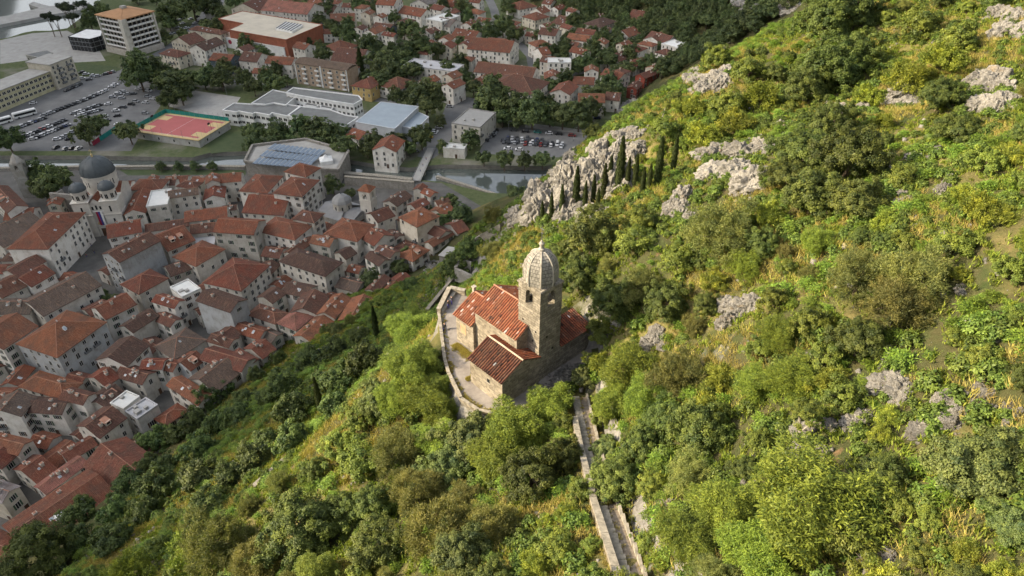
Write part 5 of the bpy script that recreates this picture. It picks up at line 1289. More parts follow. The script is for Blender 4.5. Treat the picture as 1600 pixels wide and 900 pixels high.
# domed church on the square
def dome_prof(r, z, squash=1.0, n=10, rib=0): return [(r * math.cos(math.pi / 2 * i / n), z + r * squash * math.sin(math.pi / 2 * i / n)) for i in range(n + 1)]
def round_windows(o, c, r, z, k, w, h, mesh=None, a0=0.0):
    for i in range(k):
        a = a0 + 2 * math.pi * i / k; m = MB(); 
        for s in (-1, 1): m.box(s * w * 0.7 - w / 2, s * w * 0.7 + w / 2, -0.06, 0.05, z, z + h); m.lathe([(0, z + h), (0.001, z + h)], 3)
        b = m.build('window', M['glass'], o, loc=(c[0] + r * math.cos(a), c[1] + r * math.sin(a), 0), rz=a + math.pi / 2)
def big_church():
    dc = catz('W', 362, 235, 22)[:2]; tl, tr = catz('W', 207, 385, 20)[:2], catz('W', 430, 368, 20)[:2]
    ax = tr - tl; sp = np.linalg.norm(ax); ax /= sp; nb = np.array([-ax[1], ax[0]]); nb = nb if nb @ (dc - tl) > 0 else -nb
    mid = (tl + tr) / 2; dep = (dc - mid) @ nb; lat = (dc - mid) @ ax; yw = math.atan2(ax[1], ax[0])
    o = empty('domed_church', (mid[0], mid[1], 0), yw, 'pale stone church with big dark dome and two small-domed front towers', 'church')
    tw2 = sp * 0.30; hw = sp / 2; sg = 1.0  # local: x along facade, y towards the back
    m = MB(); m.box(-hw + tw2 * .9, hw - tw2 * .9, -tw2 * 0.8, dep + 2, -1, 14.5); m.build('nave_wall', M['pale'], o)
    m = MB(); m.box(-hw * 1.25, hw * 1.25, dep - 6, dep + 7, -1, 13.5); m.build('transept_wall', M['pale'], o)
    for s in (-1, 1):
        t = empty('front_tower', (s * hw, 0, 0)); t.parent = o
        m = MB(); m.box(-tw2, tw2, -tw2, tw2, -1, 15.5); m.box(-tw2 - .25, tw2 + .25, -tw2 - .25, tw2 + .25, 9.6, 10.0); m.box(-tw2 - .3, tw2 + .3, -tw2 - .3, tw2 + .3, 15.5, 15.9); m.build('shaft', M['pale'], t)
        m = MB(); m.lathe([(tw2 * .92, 15.9), (tw2 * .92, 19.6), (tw2 * 1.02, 19.7), (tw2 * 1.02, 20.1)], 8, 0, (0, 0), math.pi / 8); m.build('lantern', M['pale'], t)
        round_windows(t, (0, 0), tw2 * .87, 16.6, 8, .42, 1.9)
        m = MB(); m.lathe(dome_prof(tw2 * 1.0, 20.1, 0.95), 16); m.lathe([(0.12, 20.1 + tw2 * .93), (0.12, 22.6 + tw2 * .3)], 6); m.build('small_dome', M['lead'], t, smooth=True)
        m = MB(); m.box(-.35, .35, -tw2 - .06, -tw2 + .05, 11, 13.6); m.build('window', M['glass'], t); m = MB(); m.box(-.35, .35, -tw2 - .06, -tw2 + .05, 5, 7.8); m.build('window', M['glass'], t)
    f = -tw2 * 0.8
    m = MB(); m.lathe([(1.9, 0)], 3) if False else None
    m.box(-1.7, 1.7, f - .5, f, 0, 4.6); m.box(-2.3, 2.3, f - .7, f, 4.6, 5.0); m.build('portal', M['pale'], o)
    m = MB(); m.box(-1.0, 1.0, f - .53, f - .45, 0, 3.6); m.build('door', M['brown_sh'], o)
    m = MB(); m.lathe([(0, f - 0.02)], 3) if False else None
    for k in range(9):
        a0, a1 = math.pi * k / 9, math.pi * (k + 1) / 9; m.poly([(1.7 * math.cos(a0), f - .06, 5.2 + 1.7 * math.sin(a0)), (0, f - .06, 5.2), (1.7 * math.cos(a1), f - .06, 5.2 + 1.7 * math.sin(a1))])
    m.build('mosaic_lunette', M['court_yel'], o)
    for x in (-1.5, 0, 1.5): m = MB(); m.box(x - .38, x + .38, f - .05, f + .1, 12.0, 13.9 if x == 0 else 13.4); m.build('window', M['glass'], o)
    # gabled roofs
    def gab(x0, x1, y0, y1, z, r_, along):
        m = MB(); 
        if along == 'y':
            c = (x0 + x1) / 2
            for s, xe in ((-1, x0), (1, x1)): q = [(xe, y0, z), (xe, y1, z), (c, y1, z + r_), (c, y0, z + r_)]; m.poly(q if s > 0 else q[::-1])
            m.poly([(x0, y0 + .3, z - .2), (x1, y0 + .3, z - .2), (c, y0 + .3, z + r_ - .15)], 1); m.poly([(x1, y1 - .3, z - .2), (x0, y1 - .3, z - .2), (c, y1 - .3, z + r_ - .15)], 1)
        else:
            c = (y0 + y1) / 2
            for s, ye in ((-1, y0), (1, y1)): q = [(x0, ye, z), (x1, ye, z), (x1, c, z + r_), (x0, c, z + r_)]; m.poly(q if s < 0 else q[::-1])
            for xe, s in ((x0 + .3, -1), (x1 - .3, 1)): q = [(xe, y0, z - .2), (xe, y1, z - .2), (xe, c, z + r_ - .15)]; m.poly(q if s > 0 else q[::-1], 1)
        return m.build('roof', [M['roof'], M['pale']], o, uv=True, color=RC['o'])
    gab(-hw + tw2 * .8, hw - tw2 * .8, f - .3, dep, 14.5, 2.6, 'y'); gab(-hw * 1.3, hw * 1.3, dep - 6.3, dep + 7.3, 13.5, 3.2, 'x')
    r_ = 6.6; dl = (lat, dep); dr = empty('main_dome', (lat, dep, 0)); dr.parent = o
    m = MB(); m.lathe([(r_ * .97, 12), (r_ * .97, 21.2), (r_ * 1.02, 21.3), (r_ * 1.02, 21.8)], 32); m.build('drum', M['pale'], dr, smooth=False); round_windows(dr, (0, 0), r_ * .955, 17.2, 8, .65, 2.4, a0=-math.pi / 2 + .25)
    m = MB(); m.lathe(dome_prof(r_ * 1.0, 21.8, 1.0, 12), 32); m.build('shell', M['lead'], dr, smooth=True)
    for k in range(8):
        a = 2 * math.pi * k / 8 + .2; m = MB(); m.tube([(q * 1.005 * math.cos(a), q * 1.005 * math.sin(a), z) for q, z in dome_prof(r_, 21.8, 1.0, 10)], [.12] * 11, 4); m.build('seam', M['lead'], dr)
    m = MB(); m.lathe([(.5, 21.6 + r_), (.35, 22.3 + r_), (.4, 22.8 + r_), (0, 23.3 + r_)], 8); m.tube([(0, 0, 23 + r_), (0, 0, 25.2 + r_)], [.08, .06], 5); m.box(-.6, .6, -.05, .05, 24.3 + r_, 24.45 + r_); m.build('cross_finial', M['court_yel'], dr)
    b = empty('church_banner', (*(mid + ax * 0.6 - nb * (tw2 * 1.05)), 5.2), yw, 'tricolour banner with white cross top hanging on the domed church front', 'banner')
    for k, mt in enumerate((M['red'], M['blue'], M['white'])): m = MB(); m.box(-1.2 + .8 * k, -1.2 + .8 * (k + 1) - .002, 0, .05, 0, 6.2); m.build('stripe', mt, b)
    m = MB(); m.box(-2.1, 2.1, -.02, .06, 6.2, 6.55); m.build('crossbar', M['white'], b)
big_church()
def grey_church():
    c = catz('B', 735, 450, 13)[:2]; o = empty('grey_domed_church', (c[0], c[1], 0), R(-28), 'small stone church with grey octagonal dome and grey sheet roofs', 'church')
    m = MB(); m.box(-9, 9, -5, 5, -1, 8.2); m.box(-4.5, 4.5, -7.5, 7.5, -1, 8.0); m.build('wall', M['wall'], o, color=(0.42, 0.405, 0.37))
    m = MB()
    for (x0, x1) in ((-9.2, -3), (3, 9.2)):
        for s in (-1, 1): q = [(x0, s * 5.2, 8.2), (x1, s * 5.2, 8.2), (x1, 0, 9.9), (x0, 0, 9.9)]; m.poly(q if s < 0 else q[::-1])
        for xe in (x0 + .15, x1 - .15): m.poly([(xe, -5.2, 8.1), (xe, 5.2, 8.1), (xe, 0, 9.85)])
    for s in (-1, 1): m.poly([(-4.6, s * 7.6, 8.0), (4.6, s * 7.6, 8.0), (3, s * 3, 9.9), (-3, s * 3, 9.9)][::s])
    m.build('roof', plain('grey_lead', (0.20, 0.20, 0.20), 0.7, 0.15, 0.3), o)
    d = empty('octagon_dome', (0, 0, 0)); d.parent = o
    m = MB(); m.lathe([(4.0, 8), (4.0, 12.2), (4.2, 12.3), (4.2, 12.6)], 8, 0, (0, 0), .3); m.build('drum', M['wall'], d, color=(0.46, 0.44, 0.4)); m = MB(); m.lathe([(4.3, 12.6), (3.7, 13.8), (2.3, 15.0), (.5, 15.8), (0, 15.9)], 8, 0, (0, 0), .3); m.build('shell', plain('grey_dome', (0.23, 0.23, 0.225), 0.7, 0.15, 0.4), d)
    m = MB(); m.lathe([(.25, 15.8), (.15, 16.6), (0, 16.8)], 6); m.build('finial', M['lead'], d)
    for k in range(8): a = .3 + math.pi / 8 + k * math.pi / 4; m = MB(); m.box(-.25, .25, -.05, .05, 9.8, 11.4); m.build('window', M['glass'], d, loc=(3.71 * math.cos(a), 3.71 * math.sin(a), 0), rz=a + math.pi / 2)
    c = catz('B', 892, 385, 18)[:2]; o = empty('red_capped_bell_tower', (c[0], c[1], 0), R(-18), 'slim pale bell tower with red pyramid cap beside the grey-domed church', 'bell tower')
    m = MB(); m.box(-2.5, 2.5, -2.5, 2.5, -1, 14); m.box(-2.65, 2.65, -2.65, 2.65, 13.9, 14.2)
    for (og, ax, nr) in (((-2.5, -2.5), (1, 0), (0, -1)), ((2.5, -2.5), (0, 1), (1, 0)), ((2.5, 2.5), (-1, 0), (0, 1)), ((-2.5, 2.5), (0, -1), (-1, 0))): arch_wall(m, og, ax, nr, 5, 14.2, 18.4, 2.5, 1.7, 14.8, 16.6, .6)
    m.build('shaft', M['pale'], o); m = MB(); q = [(-2.9, -2.9, 18.4), (2.9, -2.9, 18.4), (2.9, 2.9, 18.4), (-2.9, 2.9, 18.4)]
    for i in range(4): m.poly([q[i], q[(i + 1) % 4], (0, 0, 20.6)])
    m.poly(q[::-1]); m.build('cap_roof', M['roof'], o, uv=True, color=RC['O'])
    for (x, y, z) in ((0, -2.52, 9), (0, -2.52, 5), (2.52, 0, 9)): m = MB(); m.box(x - (.3 if y else .03), x + (.3 if y else .03), y - (.03 if y else .3), y + (.03 if y else .3), z, z + 1.2); m.build('window', M['glass'], o)
    c = catz('A', 110, 230, 15)[:2]; o = empty('old_bell_tower', (c[0], c[1], 0), R(12), 'old stone bell tower with small rounded cap at the left border', 'bell tower')
    m = MB(); m.box(-2.4, 2.4, -2.4, 2.4, -1, 13); m.box(-2.6, 2.6, -2.6, 2.6, 9, 9.3)
    for (og, ax, nr) in (((-2.4, -2.4), (1, 0), (0, -1)), ((2.4, -2.4), (0, 1), (1, 0)), ((2.4, 2.4), (-1, 0), (0, 1)), ((-2.4, 2.4), (0, -1), (-1, 0))): arch_wall(m, og, ax, nr, 4.8, 13.0, 16.4, 2.4, 1.5, 13.4, 14.9, .6)
    m.build('shaft', M['wall'], o, color=(0.36, 0.35, 0.32)); m = MB(); m.lathe([(2.5, 16.4), (2.5, 16.8), (1.9, 17.8), (1.5, 18.6), (.7, 19.6), (.25, 20.2), (0, 21)], 8, 0, (0, 0), math.pi / 8); m.build('cap', M['wall'], o, color=(0.40, 0.38, 0.35))
    b = hit(92, 306)[0]; o = empty('ruined_wall', (*catz('A', 395, 430, 7)[:2], 0), R(-10), 'ruined stone gable wall behind the long white building', 'ruin')
    m = MB(); m.prism([(-6, -.5), (6, -.5), (6, .5), (-6, .5)], -1, 8.5); m.build('wall', M['townstone'], o, uv=True); m = MB(); m.box(-6, -5, -.5, 6, -1, 7); m.box(5, 6, .5, 6, -1, 6); m.build('side_wall', M['townstone'], o, uv=True)
grey_church()

# sports court on its raised slab
def court():
    z = 4.2; c, yw, la, lb = rect3(*[np.array(atz(a, b, z)[:2]) for a, b in ((216, 200), (310, 219), (352, 189))])
    o = empty('sports_court', (c[0], c[1], 0), yw, 'raised red and yellow sports court between the car park and the school', 'sports court'); X, Y = la / 2, lb / 2
    m = MB(); m.box(-X, X, -Y, Y, -1, z - .3); m.build('base', M['wall'], o, color=(0.42, 0.42, 0.4)); m = MB(); m.box(-X - .4, X + .4, -Y - .4, Y + .4, z - .298, z); m.build('deck', M['court_yel'], o)
    m = MB(); m.box(-X + 1.6, X - 1.6, -Y + 1.6, Y - 1.6, z + .002, z + .02); m.build('playing_field', M['court_red'], o)
    for sx in (-1, 1):
        for sy in (-1, 1): m = MB(); x, y = sx * (X - 4.6), sy * (Y * .52); m.box(x - 3.0, x + 3.0, y - 2.6, y + 2.6, z + .024, z + .03); m.build('key_area', M['court_yel'], o)
    m = MB(); m.box(-.05, .05, -Y + 1.6, Y - 1.6, z + .024, z + .028)
    for s in (-1, 1): m.box(-X + 1.6, X - 1.6, s * (Y - 1.7) - .05, s * (Y - 1.7) + .05, z + .024, z + .028); m.box(s * (X - 1.7) - .05, s * (X - 1.7) + .05, -Y + 1.6, Y - 1.6, z + .024, z + .0285)
    m.build('court_lines', M['line'], o)
    for sx in (-1, 1):
        m = MB(); x = sx * (X - 1.5); m.tube([(x, 0, z), (x, 0, z + 3.2), (x - sx * 1, 0, z + 3.4)], [.09] * 3, 5); m.box(x - sx * 1 - .04, x - sx * 1 + .04, -.9, .9, z + 2.9, z + 4.0); m.build('basket', M['glass'], o)
    mx = Matrix.Translation((c[0], c[1], 0)) @ Matrix.Rotation(yw, 4, 'Z'); cl = mx.inverted() @ Vector((0, 0, 0))
    for (n_, ln, off) in (((0, -1), la, Y), ((0, 1), la, Y), ((-1, 0), lb, X), ((1, 0), lb, X)):
        front = cl.x * n_[0] + cl.y * n_[1] > off; ax = (-n_[1], n_[0]); k = int(ln / 3)
        for j in range(k + 1):
            s = j * ln / k - ln / 2; p = (n_[0] * off + ax[0] * s, n_[1] * off + ax[1] * s)
            if front and n_[0] == 0 and j % 2: continue
            m = MB(); m.tube([(*p, z), (*p, z + 4)], [.06, .06], 4); m.build('fence_post', M['metal'], o)
        if not front: m = MB(); m.obox((n_[0] * (off + .1), n_[1] * (off + .1)), ax, n_, ln / 2, .03, z, z + 2.2); m.build('green_screen', M['net'], o)
        else:
            for j in range(k - 2): s = (j + 1) * ln / k - ln / 2; m = MB(); p = (n_[0] * (off + .01) + ax[0] * s, n_[1] * (off + .01) + ax[1] * s); m.obox(p, ax, n_, .4, .03, 1.2, 2.5); m.build('window', M['glass'], o) if j % 3 == 1 else None
    g2 = [atz(a, b, 0)[:2] for a, b in ((146, 228), (182, 204))]; o2 = empty('green_hoarding', (*g2[0], 0), 0, 'teal and red hoarding at the corner of the car park', 'hoarding')
    m = MB(); q = g2[1] - g2[0]; seg_wall(m, q * .3, q, .1, 0, 2.4); m.build('teal_panel', M['net'], o2); m = MB(); seg_wall(m, (0, 0), q * .29, .1, 0, 2.4); m.build('red_panel', M['red'], o2)
court()

# bastion with ribbed canopies, river wall, footbridge, weir
def bastion():
    z = 7.0; P = [np.array(catz('B', x, y, z)[:2]) for x, y in ((130, 215), (180, 115), (510, 75), (780, 150), (715, 268), (600, 262), (380, 245))]; org = np.mean(P, 0)
    o = empty('bastion', (org[0], org[1], 0), 0, 'stone river bastion covered with rows of blue-grey ribbed canopies', 'bastion'); Q = [tuple(p - org) for p in P]
    m = MB(); m.prism(Q, -3, z); m.build('wall', M['townstone'], o, uv=True); m = MB(); cc = np.mean(Q, 0); m.prism([tuple(cc + (np.array(q) - cc) * .93) for q in Q], z + .002, z + .1); m.build('floor', M['concrete'], o)
    m = MB()
    for i in range(len(Q)): mm = MB(); seg_wall(mm, Q[i], Q[(i + 1) % len(Q)], 1.0, z, z + 1.1 + .004 * i); mm.build('parapet', M['townstone'], o, uv=True)
    for (a, b, k) in (((215, 185), (560, 215), 13), ((262, 140), (600, 178), 13), ((310, 98), (640, 140), 12)):
        A, B = catz('B', *a, z + 2)[:2] - org, catz('B', *b, z + 2)[:2] - org; d = (B - A) / k; L = np.linalg.norm(d); ax = d / L; ay = np.array([-ax[1], ax[0]])
        if ay[1] > 0: ay = -ay
        for i in range(k):
            p = A + d * (i + .5) + ay * 3.4; m = MB(); c = [(-.46 * L, -3.2), (.46 * L, -3.2), (.46 * L, 3.2), (-.46 * L, 3.2)]
            w = [p + ax * x + ay * y for x, y in c]; t = [p + ay * -3.2, p + ay * 3.2]
            for q in ([(*w[0], z + 2), (*t[0], z + 2.5), (*t[1], z + 2.5), (*w[3], z + 2)], [(*t[0], z + 2.5), (*w[1], z + 2), (*w[2], z + 2), (*t[1], z + 2.5)], [(*w[0], z + 2), (*w[1], z + 2), (*t[0], z + 2.5)], [(*w[3], z + 2), (*w[2], z + 2), (*t[1], z + 2.5)]): m.poly(q)
            m.build('canopy', M['panel'], o)
    o3 = empty('white_tent', (*catz('B', 640, 215, z)[:2], z), R(20), 'white peaked tent at the right end of the bastion', 'tent'); m = MB(); m.lathe([(4.2, 0), (4.2, 1.8), (1.5, 2.8), (0, 4.2)], 4, 0, (0, 0), .78); m.build('canvas', M['white'], o3)
bastion()
def river_wall(label, pts, h, th, z0=-3):
    W_ = [np.array(p) for p in pz(pts)]; o = empty('town_wall', (*W_[0], 0), 0, label, 'wall')
    for a, b in zip(W_[:-1], W_[1:]):
        m = MB(); seg_wall(m, a - W_[0], b - W_[0], th, z0, h); m.build('wall_section', M['townstone'], o, uv=True); m = MB(); seg_wall(m, a - W_[0], b - W_[0], th + .3, h + .002, h + .35); m.build('coping', M['capstone'], o)
river_wall('pale town wall along the river left of the domed church', [(-100, 267), (60, 266), (128, 264)], 1.2, 1.6)
river_wall('pale town wall along the river between domed church and bastion', [(182, 264), (300, 263), (384, 264)], 1.2, 1.6)
river_wall('mossy town wall along the river right of the bastion', [(528, 276), (590, 281), (645, 287)], 2.2, 2.2)
river_wall('grey inner wall strip behind the red-capped bell tower', [(540, 288), (600, 293), (648, 297)], 4.0, 1.4, -1)
river_wall('low concrete weir wall in the river right of the footbridge', [(682, 272), (696, 276), (735, 288), (780, 302)], -1.2, 1.4, -4)
def bridge():
    a, b = np.array(atz(650, 282, .8)[:2]), np.array(atz(674, 231, .8)[:2]); o = empty('footbridge', (*a, 0), 0, 'narrow pale footbridge crossing the river to the north gate', 'bridge'); q = b - a; L = np.linalg.norm(q); d = q / L; n_ = np.array([-d[1], d[0]])
    m = MB(); seg_wall(m, (0, 0), q, 4.2, .3, .8); m.build('deck', M['concrete'], o)
    for s in (-1, 1):
        m = MB(); seg_wall(m, n_ * 2.0 * s, q + n_ * 2.0 * s, .12, 1.75, 1.85); m.build('handrail', M['metal'], o)
        for j in range(13): p = q * j / 12 + n_ * 2.0 * s; m = MB(); m.box(p[0] - .05, p[0] + .05, p[1] - .05, p[1] + .05, .8, 1.74); m.build('railing_post', M['metal'], o)
    for f in (.33, .66): p = q * f; m = MB(); m.obox(p, d, n_, .6, 1.8, -4, .3); m.build('pier', M['townstone'], o, uv=True)
bridge()
# ---------------------------------------------------------------- vegetation meshes
def unit(v): return v / (np.linalg.norm(v, axis=-1, keepdims=True) + 1e-9)
def leaf_quads(P, N, D, ln, wd, fold=0.12):
    "diamond leaves: position, normal, direction, length, width"
    S = unit(np.cross(N, D)); D = unit(np.cross(S, N)); ln = ln[:, None]; wd = wd[:, None]
    v0 = P; v1 = P + D * ln * 0.45 + S * wd * 0.5 + N * wd * fold; v2 = P + D * ln - N * ln * 0.12; v3 = P + D * ln * 0.45 - S * wd * 0.5 + N * wd * fold
    V = np.stack([v0, v1, v2, v3], 1).reshape(-1, 3); F = np.arange(len(V)).reshape(-1, 4); return V, F
def clump_centres(r, n, Rx, Rz, low=-0.45, shell=0.42):
    d = unit(r.normal(size=(n * 3, 3))); d = d[d[:, 2] > low][:n]
    ph = r.uniform(0, 6.28, 3); lob = 1 + 0.22 * np.sin(3 * np.arctan2(d[:, 1], d[:, 0]) + ph[0]) + 0.16 * np.sin(5 * d[:, 2] + ph[1]) + 0.16 * np.sin(5 * np.arctan2(d[:, 1], d[:, 0]) + ph[2] + 3 * d[:, 2])
    f = (shell + (1 - shell) * r.random(len(d)) ** 0.6) * lob
    return d * f[:, None] * np.array([Rx, Rx, Rz]), d
def crown(name, mat, seed, Rx, Rz, nc, nl, ls, ws, rc, kind='leaf', zc=None, low=-0.45):
    r = np.random.default_rng(seed); zc = Rz * 0.95 if zc is None else zc
    C, cd = clump_centres(r, nc, Rx, Rz, low); C = C + np.array([0, 0, zc]); n = len(C)
    ci = np.repeat(np.arange(n), nl); m = len(ci); ct = r.normal(0, 0.20, n)
    rcs = rc * r.uniform(0.45, 1.35, n)
    if kind == 'leaf':
        od = unit(r.normal(size=(m, 3)) + cd[ci] * 0.5 + np.array([0, 0, 0.25])); rad = rcs[ci] * r.random(m) ** 0.4
        P = C[ci] + od * rad[:, None] * np.array([1, 1, 0.75]); N = unit(od * 0.7 + cd[ci] * 0.4 + np.array([0, 0, 0.55]) + r.normal(size=(m, 3)) * 0.5)
        D = unit(r.normal(size=(m, 3)) + od * 0.6 - np.array([0, 0, 0.35])); ln = ls * r.uniform(0.6, 1.35, m); wd = ws * r.uniform(0.6, 1.3, m)
    elif kind == 'frond':
        az = r.uniform(0, 6.28, m); el = r.uniform(-0.35, 0.9, m); D = np.stack([np.cos(az) * np.cos(el), np.sin(az) * np.cos(el), np.sin(el)], 1); D = unit(D + cd[ci] * 0.35)
        P = C[ci] + D * 0.08 + r.normal(size=(m, 3)) * 0.10; N = unit(np.array([0, 0, 1.0]) + r.normal(size=(m, 3)) * 0.35); ln = ls * r.uniform(0.6, 1.3, m); wd = ws * r.uniform(0.7, 1.3, m)
    else:  # feathery upright sprays
        od = unit(r.normal(size=(m, 3))); P = C[ci] + od * (rcs[ci] * r.random(m) ** 0.5)[:, None]; D = unit(cd[ci] * 0.7 + np.array([0, 0, 0.5]) + r.normal(size=(m, 3)) * 0.6); N = unit(r.normal(size=(m, 3)) + np.array([0, 0, 0.6]))
        ln = ls * r.uniform(0.6, 1.4, m); wd = ws * r.uniform(0.7, 1.3, m)
    V, F = leaf_quads(P, N, D, ln, wd); tone = np.clip(0.45 + ct[ci] + r.normal(0, 0.15, m), 0, 1)
    return np_mesh(name, V, F, mat, {'tone': np.repeat(tone, 4)}), C
def trunk(name, seed, C, h0, r0, Rz, nlimb=8, lean=0.3):
    r = random.Random(seed); m = MB(); zt = max(c[2] for c in C) * 0.62; top = Vector((r.uniform(-lean, lean), r.uniform(-lean, lean), zt))
    m.tube([(0, 0, -0.8), (0.05, 0, h0 * 0.5), tuple(top * 0.55), tuple(top)], [r0 * 1.25, r0, r0 * 0.8, r0 * 0.35], 7)
    for i in range(nlimb):
        c = Vector(C[r.randrange(len(C))]); s = top * r.uniform(0.3, 0.85); mid = s.lerp(c, 0.5) + Vector((r.uniform(-.2, .2), r.uniform(-.2, .2), 0.25)); m.tube([tuple(s), tuple(mid), tuple(c)], [r0 * 0.42, r0 * 0.26, r0 * 0.08], 5, cap=False)
    return m.mesh(name, M['bark'])
VAR = {}
def variants(key, n, Rx, Rz, r0, **kw):
    VAR[key] = []
    for i in range(n):
        cm, C = crown('crown', seed=hash_(key) + i, Rx=Rx, Rz=Rz, **kw); VAR[key].append((trunk('trunk', i + 3, C, Rz * 0.4, r0, Rz), cm, Rx, Rz))
def hash_(s): return sum(ord(c) * (i + 3) for i, c in enumerate(s))
variants('oak', 3, 3.0, 2.6, 0.20, mat=M['leaf'], nc=240, nl=150, ls=0.175, ws=0.115, rc=0.48)
variants('ail', 3, 3.0, 2.4, 0.14, mat=M['leaf'], nc=1900, nl=14, ls=0.25, ws=0.072, rc=0.4, kind='frond')
variants('fig', 2, 2.6, 2.2, 0.15, mat=M['leaf'], nc=260, nl=130, ls=0.165, ws=0.12, rc=0.44)
variants('olive', 3, 3.0, 2.4, 0.18, mat=M['olive'], nc=240, nl=110, ls=0.27, ws=0.055, rc=0.62, kind='spray')
variants('yel', 2, 1.6, 1.25, 0.06, mat=M['leaf'], nc=120, nl=90, ls=0.19, ws=0.06, rc=0.36, kind='spray')
variants('bush', 4, 1.7, 1.35, 0.07, mat=M['leaf'], nc=80, nl=140, ls=0.15, ws=0.10, rc=0.36)
variants('wood', 4, 3.4, 3.2, 0.22, mat=M['leaf'], nc=130, nl=60, ls=0.46, ws=0.30, rc=0.78)
variants('town', 4, 3.6, 3.4, 0.25, mat=M['leaf'], nc=110, nl=70, ls=0.55, ws=0.36, rc=0.85, zc=4.6)
variants('pine', 2, 4.2, 1.6, 0.28, mat=M['needle'], nc=60, nl=60, ls=0.7, ws=0.25, rc=0.9, zc=13.0, low=-0.2)
def cyp_mesh(seed):
    r = np.random.default_rng(seed); n = 5200; z = r.random(n); rad = 0.80 * np.minimum(1, (1 - z) * 2.2 + 0.05) ** 0.8 * (0.75 + 0.25 * np.minimum(1, z * 8)) * r.uniform(0.72, 1.05, n) * (1 + 0.15 * np.sin(z * 40 + seed)); a = r.uniform(0, 6.28, n)
    P = np.stack([rad * np.cos(a), rad * np.sin(a), z * 9.0], 1); o = np.stack([np.cos(a), np.sin(a), np.zeros(n)], 1); N = unit(o + r.normal(size=(n, 3)) * 0.35); D = unit(np.array([0, 0, 1.0]) + r.normal(size=(n, 3)) * 0.25 + o * 0.15)
    V, F = leaf_quads(P, N, D, 0.42 * r.uniform(.6, 1.3, n), 0.16 * r.uniform(.6, 1.3, n)); cm = np_mesh('crown', V, F, M['needle'], {'tone': np.repeat(np.clip(0.45 + r.normal(0, .18, n), 0, 1), 4)})
    m = MB(); m.tube([(0, 0, -1), (0, 0, 4), (0, 0, 8)], [.18, .12, .03], 6); return m.mesh('trunk', M['bark']), cm
VAR['cyp'] = [(*cyp_mesh(i), 0.8, 9.0) for i in range(3)]
LC = {'oak': (0.095, 0.130, 0.034), 'ail': (0.160, 0.218, 0.036), 'fig': (0.125, 0.165, 0.058), 'olive': (0.195, 0.215, 0.078), 'yel': (0.215, 0.262, 0.044), 'bush': (0.145, 0.190, 0.038),
      'wood': (0.082, 0.122, 0.038), 'town': (0.105, 0.145, 0.062), 'pine': (0.034, 0.052, 0.028), 'cyp': (0.050, 0.070, 0.026)}
TREES = []
LBL = []
def tree(kind, p, sc, label, group, name, cat='tree', sz=None, tint=None):
    tm, cm, Rx, Rz = rnd.choice(VAR[kind]); o = empty(name, (p[0], p[1], p[2]), rnd.uniform(0, 6.28), label, cat, group); sz = sc * rnd.uniform(.9, 1.12) if sz is None else sz
    kk = rnd.uniform(.84, 1.16); c = [x * kk for x in LC[kind]]; c[0] *= rnd.uniform(.94, 1.07)
    place('trunk', tm, o, (0, 0, 0), 0, (sc, sc, sz)); place('crown', cm, o, (0, 0, 0), 0, (sc, sc, sz), color=c); return o
KN = {'oak': 'dense dark green', 'ail': 'bright long-leaved', 'fig': 'grey-green broad-leaved', 'olive': 'pale feathery', 'yel': 'yellow-green', 'bush': 'rounded green', 'wood': 'deep green'}
def inpoly(x, y, P):
    c = False; j = len(P) - 1
    for i in range(len(P)):
        if (P[i][1] > y) != (P[j][1] > y) and x < (P[j][0] - P[i][0]) * (y - P[i][1]) / (P[j][1] - P[i][1]) + P[i][0]: c = not c
        j = i
    return c
SHADE = [(-30, 900), (60, 850), (150, 775), (250, 655), (380, 590), (500, 525), (590, 485), (650, 450), (715, 425), (700, 450), (660, 480), (600, 560), (480, 680), (380, 770), (200, 862), (60, 910)]
def place_hill(kind, px, py, rpx, label=None, group=None):
    tm, cm, Rx, Rz = VAR[kind][0]; r_ = hit(px, py, 2.2)
    if r_ is None: return None
    p, t = r_; sc = 0.86 * rpx * t / FOC / Rx
    if kind == 'ail' and sc * Rx < 1.75:
        kind = 'bush'; tm, cm, Rx, Rz = VAR[kind][0]; sc = 0.86 * rpx * t / FOC / Rx
    r_ = hit(px, py, Rz * sc * 0.95)
    if r_ is None: return None
    p, t = r_; TREES.append((px, py, rpx)); small = sc * Rx < 2.0
    z = 'shaded wood below the footpath' if inpoly(px, py, SHADE) else ('slope left of the stepped path' if px < 930 else ('ridge above the cypresses' if py < 380 else 'sunny slope right of the stepped path'))
    nm = 'shrub' if small else 'hillside_tree'
    lab = label or f'{KN[kind]} {"shrub" if small else "tree"} on the {z}'
    o = tree(kind, (p[0], p[1], p[2] - 0.1), sc, lab, group or f'{KN[kind]} {"shrubs" if small else "trees"} on the {z}', nm, 'shrub' if small else 'tree')
    if not label: LBL.append((o, f'{KN[kind]} {"shrub" if small else "tree"}', px, py, 0))
    return o
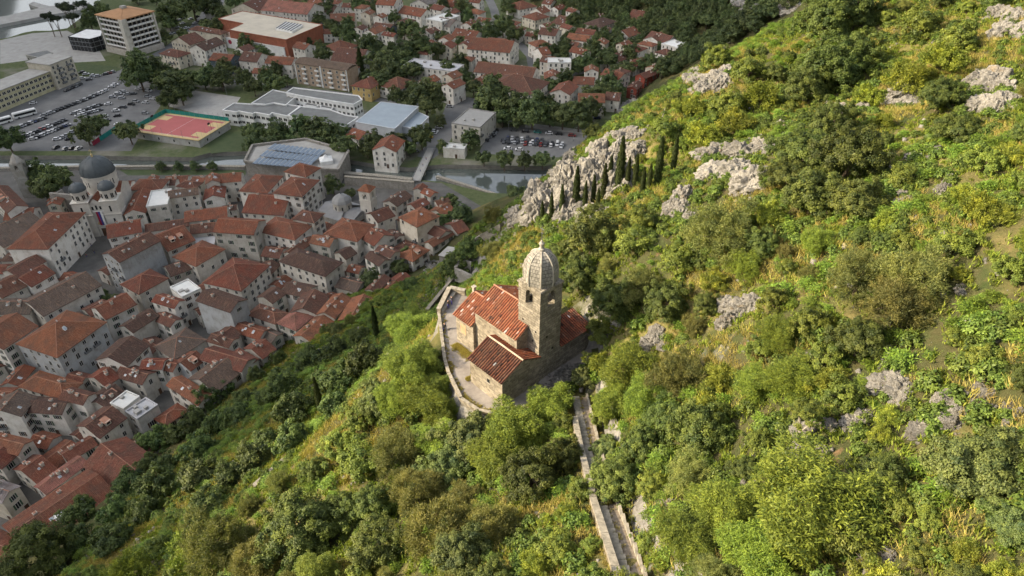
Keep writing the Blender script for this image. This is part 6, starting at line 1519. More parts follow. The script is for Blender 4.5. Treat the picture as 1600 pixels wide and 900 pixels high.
TRACED = [('oak', 1260, 232, 50), ('oak', 1330, 242, 55), ('oak', 1272, 300, 50), ('oak', 1340, 312, 46), ('oak', 1302, 192, 40), ('oak', 1232, 272, 38), ('olive', 1130, 365, 58, 'broad pale feathery tree standing alone below the ridge crag'),
          ('olive', 1345, 432, 55), ('olive', 1432, 430, 60, 'largest pale feathery tree in the middle of the right slope'), ('olive', 1402, 478, 55), ('olive', 1062, 590, 48), ('oak', 1092, 672, 52), ('oak', 1040, 655, 40), ('oak', 1300, 100, 50), ('oak', 1262, 132, 40), ('oak', 1345, 82, 40), ('oak', 1292, 32, 44), ('oak', 1340, 18, 40),
          ('oak', 925, 372, 48), ('bush', 985, 378, 36), ('oak', 905, 432, 36), ('oak', 960, 470, 44), ('olive', 1005, 448, 36), ('oak', 1042, 472, 40), ('bush', 945, 515, 32), ('bush', 1000, 345, 32), ('bush', 1062, 405, 32), ('oak', 880, 398, 24),
          ('ail', 640, 572, 42), ('ail', 668, 625, 38), ('ail', 640, 515, 36), ('ail', 612, 620, 34), ('ail', 690, 650, 30), ('ail', 800, 672, 52, 'bright long-leaved tree just below the chapel side wall'), ('ail', 862, 632, 38), ('ail', 770, 720, 40), ('fig', 735, 690, 48), ('fig', 700, 722, 42), ('oak', 830, 748, 52), ('oak', 882, 712, 34),
          ('ail', 985, 572, 48, 'bright long-leaved tree right of the rubble at the bell tower'), ('ail', 962, 630, 38), ('ail', 1012, 625, 42), ('olive', 975, 738, 34), ('oak', 1002, 700, 36), ('fig', 950, 700, 26), ('oak', 960, 752, 46), ('bush', 940, 655, 20), ('bush', 880, 660, 22), ('bush', 893, 720, 20), ('bush', 925, 850, 20), ('yel', 1030, 880, 22), ('olive', 950, 770, 24), ('ail', 664, 560, 30), ('ail', 684, 606, 26), ('ail', 648, 500, 26), ('ail', 700, 640, 24), ('bush', 905, 770, 24), ('yel', 890, 800, 22), ('bush', 1010, 850, 24),
          ('ail', 1270, 792, 105, 'biggest bright long-leaved tree at the lower right'), ('ail', 1135, 800, 58), ('ail', 1082, 840, 56), ('ail', 1185, 868, 58), ('ail', 1335, 850, 50), ('fig', 1532, 732, 72, 'big rounded grey-green bush near the lower right corner'), ('fig', 1592, 700, 40),
          ('ail', 1182, 600, 36), ('ail', 1240, 590, 44), ('bush', 1292, 560, 36), ('ail', 1222, 520, 38), ('bush', 1270, 505, 36), ('ail', 1190, 545, 30), ('bush', 1320, 620, 40), ('yel', 1300, 600, 34),
          ('oak', 470, 822, 66, 'large dark round tree low on the sunny left bank'), ('oak', 592, 850, 52), ('olive', 335, 852, 56), ('olive', 690, 832, 62), ('olive', 765, 822, 46), ('bush', 560, 722, 44), ('olive', 622, 702, 46), ('bush', 530, 692, 34), ('olive', 652, 765, 46), ('fig', 722, 862, 46), ('yel', 300, 872, 42), ('yel', 205, 892, 36), ('olive', 402, 872, 44), ('fig', 592, 622, 32), ('bush', 560, 652, 32), ('ail', 682, 690, 38), ('oak', 62, 866, 56, 'dark tree leaning over the long red roof at lower left'),
          ('yel', 1110, 640, 34), ('yel', 1420, 120, 34), ('yel', 1480, 90, 34), ('yel', 1150, 190, 30), ('yel', 1100, 210, 30), ('yel', 1190, 150, 34), ('bush', 1170, 112, 30), ('bush', 1140, 160, 30), ('bush', 1040, 205, 28), ('yel', 1080, 165, 24), ('bush', 1120, 90, 26), ('bush', 1540, 250, 34), ('yel', 1580, 240, 30), ('bush', 1490, 380, 40), ('yel', 1540, 330, 36), ('oak', 1500, 200, 36),
          ('bush', 1500, 60, 34), ('bush', 1440, 40, 36), ('oak', 1470, 150, 34), ('yel', 1360, 150, 24), ('bush', 1580, 420, 30), ('bush', 870, 860, 34), ('yel', 840, 880, 30), ('fig', 1590, 820, 44)]
for a in TRACED: place_hill(a[0], a[1], a[2], a[3], *(a[4:5]), group=None if len(a) < 5 else 'single trees')
CHAPEL_PX = [(655, 430), (760, 405), (815, 365), (885, 365), (945, 500), (925, 545), (895, 640), (770, 660), (700, 650), (672, 520)]
PATHPX = [(888, 600), (915, 600), (945, 700), (985, 800), (1030, 900), (930, 900), (915, 800), (895, 700)]
OPEN = [([(1360, 120), (1440, 30), (1600, 20), (1600, 320), (1480, 350), (1400, 210)], .14), ([(1480, 330), (1600, 300), (1600, 660), (1440, 670), (1420, 560), (1500, 500)], .16), ([(790, 800), (930, 790), (930, 900), (780, 900)], .22),
        ([(1010, 220), (1130, 230), (1120, 300), (1030, 340), (1000, 300)], .3), ([(1400, 790), (1600, 770), (1600, 900), (1370, 900)], .22), ([(1250, 640), (1480, 600), (1480, 700), (1250, 720)], .25), ([(800, 345), (800, 320), (880, 240), (1010, 160), (1010, 300), (880, 350)], .8)]
CYP = [(1051, 267, 58), (1026, 288, 74), (1013, 297, 42), (966, 298, 84), (979, 297, 52), (899, 328, 70), (877, 338, 52), (913, 331, 50), (951, 302, 60), (502, 642, 66), (589, 528, 58), (933, 330, 38), (861, 342, 44), (847, 346, 34), (926, 320, 48), (942, 312, 58), (991, 292, 52), (1003, 300, 40)]
CORD = ['first', 'second', 'third', 'fourth', 'fifth', 'sixth', 'seventh', 'eighth', 'ninth', 'tenth', 'eleventh', 'twelfth', 'thirteenth', 'fourteenth', 'fifteenth', 'sixteenth', 'seventeenth']
for i, (x, y, h) in enumerate(CYP):
    r_ = hit(x, y); p, t = r_; sz = 0.9 * h * t / FOC / 0.86 / 9.0; w = min(1.1, max(0.5, sz * 0.78))
    tree('cyp', p, w, ('tall slender cypress in the middle of the shaded wood' if y > 600 else 'slender cypress in the wood close to the red roofs') if x < 700 else f'slender dark cypress, {CORD[[q[0] for q in sorted(c for c in CYP if c[0] > 700)].index(x)]} from the left on the rocky spur', 'cypresses in the shaded wood' if x < 700 else 'cypresses on the rocky spur', 'cypress_tree', 'cypress', sz=sz)
    TREES.append((x, y - h * .5, 9))
tries = 0; nf = 0
while tries < 7200 and nf < 420:
    tries += 1; px, py = rnd.uniform(-150, 2000), rnd.uniform(-15, 1040)
    if inpoly(px, py, CHAPEL_PX) or inpoly(px, py, PATHPX): continue
    r_ = hit(px, py, 1.5)
    if r_ is None: continue
    p, t = r_
    if p[2] < 0.8 or t > 235: continue
    op = [d for P_, d in OPEN if inpoly(px, py, P_)]
    cliff = 800 < px < 1005 and 200 < py < 350
    if not cliff and any(abs(px - a) < w and abs(py - b) < h for a, b, w, h in ROCKPX): continue
    if op and rnd.random() > op[0]: continue
    if px > 1050 and not op and rnd.random() < .4: continue
    sh = inpoly(px, py, SHADE) or (px < 760 and 300 < py < 470)
    if sh: kind, Rm = 'wood', rnd.uniform(2.6, 4.6)
    elif op: kind, Rm = rnd.choice(['yel', 'bush', 'yel']), rnd.uniform(.8, 1.5)
    elif px < 930: kind, Rm = rnd.choice(['olive', 'ail', 'oak', 'fig', 'oak', 'bush']), rnd.uniform(1.6, 3.2)
    else: kind, Rm = rnd.choice(['oak', 'oak', 'yel', 'ail', 'bush', 'olive']), rnd.uniform(1.2, 2.9)
    rp = Rm * FOC / t
    if any((px - a) ** 2 + (py - b) ** 2 < (0.70 * (rp + c)) ** 2 for a, b, c in TREES): continue
    if place_hill(kind, px, py, rp): nf += 1
print('hill trees', len(TREES), 'fill', nf)

# ---------------------------------------------------------------- trees of the valley and the town
HP = [(h.c, max(h.L, h.W) / 2, h) for h in HS]
def clear_of_houses(x, y, r):
    for c, rr, h in HP:
        q = h.mx.inverted() @ Vector((x, y, 0))
        if abs(q.x) < h.L / 2 + r and abs(q.y) < h.W / 2 + r: return False
    return True
VT = [(215, 112, 22), (236, 108, 18), (262, 126, 20), (280, 140, 18), (289, 118, 14), (150, 192, 15), (133, 206, 16), (200, 205, 16), (345, 118, 13), (396, 134, 12), (468, 200, 18), (490, 203, 18), (512, 206, 18), (530, 204, 14), (620, 150, 12), (665, 152, 24), (640, 138, 10), (770, 148, 24), (752, 165, 14), (832, 172, 22), (802, 165, 18),
      (880, 178, 18), (905, 182, 18), (860, 180, 14), (575, 75, 16), (592, 92, 18), (612, 112, 16), (632, 82, 18), (656, 72, 18), (600, 128, 14), (582, 130, 12), (640, 50, 14), (682, 76, 12), (546, 55, 12), (526, 50, 10), (505, 85, 12), (700, 110, 12), (765, 50, 13), (786, 40, 13), (802, 52, 12), (860, 55, 12), (882, 76, 12), (912, 52, 10), (926, 76, 14), (950, 92, 14),
      (985, 82, 12), (962, 110, 10), (940, 140, 14), (920, 150, 12), (960, 150, 10), (1000, 100, 10), (700, 32, 10), (730, 25, 10), (745, 45, 10), (720, 10, 12), (692, 10, 10), (10, 216, 18), (128, 54, 9), (140, 32, 13), (155, 16, 13), (270, 15, 18), (300, 6, 18), (332, 10, 14), (256, 26, 12), (246, 60, 9), (292, 60, 9), (462, 15, 12), (512, 12, 12), (562, 6, 12),
      (60, 272, 20), (86, 284, 20), (68, 296, 16), (250, 259, 7), (278, 259, 7), (304, 259, 7), (331, 258, 7), (160, 466, 11), (185, 470, 9), (580, 432, 14), (720, 330, 16), (746, 350, 18), (702, 316, 12), (640, 402, 12), (624, 416, 12), (640, 232, 10), (692, 230, 9), (756, 246, 10), (788, 250, 12), (820, 250, 12), (848, 247, 12), (806, 290, 12), (782, 308, 14), (762, 328, 14), (520, 290, 12), (548, 300, 8), (690, 345, 12), (670, 330, 8), (735, 372, 14), (700, 395, 12), (660, 420, 13), (680, 430, 12)]
NEARV = [('hotel shore', 140, 25), ('promenade road', 300, 15), ('white flat-roofed villa', 690, 25), ('block of flats', 510, 95), ('yellow house', 580, 130), ('long low roofs', 780, 110), ('embankment road', 850, 170), ('dark red houses', 1000, 110), ('bright orange gabled house', 925, 150), ('top edge houses', 600, 20), ('bastion', 460, 225), ('big car park', 130, 190), ('sports court', 280, 195), ('white school', 450, 170), ('sports hall', 610, 190), ('hotel tower', 200, 50), ('shopping centre', 420, 45), ('winding north road', 820, 90), ('riverside car park', 830, 215), ('domed church', 150, 300), ('footbridge', 665, 260), ('chapel slope foot', 730, 350), ('village houses at the top', 960, 90), ('long white block behind the sports hall', 680, 105), ('old town roofs', 400, 420)]
def vlabel(px, py): return min(NEARV, key=lambda l: (l[1] - px) ** 2 + (1.5 * (l[2] - py)) ** 2)[0]
VDONE = []
def vtree(px, py, rpx):
    z = 5.0; d = ray(px, py); t = (z - CAM_H) / d[2]; p = d * t; sc = rpx * t / FOC / 3.6; t = (5.0 * sc - CAM_H) / d[2]; p = d * t
    g_ = max(0.0, float(hz(p[0], p[1]))) if t < 320 else 0.0
    if g_ > 0.5:
        r_ = hit(px, py, 5 * sc); p = r_[0]
    l = vlabel(px, py); VDONE.append((p[0], p[1], 3.6 * sc)); o = tree('town', (p[0], p[1], g_), sc, f'dark green leafy tree near the {l}', f'trees near the {l}', 'valley_tree', 'tree'); LBL.append((o, 'dark leafy tree', px, py, 1))
for a in VT: vtree(*a)
PAVED = [[(190, 178), (372, 178), (400, 246), (190, 246)], [(-60, 236), (-60, 190), (0, 172), (60, 152), (120, 122), (190, 112), (240, 128), (262, 150), (225, 200), (205, 236)], [(300, 141), (376, 152), (352, 188), (262, 166)], [(735, 245), (765, 195), (920, 200), (890, 246)], [(652, 244), (688, 190), (702, 148), (770, 158), (762, 182), (692, 238)], [(205, 200), (270, 168), (355, 188), (310, 225)],
         [(345, 175), (420, 140), (575, 150), (575, 195), (470, 215), (345, 205)], [(550, 190), (600, 155), (670, 170), (675, 215), (620, 215)], [(340, 60), (380, 15), (510, 40), (450, 90)], [(0, 0), (150, 0), (150, 60), (0, 110)], [(150, 5), (250, 5), (255, 95), (150, 95)], RIVER, [(-60, 80), (130, 40), (130, 160), (-60, 200)], [(200, 130), (270, 70), (330, 0), (350, 0), (300, 70), (230, 130)], [(460, 95), (560, 95), (560, 140), (460, 140)]]
RDS = [[(765, 0), (776, 32), (815, 72), (836, 118), (840, 165)]]
k = 0; tries = 0
while tries < 3000 and k < 150:
    tries += 1; px, py = (rnd.uniform(200, 1150), rnd.uniform(-10, 240)) if True else 0; rp = rnd.uniform(7, 14) * (0.8 + py / 500)
    if any(inpoly(px, py, P_) for P_ in PAVED): continue
    if any(abs(px - (a[0] + (b[0] - a[0]) * (py - a[1]) / (b[1] - a[1] + 1e-9))) < 12 for a, b in zip(RDS[0][:-1], RDS[0][1:]) if a[1] <= py <= b[1]): continue
    p = atz(px, py, 4.0)
    r_ = hit(px, py, 4)
    if r_ is None or r_[1] < 300: continue
    p = r_[0]; R_m = rp * r_[1] / FOC
    if not clear_of_houses(p[0], p[1], 1.5): continue
    if any((p[0] - a) ** 2 + (p[1] - b) ** 2 < (0.7 * (R_m + c)) ** 2 for a, b, c in VDONE): continue
    l = vlabel(px, py); VDONE.append((p[0], p[1], R_m)); o = tree('town', p, R_m / 3.6, f'dark green leafy tree near the {l}', f'trees near the {l}', 'valley_tree', 'tree'); LBL.append((o, 'dark leafy tree', px, py, 1)); k += 1
print('valley trees', len(VDONE))
fw = []
for _ in range(9000):
    px, py = rnd.uniform(880, 1330), rnd.uniform(-60, 110); r_ = hit(px, py, 3)
    if r_ is None or r_[1] < 300: continue
    p = r_[0]; R_m = rnd.uniform(2.6, 4.6)
    if not clear_of_houses(p[0], p[1], 3.0) or any((p[0] - a) ** 2 + (p[1] - b) ** 2 < (0.6 * (R_m + c)) ** 2 for a, b, c in VDONE): continue
    if py > 60 and rnd.random() < .5: continue
    VDONE.append((p[0], p[1], R_m)); fw.append((*p, R_m / 3.6))
print('far wood', len(fw))
FARWOOD = fw
for (x, y, h) in ((86, 58, 1.05), (97, 58, 1.0), (119, 50, 1.3), (124, 60, 1.1), (112, 44, 1.15), (138, 40, 1.2)):
    p = atz(x, y, 0); tree('pine', (p[0], p[1], 0), h, f'umbrella pine on the shore, {CORD[sorted([86, 97, 119, 124, 112, 138]).index(x)]} from the left beside the glass pavilion', 'shore pines', 'pine_tree', 'pine')
p = atz(566, 125, 0); tree('cyp', (p[0], p[1], 0), 2.6, 'tall dark cypress behind the block of flats', 'valley cypresses', 'cypress_tree', 'cypress', sz=2.2)
HANCH = [('the chapel bell tower', 850, 480), ('the terrace corner', 690, 470), ('the top of the stepped path', 900, 630), ('the bottom of the stepped path', 960, 880), ('the slanted boulder', 1272, 690), ('the ridge crag', 1150, 262), ('the jumbled rock pile', 1165, 480), ('the white jagged rocks', 1490, 645), ('the upper right outcrop', 1555, 135), ('the slanted corner slab', 1580, 45),
         ('the cypress row', 950, 290), ('the ridge boulders', 1112, 125), ('the rock face at the top', 1195, 22), ('the lower footpath wall', 445, 720), ('the upper footpath wall', 590, 582), ('the lower left corner', 60, 880), ('the middle of the bottom border', 640, 890), ('the lower right corner', 1590, 890), ('the largest feathery tree', 1432, 430), ('the lone feathery tree', 1130, 365), ('the tan boulders', 1402, 598),
         ('the middle of the right border', 1590, 480), ('the roofless ruin', 735, 405), ('the scree patch', 1415, 150), ('the round grey-green bush', 1532, 732), ('the biggest long-leaved tree', 1270, 792), ('the small pale rocks', 1030, 525), ('the cypress in the wood', 502, 610), ('the big dark left-bank tree', 470, 822), ('the side chapel wall', 780, 640)]
VANCH = [('the ' + a, b, c) for a, b, c in NEARV]
bk = {}
for (o, d, x, y, v) in LBL:
    an = min(VANCH if v else HANCH, key=lambda q: (q[1] - x) ** 2 + ((1.5 if v else 1) * (q[2] - y)) ** 2); bk.setdefault((d, an[0]), []).append(((an[1] - x) ** 2 + (an[2] - y) ** 2, o))
ORN = ['', 'second ', 'third ', 'fourth ', 'fifth ', 'sixth ', 'seventh ', 'eighth ', 'ninth ', 'tenth ', 'eleventh ', 'twelfth ', 'thirteenth ', 'fourteenth ', 'fifteenth ', 'sixteenth ', 'seventeenth ', 'eighteenth ', 'nineteenth ', 'twentieth ']
for (d, an), L_ in bk.items():
    L_.sort(key=lambda q: q[0])
    for i, (_, o) in enumerate(L_): o['label'] = f'{d} beside {an}' if len(L_) == 1 else f'{ORN[i] if i < 20 else str(i + 1) + "th "}nearest {d} to {an}'
# small forked tree and dead branches on the right slope
r_ = hit(1243, 690); m = MB(); m.tube([(0, 0, -.5), (.1, 0, 1.2), (-.2, .1, 2.4), (-.5, .2, 3.6)], [.16, .13, .1, .03], 6); m.tube([(.05, 0, 1.1), (.5, -.2, 2.2), (1.2, -.2, 3.0)], [.1, .07, .02], 5); m.tube([(-.2, .1, 2.4), (.3, .3, 3.4)], [.06, .02], 5)
o = empty('forked_tree', r_[0], 0, 'little forked tree with bare grey trunk above the slanted boulder', 'tree'); m.build('trunk', M['deadwood'], o); place('crown', VAR['bush'][0][1], o, (.1, .1, 2.6), 0, (.8, .8, .6), color=LC['bush'])
for (x, y, a) in ((1315, 560, .3), (1350, 545, -.4), (1250, 540, .9), (1375, 525, .1), (1090, 210, .5), (1030, 200, 1.9)):
    r_ = hit(x, y, .3)
    if r_ is None: continue
    m = MB(); L = rnd.uniform(2.2, 3.6)
    if x == 1030: m.tube([(0, 0, -.5), (-.5, 0, 2), (-1.2, .2, 3.8), (-1.5, .2, 5)], [.26, .2, .12, .04], 7)
    else:
        m.tube([(0, 0, 0), (L * .4, .1, .9), (L, .3, 1.5)], [.06, .045, .012], 5)
        for q in range(4): s = rnd.uniform(.2, .8); m.tube([(L * s, .1, .3 + 1.2 * s), (L * (s + .25), rnd.uniform(-.8, .8), .8 + 1.4 * s)], [.03, .008], 4)
    tag(m.build('dead_branch', M['deadwood'], loc=r_[0], rz=a), 'thick bare leaning dead trunk among the cypresses' if x == 1030 else f'bare grey branches among bushes, {["under the pale feathery tree", "right of the pale feathery tree trunk", "above the little forked tree", "inside the largest feathery tree", "behind the ridge crag"][[1315, 1350, 1250, 1375, 1090].index(x)]}', 'branch', 'bare branches' if x != 1030 else None)

# ---------------------------------------------------------------- ground cover
def scatter(name, label, cat, P, sc, src_mesh, color):
    src = bpy.data.objects.new(name + '_source', src_mesh); src.color = (*color, 1)
    me = bpy.data.meshes.new(name); me.vertices.add(len(P)); me.vertices.foreach_set('co', np.asarray(P, np.float32).ravel())
    a = me.attributes.new('sc', 'FLOAT', 'POINT'); a.data.foreach_set('value', np.asarray(sc, np.float32))
    r_ = np.zeros((len(P), 3), np.float32); r_[:, 2] = rng.uniform(0, 6.28, len(P)); r_[:, 0] = rng.normal(0, .12, len(P)); r_[:, 1] = rng.normal(0, .12, len(P)) - .15
    a = me.attributes.new('rt', 'FLOAT_VECTOR', 'POINT'); a.data.foreach_set('vector', r_.ravel())
    o = tag(place(name, me), label, cat, kind='stuff'); o.color = (*color, 1)
    ng = bpy.data.node_groups.new(name, 'GeometryNodeTree'); ng.interface.new_socket('Geometry', in_out='INPUT', socket_type='NodeSocketGeometry'); ng.interface.new_socket('Geometry', in_out='OUTPUT', socket_type='NodeSocketGeometry')
    gi, go = ng.nodes.new('NodeGroupInput'), ng.nodes.new('NodeGroupOutput'); ip = ng.nodes.new('GeometryNodeInstanceOnPoints'); oi = ng.nodes.new('GeometryNodeObjectInfo'); oi.inputs['Object'].default_value = src
    n1 = ng.nodes.new('GeometryNodeInputNamedAttribute'); n1.data_type = 'FLOAT'; n1.inputs['Name'].default_value = 'sc'; n2 = ng.nodes.new('GeometryNodeInputNamedAttribute'); n2.data_type = 'FLOAT_VECTOR'; n2.inputs['Name'].default_value = 'rt'
    L = ng.links.new; L(gi.outputs[0], ip.inputs['Points']); L(oi.outputs['Geometry'], ip.inputs['Instance']); L(n1.outputs[0], ip.inputs['Scale']); L(n2.outputs[0], ip.inputs['Rotation']); L(ip.outputs[0], go.inputs[0])
    md = o.modifiers.new('scatter', 'NODES'); md.node_group = ng; return o
scatter('far_wood', 'dark wood covering the shaded hillside at the top right', 'wood', [q[:3] for q in FARWOOD], [q[3] for q in FARWOOD], VAR['town'][1][1], LC['town'])
def tuft(name, seed, n, h, w, spread, mat):
    r = np.random.default_rng(seed); a = r.uniform(0, 6.28, n); P = np.stack([np.cos(a) * spread * r.random(n), np.sin(a) * spread * r.random(n), np.zeros(n) - .03], 1); b = r.uniform(0, 6.28, n); tl = r.uniform(.1, .75, n)
    D = unit(np.stack([np.cos(b) * tl, np.sin(b) * tl, np.ones(n)], 1)); N = unit(np.stack([-np.sin(b), np.cos(b), np.full(n, .4)], 1) + r.normal(size=(n, 3)) * .3)
    V, F = leaf_quads(P, N, D, h * r.uniform(.5, 1.2, n), w * r.uniform(.7, 1.3, n)); return np_mesh(name, V, F, mat, {'tone': np.repeat(np.clip(.5 + r.normal(0, .2, n), 0, 1), 4)})
def world_pts(n, keep):
    x = rng.uniform(-85, 150, n * 3); y = rng.uniform(8, 205, n * 3); z = hz(x, y); qx, qy, t = proj((x, y, z)); ok = (z > 0.03) & (qx > -260) & (qx < 2150) & (qy > -60) & (qy < 1200) & (t > 16) & keep(x, y, z, qx, qy, t)
    i = np.nonzero(ok)[0][:n]; return np.stack([x[i], y[i], z[i]], 1), qx[i], qy[i]
def offpath(x, y):
    q = np.stack([x - F0[0], y - F0[1]], 1); u, v = q @ E1, q @ E2; ter = (u > -25) & (u < 3.6) & (v > -10.8) & (v < 11.5)
    px_ = np.interp(y, [20, 31.4, 42.6, 54.2, 66.5], [10.3, 9.6, 9.2, 9.05, 8.9]); pth = (np.abs(x - px_) < 2.1) & (y < 68)
    return ~(ter | pth)
pat = lambda x, y, s, wl=9: fbm(x, y, wl, 3, s)
P, qx, qy = world_pts(31000, lambda x, y, z, qx, qy, t: offpath(x, y) & (pat(x, y, 31) > .06)); scatter('dry_grass', 'straw-coloured dry grass over the sunny slope', 'grass', P, rng.uniform(.7, 1.7, len(P)), tuft('dry_tuft', 1, 34, .58, .045, .50, M['straw']), (0.34, 0.30, 0.105))
P, qx, qy = world_pts(29000, lambda x, y, z, qx, qy, t: offpath(x, y) & (pat(x, y, 31) < .3)); scatter('green_grass', 'yellow-green grass and herbs over the slope', 'grass', P, rng.uniform(.7, 1.6, len(P)), tuft('green_tuft', 2, 34, .5, .075, .50, M['straw']), (0.19, 0.245, 0.044))
P, qx, qy = world_pts(5200, lambda x, y, z, qx, qy, t: offpath(x, y) & (pat(x, y, 47, 14) > -.12)); cm, _ = crown('low_bush', M['leaf'], 77, .75, .5, 30, 34, .20, .12, .24, zc=.35); scatter('low_bushes', 'low green ground cover between the shrubs', 'undergrowth', P, rng.uniform(.5, 1.5, len(P)), cm, (0.11, 0.165, 0.036))
P, qx, qy = world_pts(2700, lambda x, y, z, qx, qy, t: offpath(x, y) & (pat(x, y, 53, 12) > 0)); cm, _ = crown('low_frond', M['leaf'], 78, .7, .55, 60, 14, .22, .065, .24, kind='frond', zc=.4); scatter('fern_cover', 'bright long-leaved seedlings between the shrubs', 'undergrowth', P, rng.uniform(.5, 1.5, len(P)), cm, (0.15, 0.24, 0.04))
P, qx, qy = world_pts(5200, lambda x, y, z, qx, qy, t: offpath(x, y) & (pat(x, y, 61, 10) > .1)); sm = stones('loose_stone', [(0, 0, 0)], .16, M['rock'], 3, .6); scatter('loose_stones', 'loose pale limestone stones strewn over the slope', 'stones', P, .5 + 4.5 * rng.random(len(P)) ** 3, sm, (1, 1, 1))

P = []
for _ in range(900):
    s_ = rnd.random(); u = -13.8 + 7.0 * s_ if s_ < .62 else rnd.uniform(-7.2, -6.5); v = (-3.0 - abs(rnd.gauss(0, .55))) if s_ < .62 else rnd.uniform(-7.0, -3.0); q = uvw(u, v); P.append((q[0], q[1], ZT + .03))
for _ in range(700):
    y_ = rnd.uniform(22, 66); x_ = float(np.interp(y_, [20, 31.4, 42.6, 54.2, 66.5], [10.3, 9.6, 9.2, 9.05, 8.9])); s_ = rnd.choice([-1.65, 1.35, 1.2, .15]); x_ += s_ + rnd.gauss(0, .15); P.append((x_, y_, float(np.interp(y_, [20, 31.4, 42.6, 54.2, 66.5], [103.6, 98.6, 93, 88, 84.1])) - (.1 if abs(s_) > .5 else 0)))
for _ in range(500):
    i = rnd.choice([0, 14, 13, 12, 11, 10, 9, 8]); a, b = np.array(TERR[i]), np.array(TERR[(i - 1) % 15 if i else 14]); f = rnd.random(); q = uvw(*(a + (b - a) * f + np.array([rnd.gauss(0.25, .3), rnd.gauss(.35, .3)]))); P.append((q[0], q[1], ZT + .03))
scatter('terrace_weeds', 'dry weeds growing along the chapel wall and terrace edge', 'weeds', P, rng.uniform(.35, .9, len(P)), tuft('weed_tuft', 5, 24, .45, .05, .3, M['straw']), (0.28, 0.25, 0.08))
# ---------------------------------------------------------------- cars, buses
def car_mesh():
    m = MB(); W = .86
    prof = [(-2.1, .35), (-2.12, .72), (-1.95, .92), (-.95, .98), (.95, 1.0), (2.0, .92), (2.08, .6), (2.05, .35)]
    b = len(m.v); n = len(prof)
    for y, k in ((-W, .97), (-W * .6, 1.0), (W * .6, 1.0), (W, .97)): m.v += [(x * k, y, z if z < .8 else z - (.06 if abs(y) == W else 0)) for x, z in prof]
    for s in range(3):
        for i in range(n): j = (i + 1) % n; m.f.append((b + s * n + i, b + s * n + j, b + (s + 1) * n + j, b + (s + 1) * n + i)); m.m.append(0)
    m.f.append(tuple(b + i for i in range(n))[::-1]); m.m.append(0); m.f.append(tuple(b + 3 * n + i for i in range(n))); m.m.append(0)
    lo = [(-1.25, -.78, .97), (1.75, -.78, .95), (1.75, .78, .95), (-1.25, .78, .97)]; hi = [(-.45, -.62, 1.45), (1.2, -.62, 1.45), (1.2, .62, 1.45), (-.45, .62, 1.45)]
    for i in range(4): j = (i + 1) % 4; m.poly([lo[i], lo[j], hi[j], hi[i]], 1)
    rf = [(-.48, -.64, 1.44), (1.24, -.64, 1.44), (1.24, .64, 1.44), (-.48, .64, 1.44)]; m.poly([(x, y, z + .06) for x, y, z in rf], 0)
    for i in range(4): j = (i + 1) % 4; m.poly([rf[i], rf[j], (rf[j][0], rf[j][1], 1.5), (rf[i][0], rf[i][1], 1.5)], 0)
    for x in (-1.3, 1.3):
        for y in (-.8, .8):
            b = len(m.v); 
            for s in (-.11, .11): m.v += [(x + .33 * math.cos(a * math.pi / 5), y + s, .33 + .33 * math.sin(a * math.pi / 5)) for a in range(10)]
            for a in range(10): c = (a + 1) % 10; m.f.append((b + a, b + c, b + 10 + c, b + 10 + a)); m.m.append(2)
            m.f.append(tuple(b + a for a in range(10))); m.m.append(2); m.f.append(tuple(b + 10 + a for a in range(10))[::-1]); m.m.append(2)
    return m.mesh('parked_car', [M['carpaint'], M['glass'], M['tyre']])
CARM = car_mesh()
CC = [('white', (.62, .62, .62)), ('white', (.58, .59, .60)), ('silver', (.34, .35, .36)), ('silver', (.28, .29, .30)), ('black', (.02, .02, .022)), ('dark grey', (.07, .075, .08)), ('blue', (.03, .045, .12)), ('red', (.20, .03, .025)), ('dark grey', (.05, .05, .055)), ('white', (.64, .64, .63))]
NTH = lambda i: ORD[i] if 0 < i < len(ORD) else ('first' if i == 0 else f'{i + 1}th')
def cars(crop, pts, yaw, where, col=None, z=0.02):
    cnt = {}
    for i, (x, y) in enumerate(pts):
        p = catz(crop, x, y, .6); cn, c = rnd.choice(CC[:6] + CC[8:] + CC[2:6] + CC[6:8][:rnd.choice([0, 0, 2])]) if col is None else col[i % len(col)]; k = cnt.get(cn, 0); cnt[cn] = k + 1
        p[2] = z; o = place('parked_car', CARM, None, p, yaw + rnd.uniform(-.06, .06) + (math.pi if rnd.random() < .5 else 0), color=c)
        cx_, cy_ = cpx(crop, x, y); tag(o, f'{NTH(k)} {cn} car {where}', 'car', 'parked cars')
def line(a, b, n): return [(a[0] + (b[0] - a[0]) * i / (n - 1), a[1] + (b[1] - a[1]) * i / (n - 1)) for i in range(n)]
cars('K', line((140, 675), (375, 588), 9), R(22), 'in the front row beside the buses')
cars('K', line((385, 560), (715, 435), 11), R(22), 'in the row along the office block lane')
cars('K', line((740, 425), (925, 345), 7), R(22), 'at the far end of the office block lane row')
cars('K', line((200, 752), (560, 605), 12), R(22), 'in the second row of the big car park')
cars('K', line((650, 545), (870, 470), 8), R(22), 'in the second row beyond the blue car')
cars('K', line((290, 768), (590, 645), 10), R(22), 'in the third row of the big car park')
cars('K', line((690, 565), (870, 515), 6), R(22), 'in the third row near the small tree')
cars('K', [(500, 772), (545, 755), (580, 738), (605, 770), (640, 708)], R(20), 'in the short row near the canal')
cars('K', [(490, 845), (575, 855), (635, 850), (690, 852)], R(75), 'parked at the canal edge')
cars('K', [(980, 310), (1010, 292), (1080, 355), (1030, 372), (1065, 408), (985, 400), (950, 462), (1070, 490), (1018, 520), (1030, 565), (940, 605), (1035, 642), (915, 568)], R(15), 'in the loose group in the middle of the big car park')
cars('U', [(30, 300), (70, 272), (120, 300), (60, 340), (180, 296)], R(10), 'in the small row left of the two big white cars')
